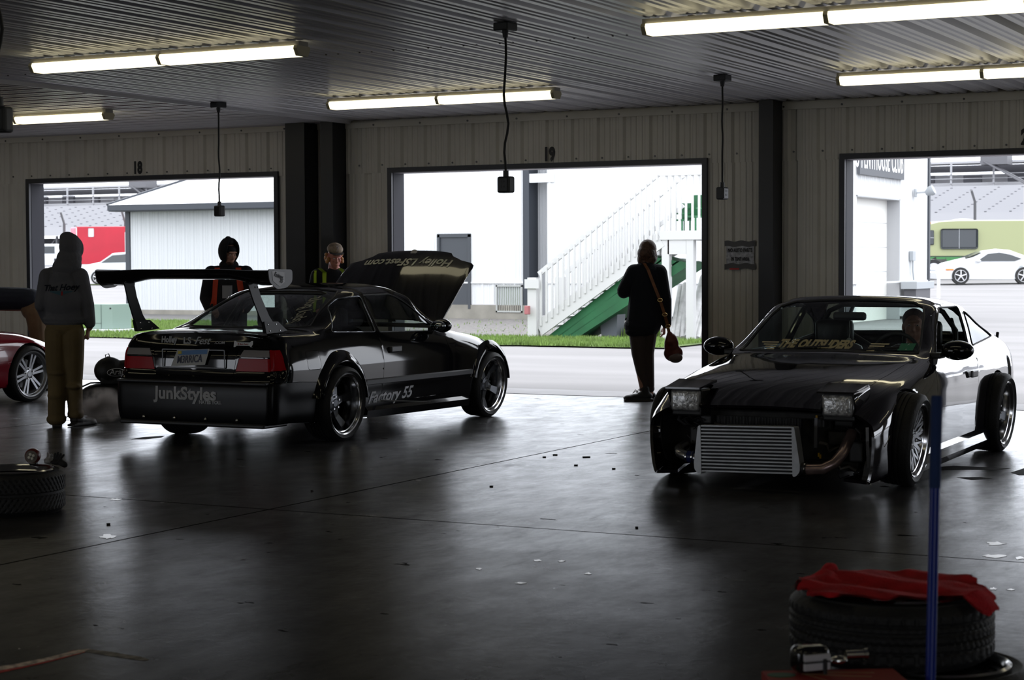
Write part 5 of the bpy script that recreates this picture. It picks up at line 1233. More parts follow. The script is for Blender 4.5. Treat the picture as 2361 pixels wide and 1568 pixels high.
MB().grid(G2).build('torn_liner', matte, hatch); MB().grid([[(p[0]+.01, p[1]+.045-.03*(1-i/11)+(.02 if q else 0), p[2]) for q, p in enumerate(r[:2])] for i, r in enumerate(G2)]).build('torn_edge', M('raw_fibreglass', (.38,.36,.24), .6), hatch)
# cabin
MB().box((-.6,-.55,.14), (2.6,.55,.17)).build('floor_pan', darkin, hatch)
MB().box((1.70,-.62,.17), (1.73,.62,.74)).build('firewall', darkin, hatch)
MB().rbox((1.38,-.64,.66), (1.78,.64,.765), .04).build('dashboard', matte, hatch, 60)
for y in (-.34, .34):
    s_ = MB().rbox((.55,y-.24,.20), (1.05,y+.24,.36), .05).build('seat', matte, hatch, 60)
    MB().rbox((.42,y-.24,.34), (.56,y+.24,.82), .06).rbox((.40,y-.15,.80), (.50,y+.15,1.0), .04).build('seat_back', matte, s_, 60)
MB().tube([(1.18, .36+.17*math.cos(a), .76+.17*math.sin(a)) for a in np.linspace(0, 2*PI, 25)[:-1]], .014, 8, closed=True).build('steering_wheel', matte, hatch, 60)
mb = MB()
for y in (-.54, .54): mb.tube([(.22, y, .3), (.22, y*.98, .92), (.26, y*.82, 1.06), (.28, y*.6, 1.11)], .02, 10)
mb.tube([(.28,-.34,1.11), (.28,.34,1.11)], .02, 10).tube([(.24,-.5,1.0), (-.35,-.45,.6)], .018, 8).tube([(.24,.5,1.0), (-.35,.45,.6)], .018, 8).tube([(.24,-.5,1.02), (.22,.45,.45)], .018, 8); mb.build('roll_cage', matte, hatch, 60)
MB().rbox((1.10,-.13,1.015), (1.14,.12,1.075), .02).build('rear_view_mirror', matte, hatch); MB().bar((1.12,0,1.07), (1.05,0,1.12), .02).build('mirror_stem', matte, hatch)
MB().tube([(1.14,.0,1.01), (1.15,.008,.93), (1.15,0,.88)], .003, 5).ell((1.15,0,.87), (.012,.02,.02)).build('hanging_ornament', M('ornament', (.3,.3,.3), .5), hatch)
bv2 = bvh_of([c for c in hatch.children if c.name.split('.')[0] == 'windshield'])
gold = M('banner_gold', (0.75, 0.66, 0.42), .5)
def wtext(s, y, z, size, xs, bold, mat, shear=.15):
    mb = text_mb(s, size, xs, shear, bold, .0006, 'LEFT'); mb.xf(frame((1.9, y, z), (0,1,0), (0,0,1))); return project(mb, bv2, (-1,0,0), .004).build('banner_lettering', mat, hatch)
wtext('THE OUTSLIDERS', -.375, .860, .070, 1.0, .004, gold)
mb = MB()
for i in range(4):
    z = .872-i*.014; l = .13-.025*i
    for s in (0, 1):
        y0, y1 = (-.385-l, -.385-.0) if s == 0 else (.29, .29+l)
        mb.grid([[(1.9, y0+(y1-y0)*q/6, z), (1.9, y0+(y1-y0)*q/6, z-.007)] for q in range(7)])
project(mb, bv2, (-1,0,0), .004).build('banner_stripes', gold, hatch)
G = [[(1.9, .50+.10*q/4, .83+.045*p) for p in (0, 1)] for q in range(5)]
stk = project(MB().grid(G), bv2, (-1,0,0), .004).build('inspection_sticker', M('sticker_green', (.02,.22,.12), .5), hatch)
project(text_mb('4', .05, .8, 0, .002).xf(frame((1.9,.55,.852), (0,1,0), (0,0,1))), bv2, (-1,0,0), .006).build('sticker_digit', decal, stk)
MB().cyl((-.36,.70,.845), (-.38,.70,.885), .012, 8).build('antenna_stub', rub, hatch)
mb = MB()
for y in (-.45, .05): mb.tube([(1.70,y,.80), (1.66,y+.25,.835), (1.62,y+.46,.85)], .007, 6)
mb.build('wiper', rub, hatch)
# ------------------------------------------------------------------ people
skin = M('skin', (0.42, 0.22, 0.16), .55, noise=.12, nscale=12); skin_red = M('skin_ruddy', (0.50, 0.20, 0.17), .55, noise=.12, nscale=12)
hairb = M('brown_hair', (0.09, 0.045, 0.03), .6, noise=.5, nscale=40, bump=.8, bscale=60); hairg = M('ginger_hair', (0.50, 0.24, 0.10), .6, noise=.4, nscale=40, bump=.8, bscale=60)
def hand(w, d, up, side, sc=1.0, curl=.5, palmr=.5):
    """prims for a hand: wrist w, pointing along d, back of hand up, thumb towards side"""
    w, d, up, side = Vector(w), Vector(d).normalized(), Vector(up).normalized(), Vector(side).normalized(); P = []
    pe = w+d*.085*sc
    P.append(('c', w, .026*sc, pe, .034*sc, up, .55))
    for i, (o, l) in enumerate(((.030,.070),(.010,.078),(-.011,.073),(-.030,.058))):
        b = pe+side*o*sc-d*.01; k1 = b+(d*math.cos(curl*.6)-up*math.sin(curl*.6))*l*.5*sc; k2 = k1+(d*math.cos(curl*1.5)-up*math.sin(curl*1.5))*l*.3*sc; k3 = k2+(d*math.cos(curl*2.2)-up*math.sin(curl*2.2))*l*.25*sc
        P += [('c', b, .0095*sc, k1, .009*sc), ('c', k1, .009*sc, k2, .0082*sc), ('c', k2, .0082*sc, k3, .0072*sc)]
    b = w+d*.03*sc+side*.025*sc; k1 = b+(side*.7+d*.7)*.035*sc-up*.01; k2 = k1+(side*.35+d*.9)*.03*sc-up*.012
    P += [('c', b, .013*sc, k1, .011*sc), ('c', k1, .011*sc, k2, .009*sc)]
    return P
def head(c, yaw=0.0, pitch=0.0, s=1.0):
    """c = centre of skull, face toward local -Y turned by yaw"""
    R = Matrix.Rotation(yaw, 3, 'Z') @ Matrix.Rotation(pitch, 3, 'X'); c = Vector(c); q = lambda x, y, z: c+R @ Vector((x*s, y*s, z*s))
    P = [('e', q(0,.01,.03), (.074*s,.092*s,.088*s), R), ('e', q(0,-.025,-.03), (.062*s,.070*s,.085*s), R), ('e', q(0,-.055,-.085), (.032*s,.030*s,.026*s), R),
         ('c', q(0,-.088,.015), .009*s, q(0,-.112,-.022), .014*s), ('e', q(0,-.098,-.028), (.019*s,.014*s,.010*s), R), ('e', q(0,-.085,.042), (.055*s,.02*s,.012*s), R),
         ('e', q(0,-.088,-.054), (.024*s,.014*s,.007*s), R), ('e', q(0,-.086,-.066), (.021*s,.013*s,.007*s), R), ('e', q(.038,-.072,-.012), (.02*s,.02*s,.018*s), R), ('e', q(-.038,-.072,-.012), (.02*s,.02*s,.018*s), R),
         ('e', q(.077,.012,-.005), (.010*s,.020*s,.032*s), R), ('e', q(-.077,.012,-.005), (.010*s,.020*s,.032*s), R), ('c', q(0,.02,-.06), .052*s, q(0,.035,-.16), .056*s)]
    return P, q, R
def eyes(par, q, s=1.0, open_=True):
    for sx_ in (-1, 1):
        MB().ell(q(sx_*.030,-.083,.012), (.011*s,.008*s,.0065*s), None, 12, 8).build('eye', M('eye_white', (.6,.58,.55), .3), par, 80); MB().ell(q(sx_*.030,-.090,.011), (.0045*s,.003*s,.0045*s), None, 10, 6).build('pupil', darkin, par, 80)
def foot(c, yaw, s=1.0, L=.27):
    """shoe prims standing on z=0 with toe along yaw"""
    c = Vector(c); d = Vector((math.cos(yaw), math.sin(yaw), 0)); n = Vector((-d.y, d.x, 0)); R = Matrix.Rotation(yaw, 3, 'Z')
    return [('e', c+d*.02+Vector((0,0,.055)), (.075,.045,.055), R), ('c', c-d*.03+Vector((0,0,.06)), .045, c+d*.13+Vector((0,0,.042)), .040, (0,0,1), .85), ('e', c+d*.16+Vector((0,0,.035)), (.07,.046,.035), R),
            ('b', (-.085,-.042,.002), (.215,.042,.026), Matrix.Translation(c) @ Matrix.Rotation(yaw, 4, 'Z')), ('c', c+Vector((0,0,.06)), .046, c+Vector((0,0,.13)), .043)]
def sole(c, yaw): return MB().rbox((-.09,-.044,0), (.225,.044,.022), .012, Matrix.Translation(Vector(c)) @ Matrix.Rotation(yaw, 4, 'Z'))
def cloth(prims, name, mat, par, vox=.009, sm=6): return blob(prims, vox, sm).build(name, mat, par, 180)
c_ = lambda a, ra, b, rb, *k: ('c', a, ra, b, rb, *k)

# --- man in grey hood, back to the camera -----------------------------------------------
# local frame: +Y away from the camera, X to the right
FACE = math.atan2(FW.x, FW.y)
g0_ = gr(152, 984, 0)
man = thing('person', 'person in grey hooded sweatshirt and brown trousers seen from behind beside the red car', 'person', g0_, -FACE)
s = 1.0; gh = M('grey_sweatshirt', (0.105, 0.105, 0.118), .9, bump=.5, bscale=35, noise=.1, nscale=5); brn = M('brown_canvas', (0.135, 0.095, 0.040), .85, bump=.5, bscale=22, noise=.18, nscale=6)
hp_, hq, hR = head((.05, .03, 1.565), PI, .22)
body_ = hp_+[c_((.03,.02,1.40),.06,(.0,.0,1.30),.10), c_((0,0,1.30),.12,(0,0,1.04),.12,(0,1,0),.75), c_((0,0,1.04),.12,(0,0,.92),.11,(0,1,0),.75), c_((-.075,0,.86),.075,(-.08,.0,.5),.06), c_((.075,0,.86),.075,(.07,.03,.5),.06), c_((-.08,0,.5),.055,(-.07,0,.08),.04), c_((.07,.03,.5),.055,(.10,.06,.08),.04),
     c_((.15,0,1.33),.055,(.20,.02,1.08),.045), c_((.20,.02,1.08),.042,(.21,.05,.88),.03), c_((-.15,0,1.33),.055,(-.20,.0,1.08),.045), c_((-.20,0,1.08),.042,(-.17,.12,.90),.03)]
body_ += hand((.21,.05,.88), (-.35,.05,-.93), (.9,0,.1), (0,.9,0), 1.0, .7)+hand((-.17,.12,.90), (.2,.4,-.9), (-.9,0,.1), (0,.9,0), 1.0, .5)
cloth(body_, 'body', skin, man, .007, 3)
cloth([c_((0,0,1.28),.145,(0,0,.98),.175,(0,1,0),.70), c_((-.10,0,1.345),.075,(.10,0,1.345),.075,(0,1,0),.85), c_((0,.01,1.41),.08,(0,.0,1.34),.11), ('e', (0,.01,.955), (.195,.135,.055)), ('e', (0,.01,.925), (.190,.13,.03)),
       c_((.145,.0,1.335),.075,(.195,.02,1.08),.066), c_((.195,.02,1.09),.066,(.215,.04,.92),.052), ('e', (.215,.045,.905), (.045,.045,.03)),
       c_((-.145,.0,1.335),.075,(-.20,.0,1.08),.064), c_((-.20,0,1.09),.064,(-.175,.09,.95),.05), ('e', (.205,.03,.98),(.058,.06,.08)), ('e', (.0,-.02,1.12),(.17,.125,.2))], 'sweatshirt', gh, man, .008, 5)
cloth([('e', (.055,.025,1.60), (.098,.115,.118)), ('e', (.03,.03,1.675), (.070,.085,.055)), ('e', (.045,.02,1.49), (.112,.115,.10)), ('e', (.02,.01,1.41), (.125,.115,.06)), c_((.05,.0,1.44),.11,(.01,.0,1.40),.115,(0,1,0),.9), ('e', (.075,.08,1.58),(.085,.09,.11))], 'hood', gh, man, .008, 4)
MB().tube([(.07*math.cos(a)*1.35+.03, .02+.075*math.sin(a)*1.2, 1.405+.01*math.cos(a)) for a in np.linspace(0, 2*PI, 25)[:-1]], .007, 6, closed=True).build('neck_seam', M('dark_thread', (.02,.02,.03), .8), man, 60)
cloth([c_((-.078,0,.84),.100,(-.08,-.01,.62),.092), c_((.078,0,.84),.100,(.075,.01,.62),.092), ('e', (0,0,.89),(.165,.112,.09)), c_((-.08,-.01,.62),.092,(-.075,0,.42),.080), c_((-.075,0,.42),.080,(-.078,-.02,.12),.076), ('e', (-.078,-.02,.07),(.088,.095,.06)),
       c_((.075,.01,.62),.092,(.07,.03,.42),.078), c_((.07,.03,.42),.076,(.075,.05,.13),.066), ('e', (.078,.05,.11),(.075,.08,.06)), ('e', (-.08,-.05,.28),(.07,.05,.05)), ('e', (-.07,-.04,.48),(.075,.06,.03)), ('e',(.08,-.02,.36),(.07,.06,.03))], 'trousers', brn, man, .008, 4)
boot = M('dark_boot', (.022,.02,.02), .5)
cloth(foot((-.075,-.01,0), 1.8), 'shoe', boot, man, .007, 3); cloth(foot((.09,.05,0), 1.05), 'shoe', boot, man, .007, 3)
bb = bvh_of([c for c in man.children if c.name.startswith('sweatshirt')])
pr = project(text_mb("That Hoey", .075, .95, .30, .002, .0006).xf(frame((-.01, -.5, 1.235), (1,0,.04), (0,0,1))), bb, (0,1,0), .004); pr.build('back_lettering', M('print_navy', (.006,.01,.025), .7), man)
G = [[(-.10+.2*i/10, -.5, 1.205-.035*j*(1-abs(i-5)/6)) for j in (0, .5, 1)] for i in range(11)]
project(MB().grid(G), bb, (0,1,0), .004).build('back_print', M('print_blue', (.03,.09,.12), .7), man)
project(MB().ell((.015,-.5,1.185), (.010,.001,.02)), bb, (0,1,0), .006).build('print_mark', M('print_red', (.30,.02,.02), .6), man)

# --- woman with shoulder bag --------------------------------------------------------------
g0_ = gr(1492, 925, 0)
wom = thing('person', 'person with short brown hair in dark cardigan standing with back turned in door 19', 'person', g0_, -FACE)
knit = M('navy_knit', (0.010, 0.013, 0.020), .95, bump=.9, bscale=90, stretch=(1,1,3)); pant = M('brown_leggings', (0.055, 0.040, 0.036), .8, bump=.3, bscale=20)
hp_, hq, hR = head((.02, .03, 1.545), PI-.35, .05, .98)
body_ = hp_+[c_((.01,.02,1.40),.055,(0,0,1.30),.09), c_((0,0,1.30),.12,(-.02,0,.95),.13,(0,1,0),.8), c_((-.10,0,.88),.10,(-.09,.0,.47),.065), c_((.03,0,.88),.10,(.01,.03,.47),.06), c_((-.09,0,.47),.058,(-.03,-.02,.08),.038), c_((.01,.03,.47),.055,(.03,.02,.08),.038),
     c_((-.17,0,1.33),.055,(-.23,.03,1.13),.045), c_((-.23,.03,1.13),.04,(-.10,.22,1.17),.03), c_((.15,0,1.33),.055,(.19,.0,1.05),.045), c_((.19,0,1.05),.04,(.18,.05,.80),.03)]
body_ += hand((-.11,.215,1.17), (.95,.1,.15), (0,1,0), (0,.1,.9), .92, .5)+hand((.18,.05,.79), (0,.1,-.95), (.9,0,0), (0,.9,0), .92, .5)
cloth(body_, 'body', skin, wom, .007, 3)
cloth([('e', (.01,.03,1.575), (.092,.105,.100)), ('e', (-.005,.0,1.53), (.096,.095,.085)), ('e', (.025,-.01,1.47), (.075,.06,.055)), ('e', (-.07,.02,1.47),(.03,.06,.06)), ('e', (.085,.03,1.49),(.025,.05,.06)), ('e', (.05,-.03,1.44),(.03,.02,.04)), ('e', (-.03,-.03,1.44),(.03,.02,.05))], 'hair', hairb, wom, .007, 2)
cloth([c_((-.005,0,1.30),.155,(-.03,0,.82),.185,(0,1,0),.78), c_((-.13,0,1.335),.085,(.12,0,1.335),.085), ('e', (0,.0,1.38),(.09,.08,.06)), c_((-.14,0,1.33),.08,(-.24,.02,1.15),.068), c_((-.24,.02,1.13),.068,(-.13,.20,1.16),.05),
       c_((.13,0,1.33),.08,(.18,0,1.05),.072), c_((.185,0,1.05),.07,(.205,.03,.80),.052), ('e', (-.05,0,.78),(.19,.14,.12)), ('e', (-.10,-.02,.72),(.13,.11,.06))], 'cardigan', knit, wom, .008, 4)
cloth([c_((-.09,0,.80),.112,(-.085,0,.50),.078), c_((.01,0,.80),.11,(.0,.02,.50),.075), c_((-.085,0,.50),.078,(-.03,-.01,.16),.050), c_((.0,.02,.50),.075,(.03,.02,.16),.048), ('e', (-.03,-.01,.13),(.052,.055,.05)), ('e', (.03,.02,.13),(.05,.052,.05)), ('e', (-.085,-.03,.46),(.06,.04,.05))], 'leggings', pant, wom, .007, 4)
shoe = M('black_sneaker', (.012,.012,.014), .6); solem = M('sneaker_sole', (.06,.045,.04), .7)
cloth(foot((-.02,-.03,0), PI+.05), 'shoe', shoe, wom, .006, 3); cloth(foot((.02,.05,0), PI-.1), 'shoe', shoe, wom, .006, 3)
for (cx, cy, a) in ((-.02,-.03,PI+.05), (.02,.05,PI-.1)): sole((cx, cy, 0), a).build('sole', solem, wom); MB().tube([(cx-.07, cy, .085), (cx-.10, cy-.03, .11), (cx-.13, cy, .085), (cx-.10, cy+.03, .12), (cx-.07, cy, .085)], .004, 6).build('lace', M('lace', (.3,.3,.3), .7), wom, 60)
# shoulder bag (carried thing)
lea = M('tan_leather', (0.22, 0.085, 0.03), .5, noise=.3, nscale=15); lea2 = M('red_leather', (0.12, 0.022, 0.016), .45, noise=.4, nscale=14)
bag = thing('shoulder_bag', 'brown and red leather shoulder bag hanging on a long strap at the hip', 'bag', g0_, -FACE)
strap = [(-.06,.05,1.435),(-.035,-.10,1.425),(-.0,-.155,1.36),(.06,-.165,1.20),(.12,-.165,1.05),(.17,-.15,.90),(.205,-.12,.78),(.225,-.10,.68)]
G = [[Vector(p)+Vector((dx, 0, 0)) for dx in (-.016, .016)] for p in strap]
G = [[tuple(r[0]), tuple(r[1])] for r in G]; MB().grid(G).grid([[(a[0],a[1]-.006,a[2]) for a in r] for r in G]).build('strap', lea, bag)
for p in (strap[4], strap[5], strap[6]): MB().tube([(p[0]+.024*math.cos(a), p[1]-.010, p[2]+.016*math.sin(a)) for a in np.linspace(0, 2*PI, 13)[:-1]], .004, 6, closed=True).build('buckle', M('brass', (.45,.30,.10), .3, .9), bag)
blob([('e', (.245,-.08,.58),(.075,.06,.13)), ('e', (.265,-.07,.50),(.10,.065,.09)), c_((.225,-.10,.70),.03,(.23,-.09,.62),.06)], .008, 4).build('bag_body', lea2, bag, 180)
blob([('e', (.285,-.105,.455),(.075,.045,.055))], .008, 2).build('bag_pocket', M('taupe_leather', (.16,.12,.11), .5), bag, 180)

# --- hooded man in orange vest behind the coupe -----------------------------------------------
def stand(px, Y, zt, lab, yaw):
    p = at(px, 600, Y); p.z = 0; return thing('person', lab, 'person', p, -FACE+yaw)
mh = stand(527, 16.75, 0, 'person in black hood and orange vest standing behind the winged coupe', 0.0)
bkc = M('black_cloth', (0.007, 0.007, 0.010), .9, bump=.4, bscale=30); orv = M('orange_vest', (0.55, 0.055, 0.018), .7); legm = M('dark_jeans', (.015,.017,.025), .8)
hp_, hq, hR = head((.01, -.03, 1.545), .62, .30)
body_ = hp_+[c_((0,.0,1.40),.06,(0,0,1.30),.10), c_((0,0,1.30),.13,(0,0,.95),.13,(0,1,0),.75)]+[c_((k*.09,0,.9),.09,(k*.10,0,.08),.045) for k in (-1,1)]+[c_((k*.19,0,1.33),.055,(k*.24,0,1.06),.045) for k in (-1,1)]+[c_((k*.24,0,1.06),.042,(k*.18,-.14,.93),.03) for k in (-1,1)]
for k in (-1, 1): body_ += hand((k*.18,-.14,.93), (-k*.6,-.6,-.2), (0,-.3,.9), (-k*.3,0,.5), 1, .6)
cloth(body_, 'body', skin, mh, .007, 3); eyes(mh, hq)
hood_ = MB(); G = []
for i in range(15):   # open hood: a shell round the head, open toward the face
    a = math.radians(42+(318-42)*i/14); row = []
    for j in range(9):
        ph = math.radians(8+j*16.5); r = .118*math.sin(ph)**.8+.0
        row.append(hq(r*math.sin(a)*.95, -r*math.cos(a)*1.15+.015, .035+.145*math.cos(ph)))
    G.append(row)
hood_.grid(G); G2 = [[Vector(p)+(Vector(hq(0,.02,0))-Vector(p))*.10 for p in r] for r in G]; hood_.grid(G2)
for a_, b_ in ((G[0], G2[0]), (G[-1], G2[-1])): hood_.grid([a_, b_])
hood_.build('hood', bkc, mh, 180, True)
cloth([('e', hq(0,.075,.02),(.09,.06,.12)), ('e', hq(0,.04,.125),(.075,.09,.045)), ('e', (0,.02,1.42),(.11,.10,.07)), ('e', hq(-.02,.03,.165),(.035,.045,.03))], 'hood_back', bkc, mh, .009, 4)
MB().ell(hq(0,.005,.055), (.082,.095,.055), hR).build('beanie', bkc, mh, 80)
cloth([('e', hq(0,-.05,-.085),(.045,.045,.035)), ('e', hq(0,-.035,-.06),(.06,.05,.03))], 'beard', M('brown_beard', (.06,.03,.018), .8), mh, .006, 2)
cloth([c_((0,0,1.27),.165,(0,0,.90),.175,(0,1,0),.72), c_((-.13,0,1.33),.09,(.13,0,1.33),.09,(0,1,0),.85)]+[c_((k*.19,0,1.335),.085,(k*.25,0,1.06),.075) for k in (-1,1)]+[c_((k*.25,0,1.06),.075,(k*.20,-.12,.94),.052) for k in (-1,1)], 'jacket', bkc, mh, .009, 4)
cloth([c_((k*.09,0,.88),.11,(k*.10,0,.10),.075) for k in (-1,1)]+[('e',(0,0,.9),(.17,.12,.08))], 'trousers', legm, mh, .01, 3)
for k in (-1, 1): cloth(foot((k*.10,0,0), -PI/2+k*-.2), 'shoe', boot, mh, .008, 3)
bj = bvh_of([c for c in mh.children if c.name.startswith('jacket')])
for k in (-1, 1):
    G = [[(k*(.085+.045*math.sin(i/10*1.3)+w_*.06), -.6, 1.395-.5*i/10) for w_ in (0, .5, 1)] for i in range(11)]
    project(MB().grid(G), bj, (0,1,0), .006).build('vest_panel', orv, mh, 60)
project(MB().grid([[(-.055+.11*i/6, -.6, 1.20-.14*j/4) for j in range(5)] for i in range(7)]), bj, (0,1,0), .005).build('shirt_print', M('print_white', (.30,.30,.32), .7), mh)

# --- man in cap and yellow vest -------------------------------------------------------------
mc = stand(772, 17.25, 0, 'person with curly ginger hair, tan cap and yellow vest beside the raised hood', 0.0)
hp_, hq, hR = head((0, -.03, 1.50), .38, .28, .98)
body_ = hp_+[c_((0,.0,1.37),.06,(0,0,1.27),.10), c_((0,0,1.27),.13,(0,0,.93),.13,(0,1,0),.75)]+[c_((k*.09,0,.88),.09,(k*.10,0,.08),.045) for k in (-1,1)]+[c_((k*.19,0,1.29),.055,(k*.24,0,1.03),.045) for k in (-1,1)]+[c_((k*.24,0,1.03),.042,(k*.18,-.16,.92),.03) for k in (-1,1)]
for k in (-1, 1): body_ += hand((k*.18,-.16,.92), (-k*.5,-.7,-.1), (0,-.3,.9), (-k*.3,0,.5), 1, .6)
cloth(body_, 'body', skin_red, mc, .0065, 3); eyes(mc, hq)
curl = [('e', hq(sx_*(.078+.01*math.sin(i*2.1)), .03-.05*math.cos(i*1.7), -.03+.035*math.sin(i*1.3)+.02), (.022,.026,.024)) for sx_ in (-1, 1) for i in range(6)]+[('e', hq(.03*k, .09, -.03), (.035,.03,.04)) for k in (-2,-1,0,1,2)]
cloth(curl, 'hair', hairg, mc, .006, 1)
capm2 = M('tan_camo_cap', (0.24, 0.185, 0.135), .8, noise=.45, nscale=18)
cp = [('e', hq(0,.005,.098), (.088,.102,.062), hR), ('e', hq(0,.005,.115), (.080,.09,.052), hR)]
cap_o = cloth(cp, 'cap', capm2, mc, .006, 2)
G = []
for i in range(13):
    a = math.radians(-62+124*i/12); G.append([hq(.086*math.sin(a), -.092*math.cos(a)+.005, .078), hq(.092*math.sin(a), -.092*math.cos(a)-.062*math.cos(a)**.6, .074), hq(.088*math.sin(a), -.092*math.cos(a)-.056*math.cos(a)**.6, .067)])
MB().grid(G).build('cap_brim', M('brim_dark', (.035,.03,.03), .7), cap_o, 60)
bc = bvh_of([cap_o]); q0 = hq(0,-.25,.122); q1 = hq(0,-.2,.105)
project(text_mb('P', .075, .8, 0, .001, .0006).xf(frame(q0, hR @ Vector((1,0,0)), hR @ Vector((0,0,1)))), bc, hR @ Vector((0,1,0)), .003).build('cap_letter', M('stitch_white', (.55,.5,.5), .7), cap_o)
MB().ell(hq(0,.005,.168), (.008,.008,.005)).build('cap_button', capm2, cap_o)
cloth([c_((0,0,1.24),.16,(0,0,.90),.17,(0,1,0),.72), c_((-.13,0,1.29),.085,(.13,0,1.29),.085,(0,1,0),.85), ('e',(0,0,1.35),(.085,.075,.04))]+[c_((k*.19,0,1.30),.08,(k*.25,0,1.03),.07) for k in (-1,1)]+[c_((k*.25,0,1.03),.07,(k*.20,-.14,.93),.05) for k in (-1,1)], 'shirt', bkc, mc, .009, 4)
cloth([c_((k*.09,0,.86),.11,(k*.10,0,.10),.075) for k in (-1,1)]+[('e',(0,0,.88),(.17,.12,.08))], 'trousers', legm, mc, .01, 3)
for k in (-1, 1): cloth(foot((k*.10,0,0), -PI/2+k*-.2), 'shoe', boot, mc, .008, 3)
bj = bvh_of([c for c in mc.children if c.name.startswith('shirt')]); yel = M('lime_vest', (0.42, 0.60, 0.02), .6)
for k in (-1, 1):
    for o_, wd in ((.085, .045), (.195, .03)):
        G = [[(k*(o_+w_*wd), -.6, (1.385 if o_ < .1 else 1.36)-.45*i/10) for w_ in (0, .5, 1)] for i in range(11)]
        project(MB().grid(G), bj, (0,1,0), .006).build('vest_panel', yel, mc, 60)

# --- bent-over man at the far left ------------------------------------------------------------
p = Vector((-14.55, 16.45, 0))-Vector((.886,.464,0))*.22
mb_ = thing('person', 'person in dark shirt and tan trousers bending over the red car', 'person', p, -FACE); mb_.scale = (1, 1, .93)
tan = M('tan_trousers', (0.16, 0.105, 0.06), .85, bump=.4, bscale=20, noise=.15); dkb = M('dark_blue_shirt', (0.012, 0.016, 0.028), .9, bump=.4, bscale=25)
hp_, hq, hR = head((-.72, .05, .98), PI/2, -.9)
body_ = hp_+[c_((-.12,0,1.10),.13,(-.52,.02,1.12),.14,(0,1,0),.9), c_((-.52,.02,1.12),.09,(-.64,.04,1.03),.055), c_((.05,-.08,1.0),.10,(.10,-.09,.5),.065), c_((.05,.10,1.0),.10,(.02,.10,.5),.065), c_((.10,-.09,.5),.06,(.12,-.09,.08),.04), c_((.02,.10,.5),.06,(.0,.10,.08),.04),
     c_((-.50,-.17,1.12),.055,(-.58,-.22,.88),.042), c_((-.58,-.22,.88),.04,(-.74,-.18,.74),.03), c_((-.50,.20,1.12),.055,(-.62,.24,.90),.042), c_((-.62,.24,.90),.04,(-.78,.20,.76),.03)]
body_ += hand((-.74,-.18,.74), (-.8,.1,-.4), (0,0,1), (0,.9,0), 1, .5)+hand((-.78,.20,.76), (-.8,0,-.4), (0,0,1), (0,-.9,0), 1, .5)
cloth(body_, 'body', skin, mb_, .008, 3)
cloth([c_((-.08,0,1.12),.165,(-.50,.02,1.13),.175,(0,0,1),.85), ('e', (-.02,0,1.10),(.14,.18,.15)), c_((-.50,-.15,1.13),.09,(-.58,-.21,.92),.07), c_((-.50,.18,1.13),.09,(-.62,.24,.94),.07)], 'shirt', dkb, mb_, .009, 5)
cloth([('e', (.03,0,1.0),(.17,.18,.16)), c_((.05,-.08,.95),.125,(.10,-.09,.5),.09), c_((.05,.10,.95),.125,(.03,.10,.5),.09), c_((.10,-.09,.5),.09,(.12,-.09,.12),.07), c_((.03,.10,.5),.09,(.0,.10,.12),.07)], 'trousers', tan, mb_, .009, 4)
for (x, y) in ((.12,-.09), (0,.10)): cloth(foot((x, y, 0), PI-.1), 'shoe', boot, mb_, .008, 3)
cloth([('e', hq(0,.03,.04),(.085,.10,.09), hR)], 'hair', hairb, mb_, .009, 2)

# --- driver in the hatchback ---------------------------------------------------------------------
dr = thing('person', 'person sitting at the steering wheel of the car with pop-up headlights', 'person', hatch.matrix_basis @ Vector((.80,.34,.36)), hatch.rotation_euler.z+PI/2)
hp_, hq, hR = head((0, .12, .60), .25, .0, 1.0)
body_ = hp_+[c_((0,.14,.45),.06,(0,.12,.38),.09), c_((0,.12,.36),.13,(0,.06,.05),.13,(0,1,0),.75), c_((-.09,.0,.04),.085,(-.11,-.42,.10),.06), c_((.09,.0,.04),.085,(.11,-.42,.10),.06), c_((-.11,-.42,.10),.055,(-.11,-.62,-.13),.04), c_((.11,-.42,.10),.055,(.11,-.62,-.13),.04)]
for k in (-1, 1): body_ += [c_((k*.18,.12,.36),.055,(k*.23,-.05,.18),.045), c_((k*.23,-.05,.18),.042,(k*.17,-.28,.34),.03)]+hand((k*.17,-.28,.34), (-k*.1,-.5,.6), (0,-.5,.5), (-k*.8,0,.3), 1, 1.0)
cloth(body_, 'body', skin, dr, .008, 3); eyes(dr, hq)
cloth([c_((0,.12,.33),.155,(0,.06,.06),.165,(0,1,0),.72), c_((-.13,.12,.36),.09,(.13,.12,.36),.09,(0,1,0),.85)]+[c_((k*.18,.12,.36),.08,(k*.23,-.05,.18),.065) for k in (-1,1)]+[c_((k*.23,-.05,.18),.062,(k*.18,-.22,.30),.045) for k in (-1,1)], 'jacket', dkb, dr, .01, 4)
cloth([c_((-.09,.02,.04),.10,(-.11,-.42,.10),.075), c_((.09,.02,.04),.10,(.11,-.42,.10),.075), c_((-.11,-.42,.10),.07,(-.11,-.60,-.10),.055), c_((.11,-.42,.10),.07,(.11,-.60,-.10),.055), ('e',(0,.04,.05),(.17,.12,.09))], 'trousers', legm, dr, .01, 3)
cloth([('e', hq(0,.03,.05),(.085,.10,.085), hR)], 'hair', hairb, dr, .009, 2)
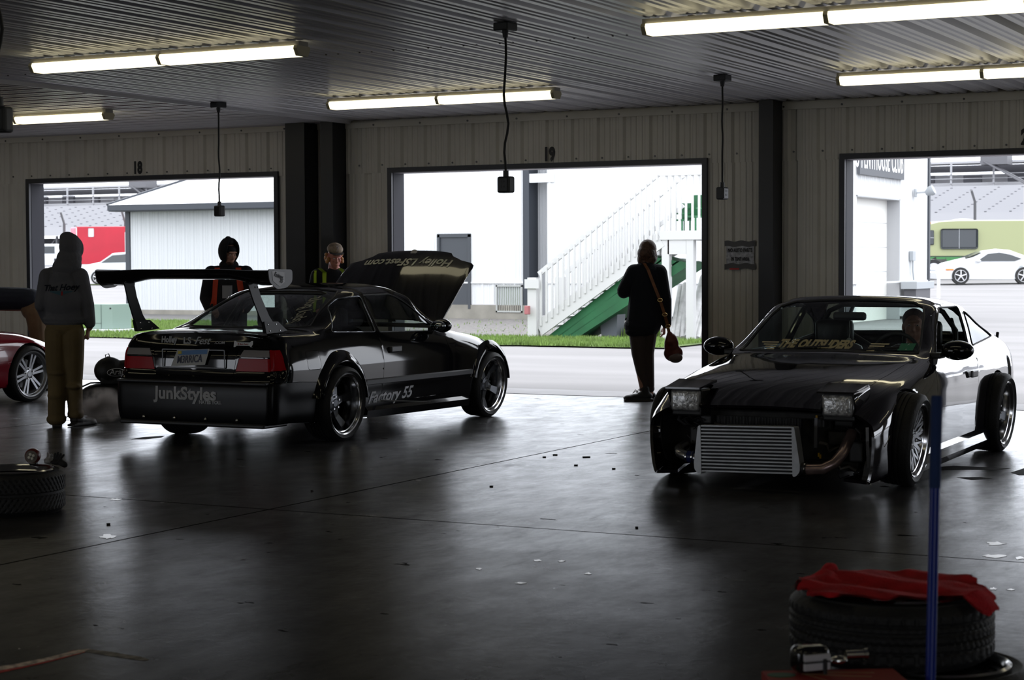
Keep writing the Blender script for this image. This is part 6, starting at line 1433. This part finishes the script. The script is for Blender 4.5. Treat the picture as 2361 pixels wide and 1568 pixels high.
# ------------------------------------------------------------------ red roadster cut by the left edge
redp = M('red_paint', (0.20, 0.006, 0.016), .12, coat=1.0)
rc = thing('red_roadster', 'dark red sports car with silver wheels cut off by the left edge of the frame', 'car', (-14.32, 14.95, 0), PI/2)   # local origin at the front axle, +X toward the door
def rg(x, top, zc, k=1.0, zb=.16, bt=.70, open_=False):
    t5 = [(.62*k, top+.025), (.54*k, top+.04), (.40*k, zc-.015), (.2*k, zc-.004), (0, zc)]
    return [(x, a*k, b) for a, b in zip((.55,.72,.765,.785,.80,.795,.775,bt), (zb, .16, .22, .34, .45, .55, min(.64, top-.05), top))]+[(x, a, b) for a, b in t5]
CR = [rg(-3.05,.66,.70,.80,.25), rg(-3.0,.70,.73,.90,.2), rg(-2.7,.76,.79,.98), rg(-2.25,.79,.82), rg(-1.7,.80,.83), rg(-1.2,.79,.82), rg(-.75,.77,.80), rg(-.35,.72,.76), rg(0,.685,.72), rg(.25,.63,.67,.985), rg(.5,.55,.60,.93,.14), rg(.66,.46,.52,.82,.14), rg(.73,.40,.44,.66,.16)]
SR = Surf(CR, 8, 6)
cr = SR.cut([('arch', arc(0,.295,.325,.13), (0,2), (5,11,0,7)), ('arch', arc(-2.26,.295,.325,.13), (0,2), (1,6,0,7)), ('door', rounded([(-1.75,.24),(-1.78,.60),(-1.70,.785),(-.80,.765),(-.74,.6),(-.78,.24)], .03), (0,2), (2,8,1,8)),
  ('cockpit', [(-1.95,0),(-1.95,.5),(-1.80,.60),(-.95,.60),(-.85,.5),(-.80,0)], (0,1), (2,8,7,12)), ('lamp', rounded([(.22,.34),(.22,.56),(.40,.53),(.42,.36)], .03), (0,1), (8,12,7,12))])
both([cr['body'], cr['lamp']], 'body', redp, rc, depth=.02, gap=.001, outward=(-1.2,0,.4))
for sd in (1, -1):
    one(cr['door'], sd, 'door', redp, rc, outward=(-1.2,0,.4))
    for x in (0, -2.26):
        wheel(rc, (x, sd*.715, .295), R=.295, W=.21, rr=.232, dish=.03, n=6, style='twin', spm=silver, camber=-3, side=sd, lip=silver, spin=.25)
        MB().grid([[(x+.335*math.cos(math.radians(q)), sd*yy, .295+.335*math.sin(math.radians(q))) for yy in (.42, .76)] for q in range(-20, 201, 10)]).build('wheel_housing', darkin, rc)
MB().box((-2.9,-.5,.17), (.6,.5,.2)).box((-1.9,-.6,.2), (-.85,.6,.3)).build('floor_pan', darkin, rc)
MB().grid([[(-.88-.28*j, y, .80+.30*j) for j in (0, .5, 1)] for y in np.linspace(-.55, .55, 9)]).build('windshield', g_clear, rc)
for y in (-.33, .33): MB().rbox((-1.85,y-.22,.3), (-1.7,y+.22,.98), .05).build('seat_back', matte, rc, 60)

# ------------------------------------------------------------------ loose wheels
def loose(par, R=.31, W=.24, rr=.24, z0=0.0, pat=0, rim=None, bowl=.14, lipm=None):
    n = 300; prof = [(rr, .02, 0), (rr+.02, .006, 0), (rr+(R-rr)*.5, 0, 0), (R-.02, .012, 0), (R-.004, .028, 0)]
    K = 26; tw0, tw1 = .035, W-.035
    for k in range(K+1): prof.append((R, tw0+(tw1-tw0)*k/K, 1))
    prof += [(R-.004, W-.028, 0), (R-.02, W-.012, 0), (R-.035, W-.006, 0), (rr+(R-rr)*.5, W, 0), (rr+.02, W-.006, 0), (rr, W-.02, 0)]
    G = []
    for i in range(n+1):
        a = 2*PI*i/n; row = []
        for r, z, t in prof:
            if t:
                f = (z-tw0)/(tw1-tw0); g = 0
                if pat == 0:
                    v = (i/5.0 + abs(f-.5)*4.0) % 1.0; g = .007 if v < .25 else 0
                    if abs(f-.5) < .04: g = .008
                else:
                    if min(abs(f-q) for q in (.2, .42, .62, .82)) < .035: g = .008
                    if (f < .18 or f > .84) and (i % 6) < 1.2: g = .006
                    if .22 < f < .80 and ((i/4.0+f*3) % 1.0) < .2: g = .004
                r = r-g
            row.append((r*math.cos(a), r*math.sin(a), z0+z))
        G.append(row)
    MB().grid(G).build('tyre', tyrem, par, 35, True)
    lm = lipm or polish
    ro = MB().lathe([(rr-.004, z0+.03), (rr-.02, z0+.05), (rr-.03, z0+W-bowl), (rr-.028, z0+W-.05), (rr-.012, z0+W-.03), (rr+.004, z0+W-.012), (rr+.008, z0+W+.002), (rr, z0+W+.008), (rr-.012, z0+W-.004), (rr-.016, z0+W-.02), (rr-.026, z0+W-.03)], 72).build('rim', lm, par, 40)
    mb = MB()
    for k in range(5):
        a = 2*PI*k/5; d = Vector((math.cos(a), math.sin(a), 0)); mb.bar(d*.04+Vector((0,0,z0+W-bowl)), d*(rr-.03)+Vector((0,0,z0+W-bowl+.02)), .06, .03)
    mb.build('spokes', spokeg, par); MB().lathe([(0, z0+W-bowl+.02), (.06, z0+W-bowl+.02), (.07, z0+W-bowl-.03), (0, z0+W-bowl-.03)], 32).build('hub', spokeg, par, 40)
fh = Vector((FW.x, FW.y, 0)).normalized(); rh = Vector((fh.y, -fh.x, 0))
c0 = gr(-8, 1196, 0)+fh*.315
wl_ = thing('loose_wheel', 'wheel with chunky tread lying flat on the floor at the left edge', 'wheel', c0, .4)
loose(wl_, .31, .245, .245, 0, 0)
dl_ = FW.dot(c0-Vector((0,0,CAMZ)))/FPX
# red lamp, gloves and bag on the wheel
lp = c0+rh*(28*dl_)+fh*.245+Vector((0,0,.253)); lt = thing('clip_lamp', 'small round red lamp standing on the rim of the loose wheel', 'lamp', lp, -FACE)
MB().lathe([(.0,.0),(.040,.0),(.046,.008),(.046,.03),(.036,.045),(0,.05)], 28, tr(0,0,.048) @ rot('X', 90)).build('housing', M('lamp_red_shell', (.10,.006,.006), .3), lt, 40)
fc_ = MB().lathe([(0,0),(.034,0),(.036,.004),(0,.005)], 24, tr(0,-.046,.048) @ rot('X', 90)).build('lens', M('lens_grey', (.20,.18,.16), .15), lt, 40)
for a in range(4): MB().ell((.014*math.cos(a*PI/2+.4), -.054, .048+.014*math.sin(a*PI/2+.4)), (.009,.005,.009)).build('led', M('led_pale', (.75,.72,.62), .2), lt, 80)
MB().box((-.02,-.02,-.004), (.02,.02,.006)).build('foot', matte, lt)
gp_ = c0+rh*(66*dl_)+fh*.22+Vector((0,0,.255))
tag(blob([('e',(0,0,.022),(.030,.028,.022)), c_((0,0,.03),.014,(.02,.0,.055),.010), c_((.0,0,.03),.012,(-.012,.01,.065),.008), ('e',(.02,.01,.02),(.02,.02,.018))], .004, 2).build('plastic_bag', M('clear_bag', (.30,.29,.28), .2, alpha=.75), None, 180, False, gp_-Vector((0,0,.004))), 'crumpled clear plastic bag on the loose wheel beside the red lamp', 'bag')
gl = c0+rh*(88*dl_)+fh*.19+Vector((0,0,.248))
P = [('e',(0,0,.018),(.045,.03,.016)), c_((.03,0,.02),.02,(.07,-.01,.008),.018)]
for i in range(4): P.append(c_((-.02+.008*i,0,.02),.009,(-.02+.022*i,.01,.075-.006*abs(i-1)),.007))
tag(blob(P, .004, 2).build('work_glove', M('glove_black', (.010,.010,.011), .85), None, 180, False, gl), 'black work glove with raised fingers on the loose wheel', 'glove')

# right foreground stack
ct = far(2055, 1364, 5.95); s0_ = Vector((ct.x, ct.y, 0)); lowc = far(2150, 1520, 5.88); lowc.z = 0
w2 = thing('loose_wheel', 'wheel lying on the floor underneath the towel-covered one, its edge showing on the right', 'wheel', lowc, 1.0, 'stacked wheels in the right foreground'); loose(w2, .315, .185, .235, 0, 1, bowl=.08)
w1 = thing('loose_wheel', 'wheel topped by the red towel in the right foreground', 'wheel', (s0_.x, s0_.y, .192), .2, 'stacked wheels in the right foreground'); loose(w1, .322, .205, .245, 0, 1, bowl=.10)
# red towel draped over the wheel
rnd = random.Random(4); n = 60; G = []
def nz(x, y): return .5*math.sin(x*17+3*math.sin(y*9))+.35*math.sin(y*23+2*math.sin(x*13))+.25*math.sin((x+y)*41)
for i in range(n+1):
    row = []
    for j in range(n+1):
        u, v = -1+2*i/n, -1+2*j/n; x = u*.285+.012*math.sin(v*7+1)+.01*math.sin(v*17); y = v*.235+.018*math.sin(u*5)+.012*math.sin(u*13+2)-.02*u
        if abs(u) > .85: y *= 1-.25*(abs(u)-.85)/.15
        r = math.hypot(x, y); z = .013+.012*(1+nz(x, y)) - .018*max(0, 1-r/.20)*(.6)
        if r > .295: z -= (r-.295)*.8
        if u < -.55: z += .03*math.exp(-((u+.62)/.1)**2)*(v > -.2)*max(0, v)
        row.append(w_ := (x, y, z))
    G.append(row)
tw = MB().grid(G).grid([[(a, b, c-.006) for a, b, c in r] for r in G]).build('towel', M('red_terry', (0.62, 0.008, 0.018), .95, noise=.25, nscale=12, bump=1.0, bscale=180), None, 180)
tw.location = (s0_.x, s0_.y, .192+.205); tw.rotation_euler = (0, 0, -FACE-.03); tag(tw, 'crumpled red terry towel spread over the top foreground wheel', 'towel')
# blue jack handle and jack
pt_, pb2 = far(2160, 912, 5.3), far(2147, 1490, 5.3); dd = (pb2-pt_).normalized(); pz_ = pt_+dd*((.14-pt_.z)/dd.z); pm_ = pt_+dd*(pt_-far(2155, 1125, 5.3)).length
jk = thing('floor_jack', 'blue jack handle standing upright in front of the covered wheel', 'jack', (pz_.x, pz_.y, 0), -FACE); off = Vector((pz_.x, pz_.y, 0))
def J(p): return Matrix.Rotation(FACE, 3, 'Z') @ (p-off)
MB().tube([J(pt_), J(pt_+dd*.006), J(pm_)], [.0135, .0162, .0162], 24).build('grip', M('blue_foam', (0.018, 0.045, 0.16), .75), jk, 60)
MB().cyl(J(pm_), J(pz_), .0145, 24).build('handle_tube', M('blue_enamel', (0.004, 0.022, 0.26), .35), jk, 60)
MB().rbox((-.05,-.42,.04), (-.035,.08,.12), .01).rbox((.035,-.42,.04), (.05,.08,.12), .01).rbox((-.05,-.02,.05), (.05,.06,.14), .01).build('chassis', M('jack_red', (.25,.01,.01), .4), jk)
for y, r in ((-.38,.035), (.03,.03)):
    for sx_ in (-1, 1): MB().cyl((sx_*.052,y,r), (sx_*.078,y,r), r, 20).build('wheel', gm, jk, 40)
MB().bar((0,-.02,.09), (0,-.34,.13), .04, .03).build('lift_arm', gm, jk); MB().cyl((0,-.34,.13), (0,-.34,.15), .035, 20).build('saddle', gm, jk)
# red carton with a dark lamp on it
bx = far(1920, 1560, 5.32); hz = .272; bo = thing('red_carton', 'red cardboard box with a green round mark at the bottom edge of the frame', 'box', (bx.x, bx.y, 0), -FACE+.06)
crd = M('carton_red', (0.30, 0.016, 0.010), .7, noise=.12, nscale=6)
MB().rbox((-.195,-.17,0), (.19,.055,hz), .004).build('carton', crd, bo)
MB().lathe([(0,.0015),(.034,.0015),(.034,0)], 32, tr(-.15,-.01,hz) @ Matrix.Diagonal((1.2,.9,1,1))).build('round_mark', M('mark_green', (.008,.085,.03), .6), bo)
text_mb('OK', .03, 1.0, 0, .0006, .0006).xf(tr(-.15,-.012,hz+.002)).build('lettering', M('mark_pale', (.2,.3,.22), .6), bo) if False else None
for i, (a, b) in enumerate((((-.10,.03),(-.02,-.12)), ((-.09,.0),(.1,-.05)), ((-.04,.02),(.12,.0)))): MB().box((0,-.0012,0), (math.dist(a, b),.0012,.0012), tr(*a, hz) @ Matrix.Rotation(math.atan2(b[1]-a[1], b[0]-a[0]), 4, 'Z')).build('printed_line', M('line_tan', (.35,.22,.10), .7), bo)
lb = far(1868, 1520, 5.33); lo_ = thing('work_light', 'small black and silver work light lying on the red box', 'lamp', (lb.x, lb.y, hz+.002), -FACE+.35)
MB().rbox((-.052,-.035,.0), (.052,.04,.078), .022, None, 4).build('housing', M('gloss_black', (.008,.008,.01), .15, coat=1), lo_, 50)
MB().rbox((-.040,-.040,.012), (.044,-.030,.034), .003).rbox((-.040,-.040,.038), (.044,-.030,.058), .003).build('silver_panel', M('panel_silver', (.62,.62,.66), .35), lo_)
MB().box((-.04,-.042,.034), (.044,-.036,.038)).build('panel_gap', matte, lo_); MB().rbox((.018,-.048,-.0), (.030,-.04,.045), .003).build('clip', matte, lo_)
rb = far(1965, 1513, 5.42); rt_ = thing('socket_wrench', 'chrome wrench resting on the red box behind the work light', 'wrench', (rb.x, rb.y, hz+.004), -FACE+.2)
MB().cyl((-.02,0,.028), (.035,0,.028), .013, 16).cyl((.035,0,.028), (.045,0,.028), .017, 16).build('handle', nutm, rt_, 40); MB().ell((-.045,-.01,.016), (.028,.018,.014)).build('head', nutm, rt_, 60)

# ------------------------------------------------------------------ helmet bag, kit bag, exhaust vapour
fab = M('bag_nylon', (0.006, 0.006, 0.007), .55, bump=.5, bscale=18)
kb = gr(232, 962, 0)+fh*.18; kt = thing('kit_bag', 'large black soft bag on the floor left of the winged coupe', 'bag', kb, -FACE)
blob([('e',(-.02,0,.16),(.24,.16,.15)), c_((-.12,0,.12),.13,(.14,0,.14),.14,(0,1,0),.9), ('e',(.10,0,.22),(.15,.13,.10)), ('b',(-.22,-.13,.01),(.22,.13,.09))], .010, 6).build('bag_body', fab, kt, 180)
MB().tube([(-.20,-.05,.28),(-.12,-.05,.315),(-.02,-.05,.318),(.08,-.05,.30)], .008, 6).build('piping', rub, kt, 60)
hb = Vector((kb.x, kb.y, 0))+rh*.09; ht = thing('helmet_bag', 'round black helmet bag with a white oval logo sitting on the kit bag', 'bag', (hb.x, hb.y, .305), -FACE+.15)
hbm = blob([('e',(-.04,0,.125),(.145,.13,.13)), ('e',(.10,.02,.12),(.14,.12,.105)), ('b',(-.12,-.10,.0),(.16,.10,.05)), c_((-.06,0,.22),.04,(-.05,0,.255),.012)], .009, 6); ho = hbm.build('bag_body', fab, ht, 180)
bvb = bvh_of([ho]); project(text_mb('Arai', .075, .95, .15, .001, .0006).xf(frame((.03,-.4,.115), (1,0,0), (0,0,1))), bvb, (0,1,0), .004).build('logo', decal, ht)
project(MB().tube([(.03+.082*math.cos(a), -.4, .113+.036*math.sin(a)) for a in np.linspace(0, 2*PI, 33)[:-1]], .0022, 4, closed=True), bvb, (0,1,0), .004).build('logo_oval', decal, ht)
project(text_mb('helmets', .024, 1.4, .15, .0, .0006).xf(frame((.04,-.4,.055), (1,0,0), (0,0,1))), bvb, (0,1,0), .004).build('small_lettering', decal, ht) if False else None
MB().tube([(-.07,0,.24),(-.075,0,.275),(-.045,0,.285),(-.03,0,.245)], .005, 6).build('drawstring', rub, ht, 60)
vm = bpy.data.materials.new('vapour'); vm.use_nodes = True; nt = vm.node_tree; nt.nodes.clear()
o_ = nt.nodes.new('ShaderNodeOutputMaterial'); pv = nt.nodes.new('ShaderNodeVolumePrincipled'); pv.inputs['Color'].default_value = (.75,.66,.60,1); pv.inputs['Anisotropy'].default_value = .55
tc = nt.nodes.new('ShaderNodeTexCoord'); nn = nt.nodes.new('ShaderNodeTexNoise'); nn.inputs['Scale'].default_value = 7; nn.inputs['Detail'].default_value = 5
gd = nt.nodes.new('ShaderNodeTexGradient'); gd.gradient_type = 'SPHERICAL'; mpg = nt.nodes.new('ShaderNodeMapping'); mpg.inputs['Scale'].default_value = (4.0, 5.5, 6.0)
ra = nt.nodes.new('ShaderNodeMapRange'); ra.inputs[1].default_value = .42; ra.inputs[2].default_value = .72; ra.inputs[3].default_value = 0; ra.inputs[4].default_value = 1
mm_ = nt.nodes.new('ShaderNodeMath'); mm_.operation = 'MULTIPLY'; m3_ = nt.nodes.new('ShaderNodeMath'); m3_.operation = 'MULTIPLY'; m3_.inputs[1].default_value = 48.0
LK = nt.links.new; LK(tc.outputs['Object'], nn.inputs['Vector']); LK(tc.outputs['Object'], mpg.inputs[0]); LK(mpg.outputs[0], gd.inputs[0]); LK(nn.outputs[0], ra.inputs[0]); LK(ra.outputs[0], mm_.inputs[0]); LK(gd.outputs['Fac'], mm_.inputs[1]); LK(mm_.outputs[0], m3_.inputs[0]); LK(m3_.outputs[0], pv.inputs['Density']); LK(pv.outputs[0], o_.inputs['Volume'])
vp = gr(238, 985, 0)-fh*.05+Vector((0,0,.20))
vo = MB().ell((0,0,0), (.26,.19,.17), None, 24, 14).build('exhaust_vapour', vm, None, 180, False, vp); vo.rotation_euler = (0, 0, -FACE)
tag(vo, 'wisp of exhaust vapour drifting behind the winged coupe near the kit bag', 'vapour', kind='stuff')

# ------------------------------------------------------------------ floor marks and litter
def flat(pts, h, name, mat, z=.0005):
    vs = [gr(x, y, 0) for x, y in pts]; n = len(vs); mb = MB(); mb.add([(v.x, v.y, z) for v in vs]+[(v.x, v.y, z+h) for v in vs], [tuple(range(n)), tuple(range(2*n-1, n-1, -1))]+[(i, (i+1) % n, (i+1) % n+n, i+n) for i in range(n)]); return mb.build(name, mat)
tag(flat([(-20,1540),(40,1531),(110,1517),(180,1499),(206,1497),(190,1505),(120,1522),(50,1538),(-20,1550)], .0012, 'floor_tape', M('worn_tape', (.60,.48,.40), .8, noise=.7, nscale=30)), 'worn pale tape line on the floor in the lower left corner', 'tape')
tag(flat([(-20,1556),(50,1541),(120,1525),(196,1504),(170,1500),(110,1520),(40,1535),(-20,1546)], .0008, 'red_floor_line', M('worn_red_paint', (.45,.03,.02), .8, noise=.6, nscale=25)), 'worn red paint line under the pale tape in the lower left corner', 'line')
tag(flat([(206,1497),(260,1504),(330,1516),(345,1522),(330,1524),(250,1512),(195,1503)], .0006, 'chalk_line', M('chalk', (.22,.20,.18), .9, noise=.6, nscale=25)), 'faint chalky line on the floor right of the worn tape', 'line')
rnd = random.Random(9); chipm = M('white_paint_chip', (.60,.61,.64), .25, spec=.6); 
chips = [(250,1238,46,12,'paint flake on the floor, largest one near the left wheel'),(268,1152,34,5,'thin paint flake near the floor joint left of centre'),(1105,1312,16,5,'small paint flake in the middle foreground, leftmost of its row'),(1238,1293,26,6,'paint flake in the middle foreground below the long joint'),(1294,1294,20,4,'thin paint flake right of the middle foreground pair'),(1355,1323,18,5,'paint flake in the foreground nearest the front of the silver intercooler car'),(1200,1345,30,4,'narrow scratch-like paint flake lowest in the middle foreground'),(2296,1254,58,9,'large paint flake by the right edge above the floor joint'),(2290,1283,60,10,'broad paint flake by the right edge on the floor joint'),(2350,1287,24,9,'paint flake touching the right frame edge'),(2290,1358,22,6,'paint flake right of the towel, the upper one'),(2330,1360,20,4,'paint flake right of the towel, the lower one')]
for x, y, w_, h_, lab in chips:
    pts = [(x+w_/2*math.cos(a)*rnd.uniform(.45, 1.1), y+h_/2*math.sin(a)*rnd.uniform(.4, 1.2)) for a in [2*PI*k/14 for k in range(14)]]
    tag(flat(pts, .0012, 'paint_flake', chipm), 'white '+lab, 'paint flake', 'white paint flakes on the floor')
crumb = M('rubber_crumb', (.008,.008,.008), .7)
for x, y, w_, lab in ((1255,1055,8,'leftmost of three near the nose of the right car'),(1280,1050,11,'middle of three near the nose of the right car'),(1352,1055,18,'longest one, beside the nose of the right car'),(1328,1074,9,'small one below the row beside the right car'),(1415,1082,8,'small one nearest the front corner of the right car'),(1468,1218,7,'single one just below the long floor joint'),(250,1210,9,'one above the big white flake on the left'),(720,1133,6,'small one in the shadow of the winged coupe'),(1133,1123,8,'one in the middle of the floor')):
    p = gr(x, y, 0); k = FW.dot(p-Vector((0,0,CAMZ)))/FPX
    o = MB().rbox((-w_*k/2,-.012,0), (w_*k/2,.012,.008), .003).build('rubber_crumb', crumb, None, None, False, (p.x, p.y, .0005)); o.rotation_euler = (0,0,-FACE+rnd.uniform(-.3,.3)); tag(o, 'black rubber crumb on the floor, '+lab, 'debris', 'rubber crumbs on the floor')
oil = M('wet_stain', (.004,.004,.005), .75, spec=.08)
for pts, lab in (([(2150,1078),(2200,1074),(2260,1077),(2330,1080),(2300,1084),(2230,1083),(2170,1084)], 'upper long dark puddle on the floor by the right edge'), ([(2330,1090),(2361,1080),(2400,1084),(2390,1096),(2350,1096)], 'dark puddle cut by the right frame edge'), ([(2205,1101),(2260,1100),(2290,1104),(2240,1107)], 'thin dark puddle just above the blue pole height on the right'), ([(300,1013),(330,1008),(380,1005),(372,1009),(335,1013)], 'thin dark puddle under the rear of the winged coupe')):
    tag(flat(pts, .0006, 'oil_puddle', oil), lab, 'puddle', 'dark puddles on the concrete')
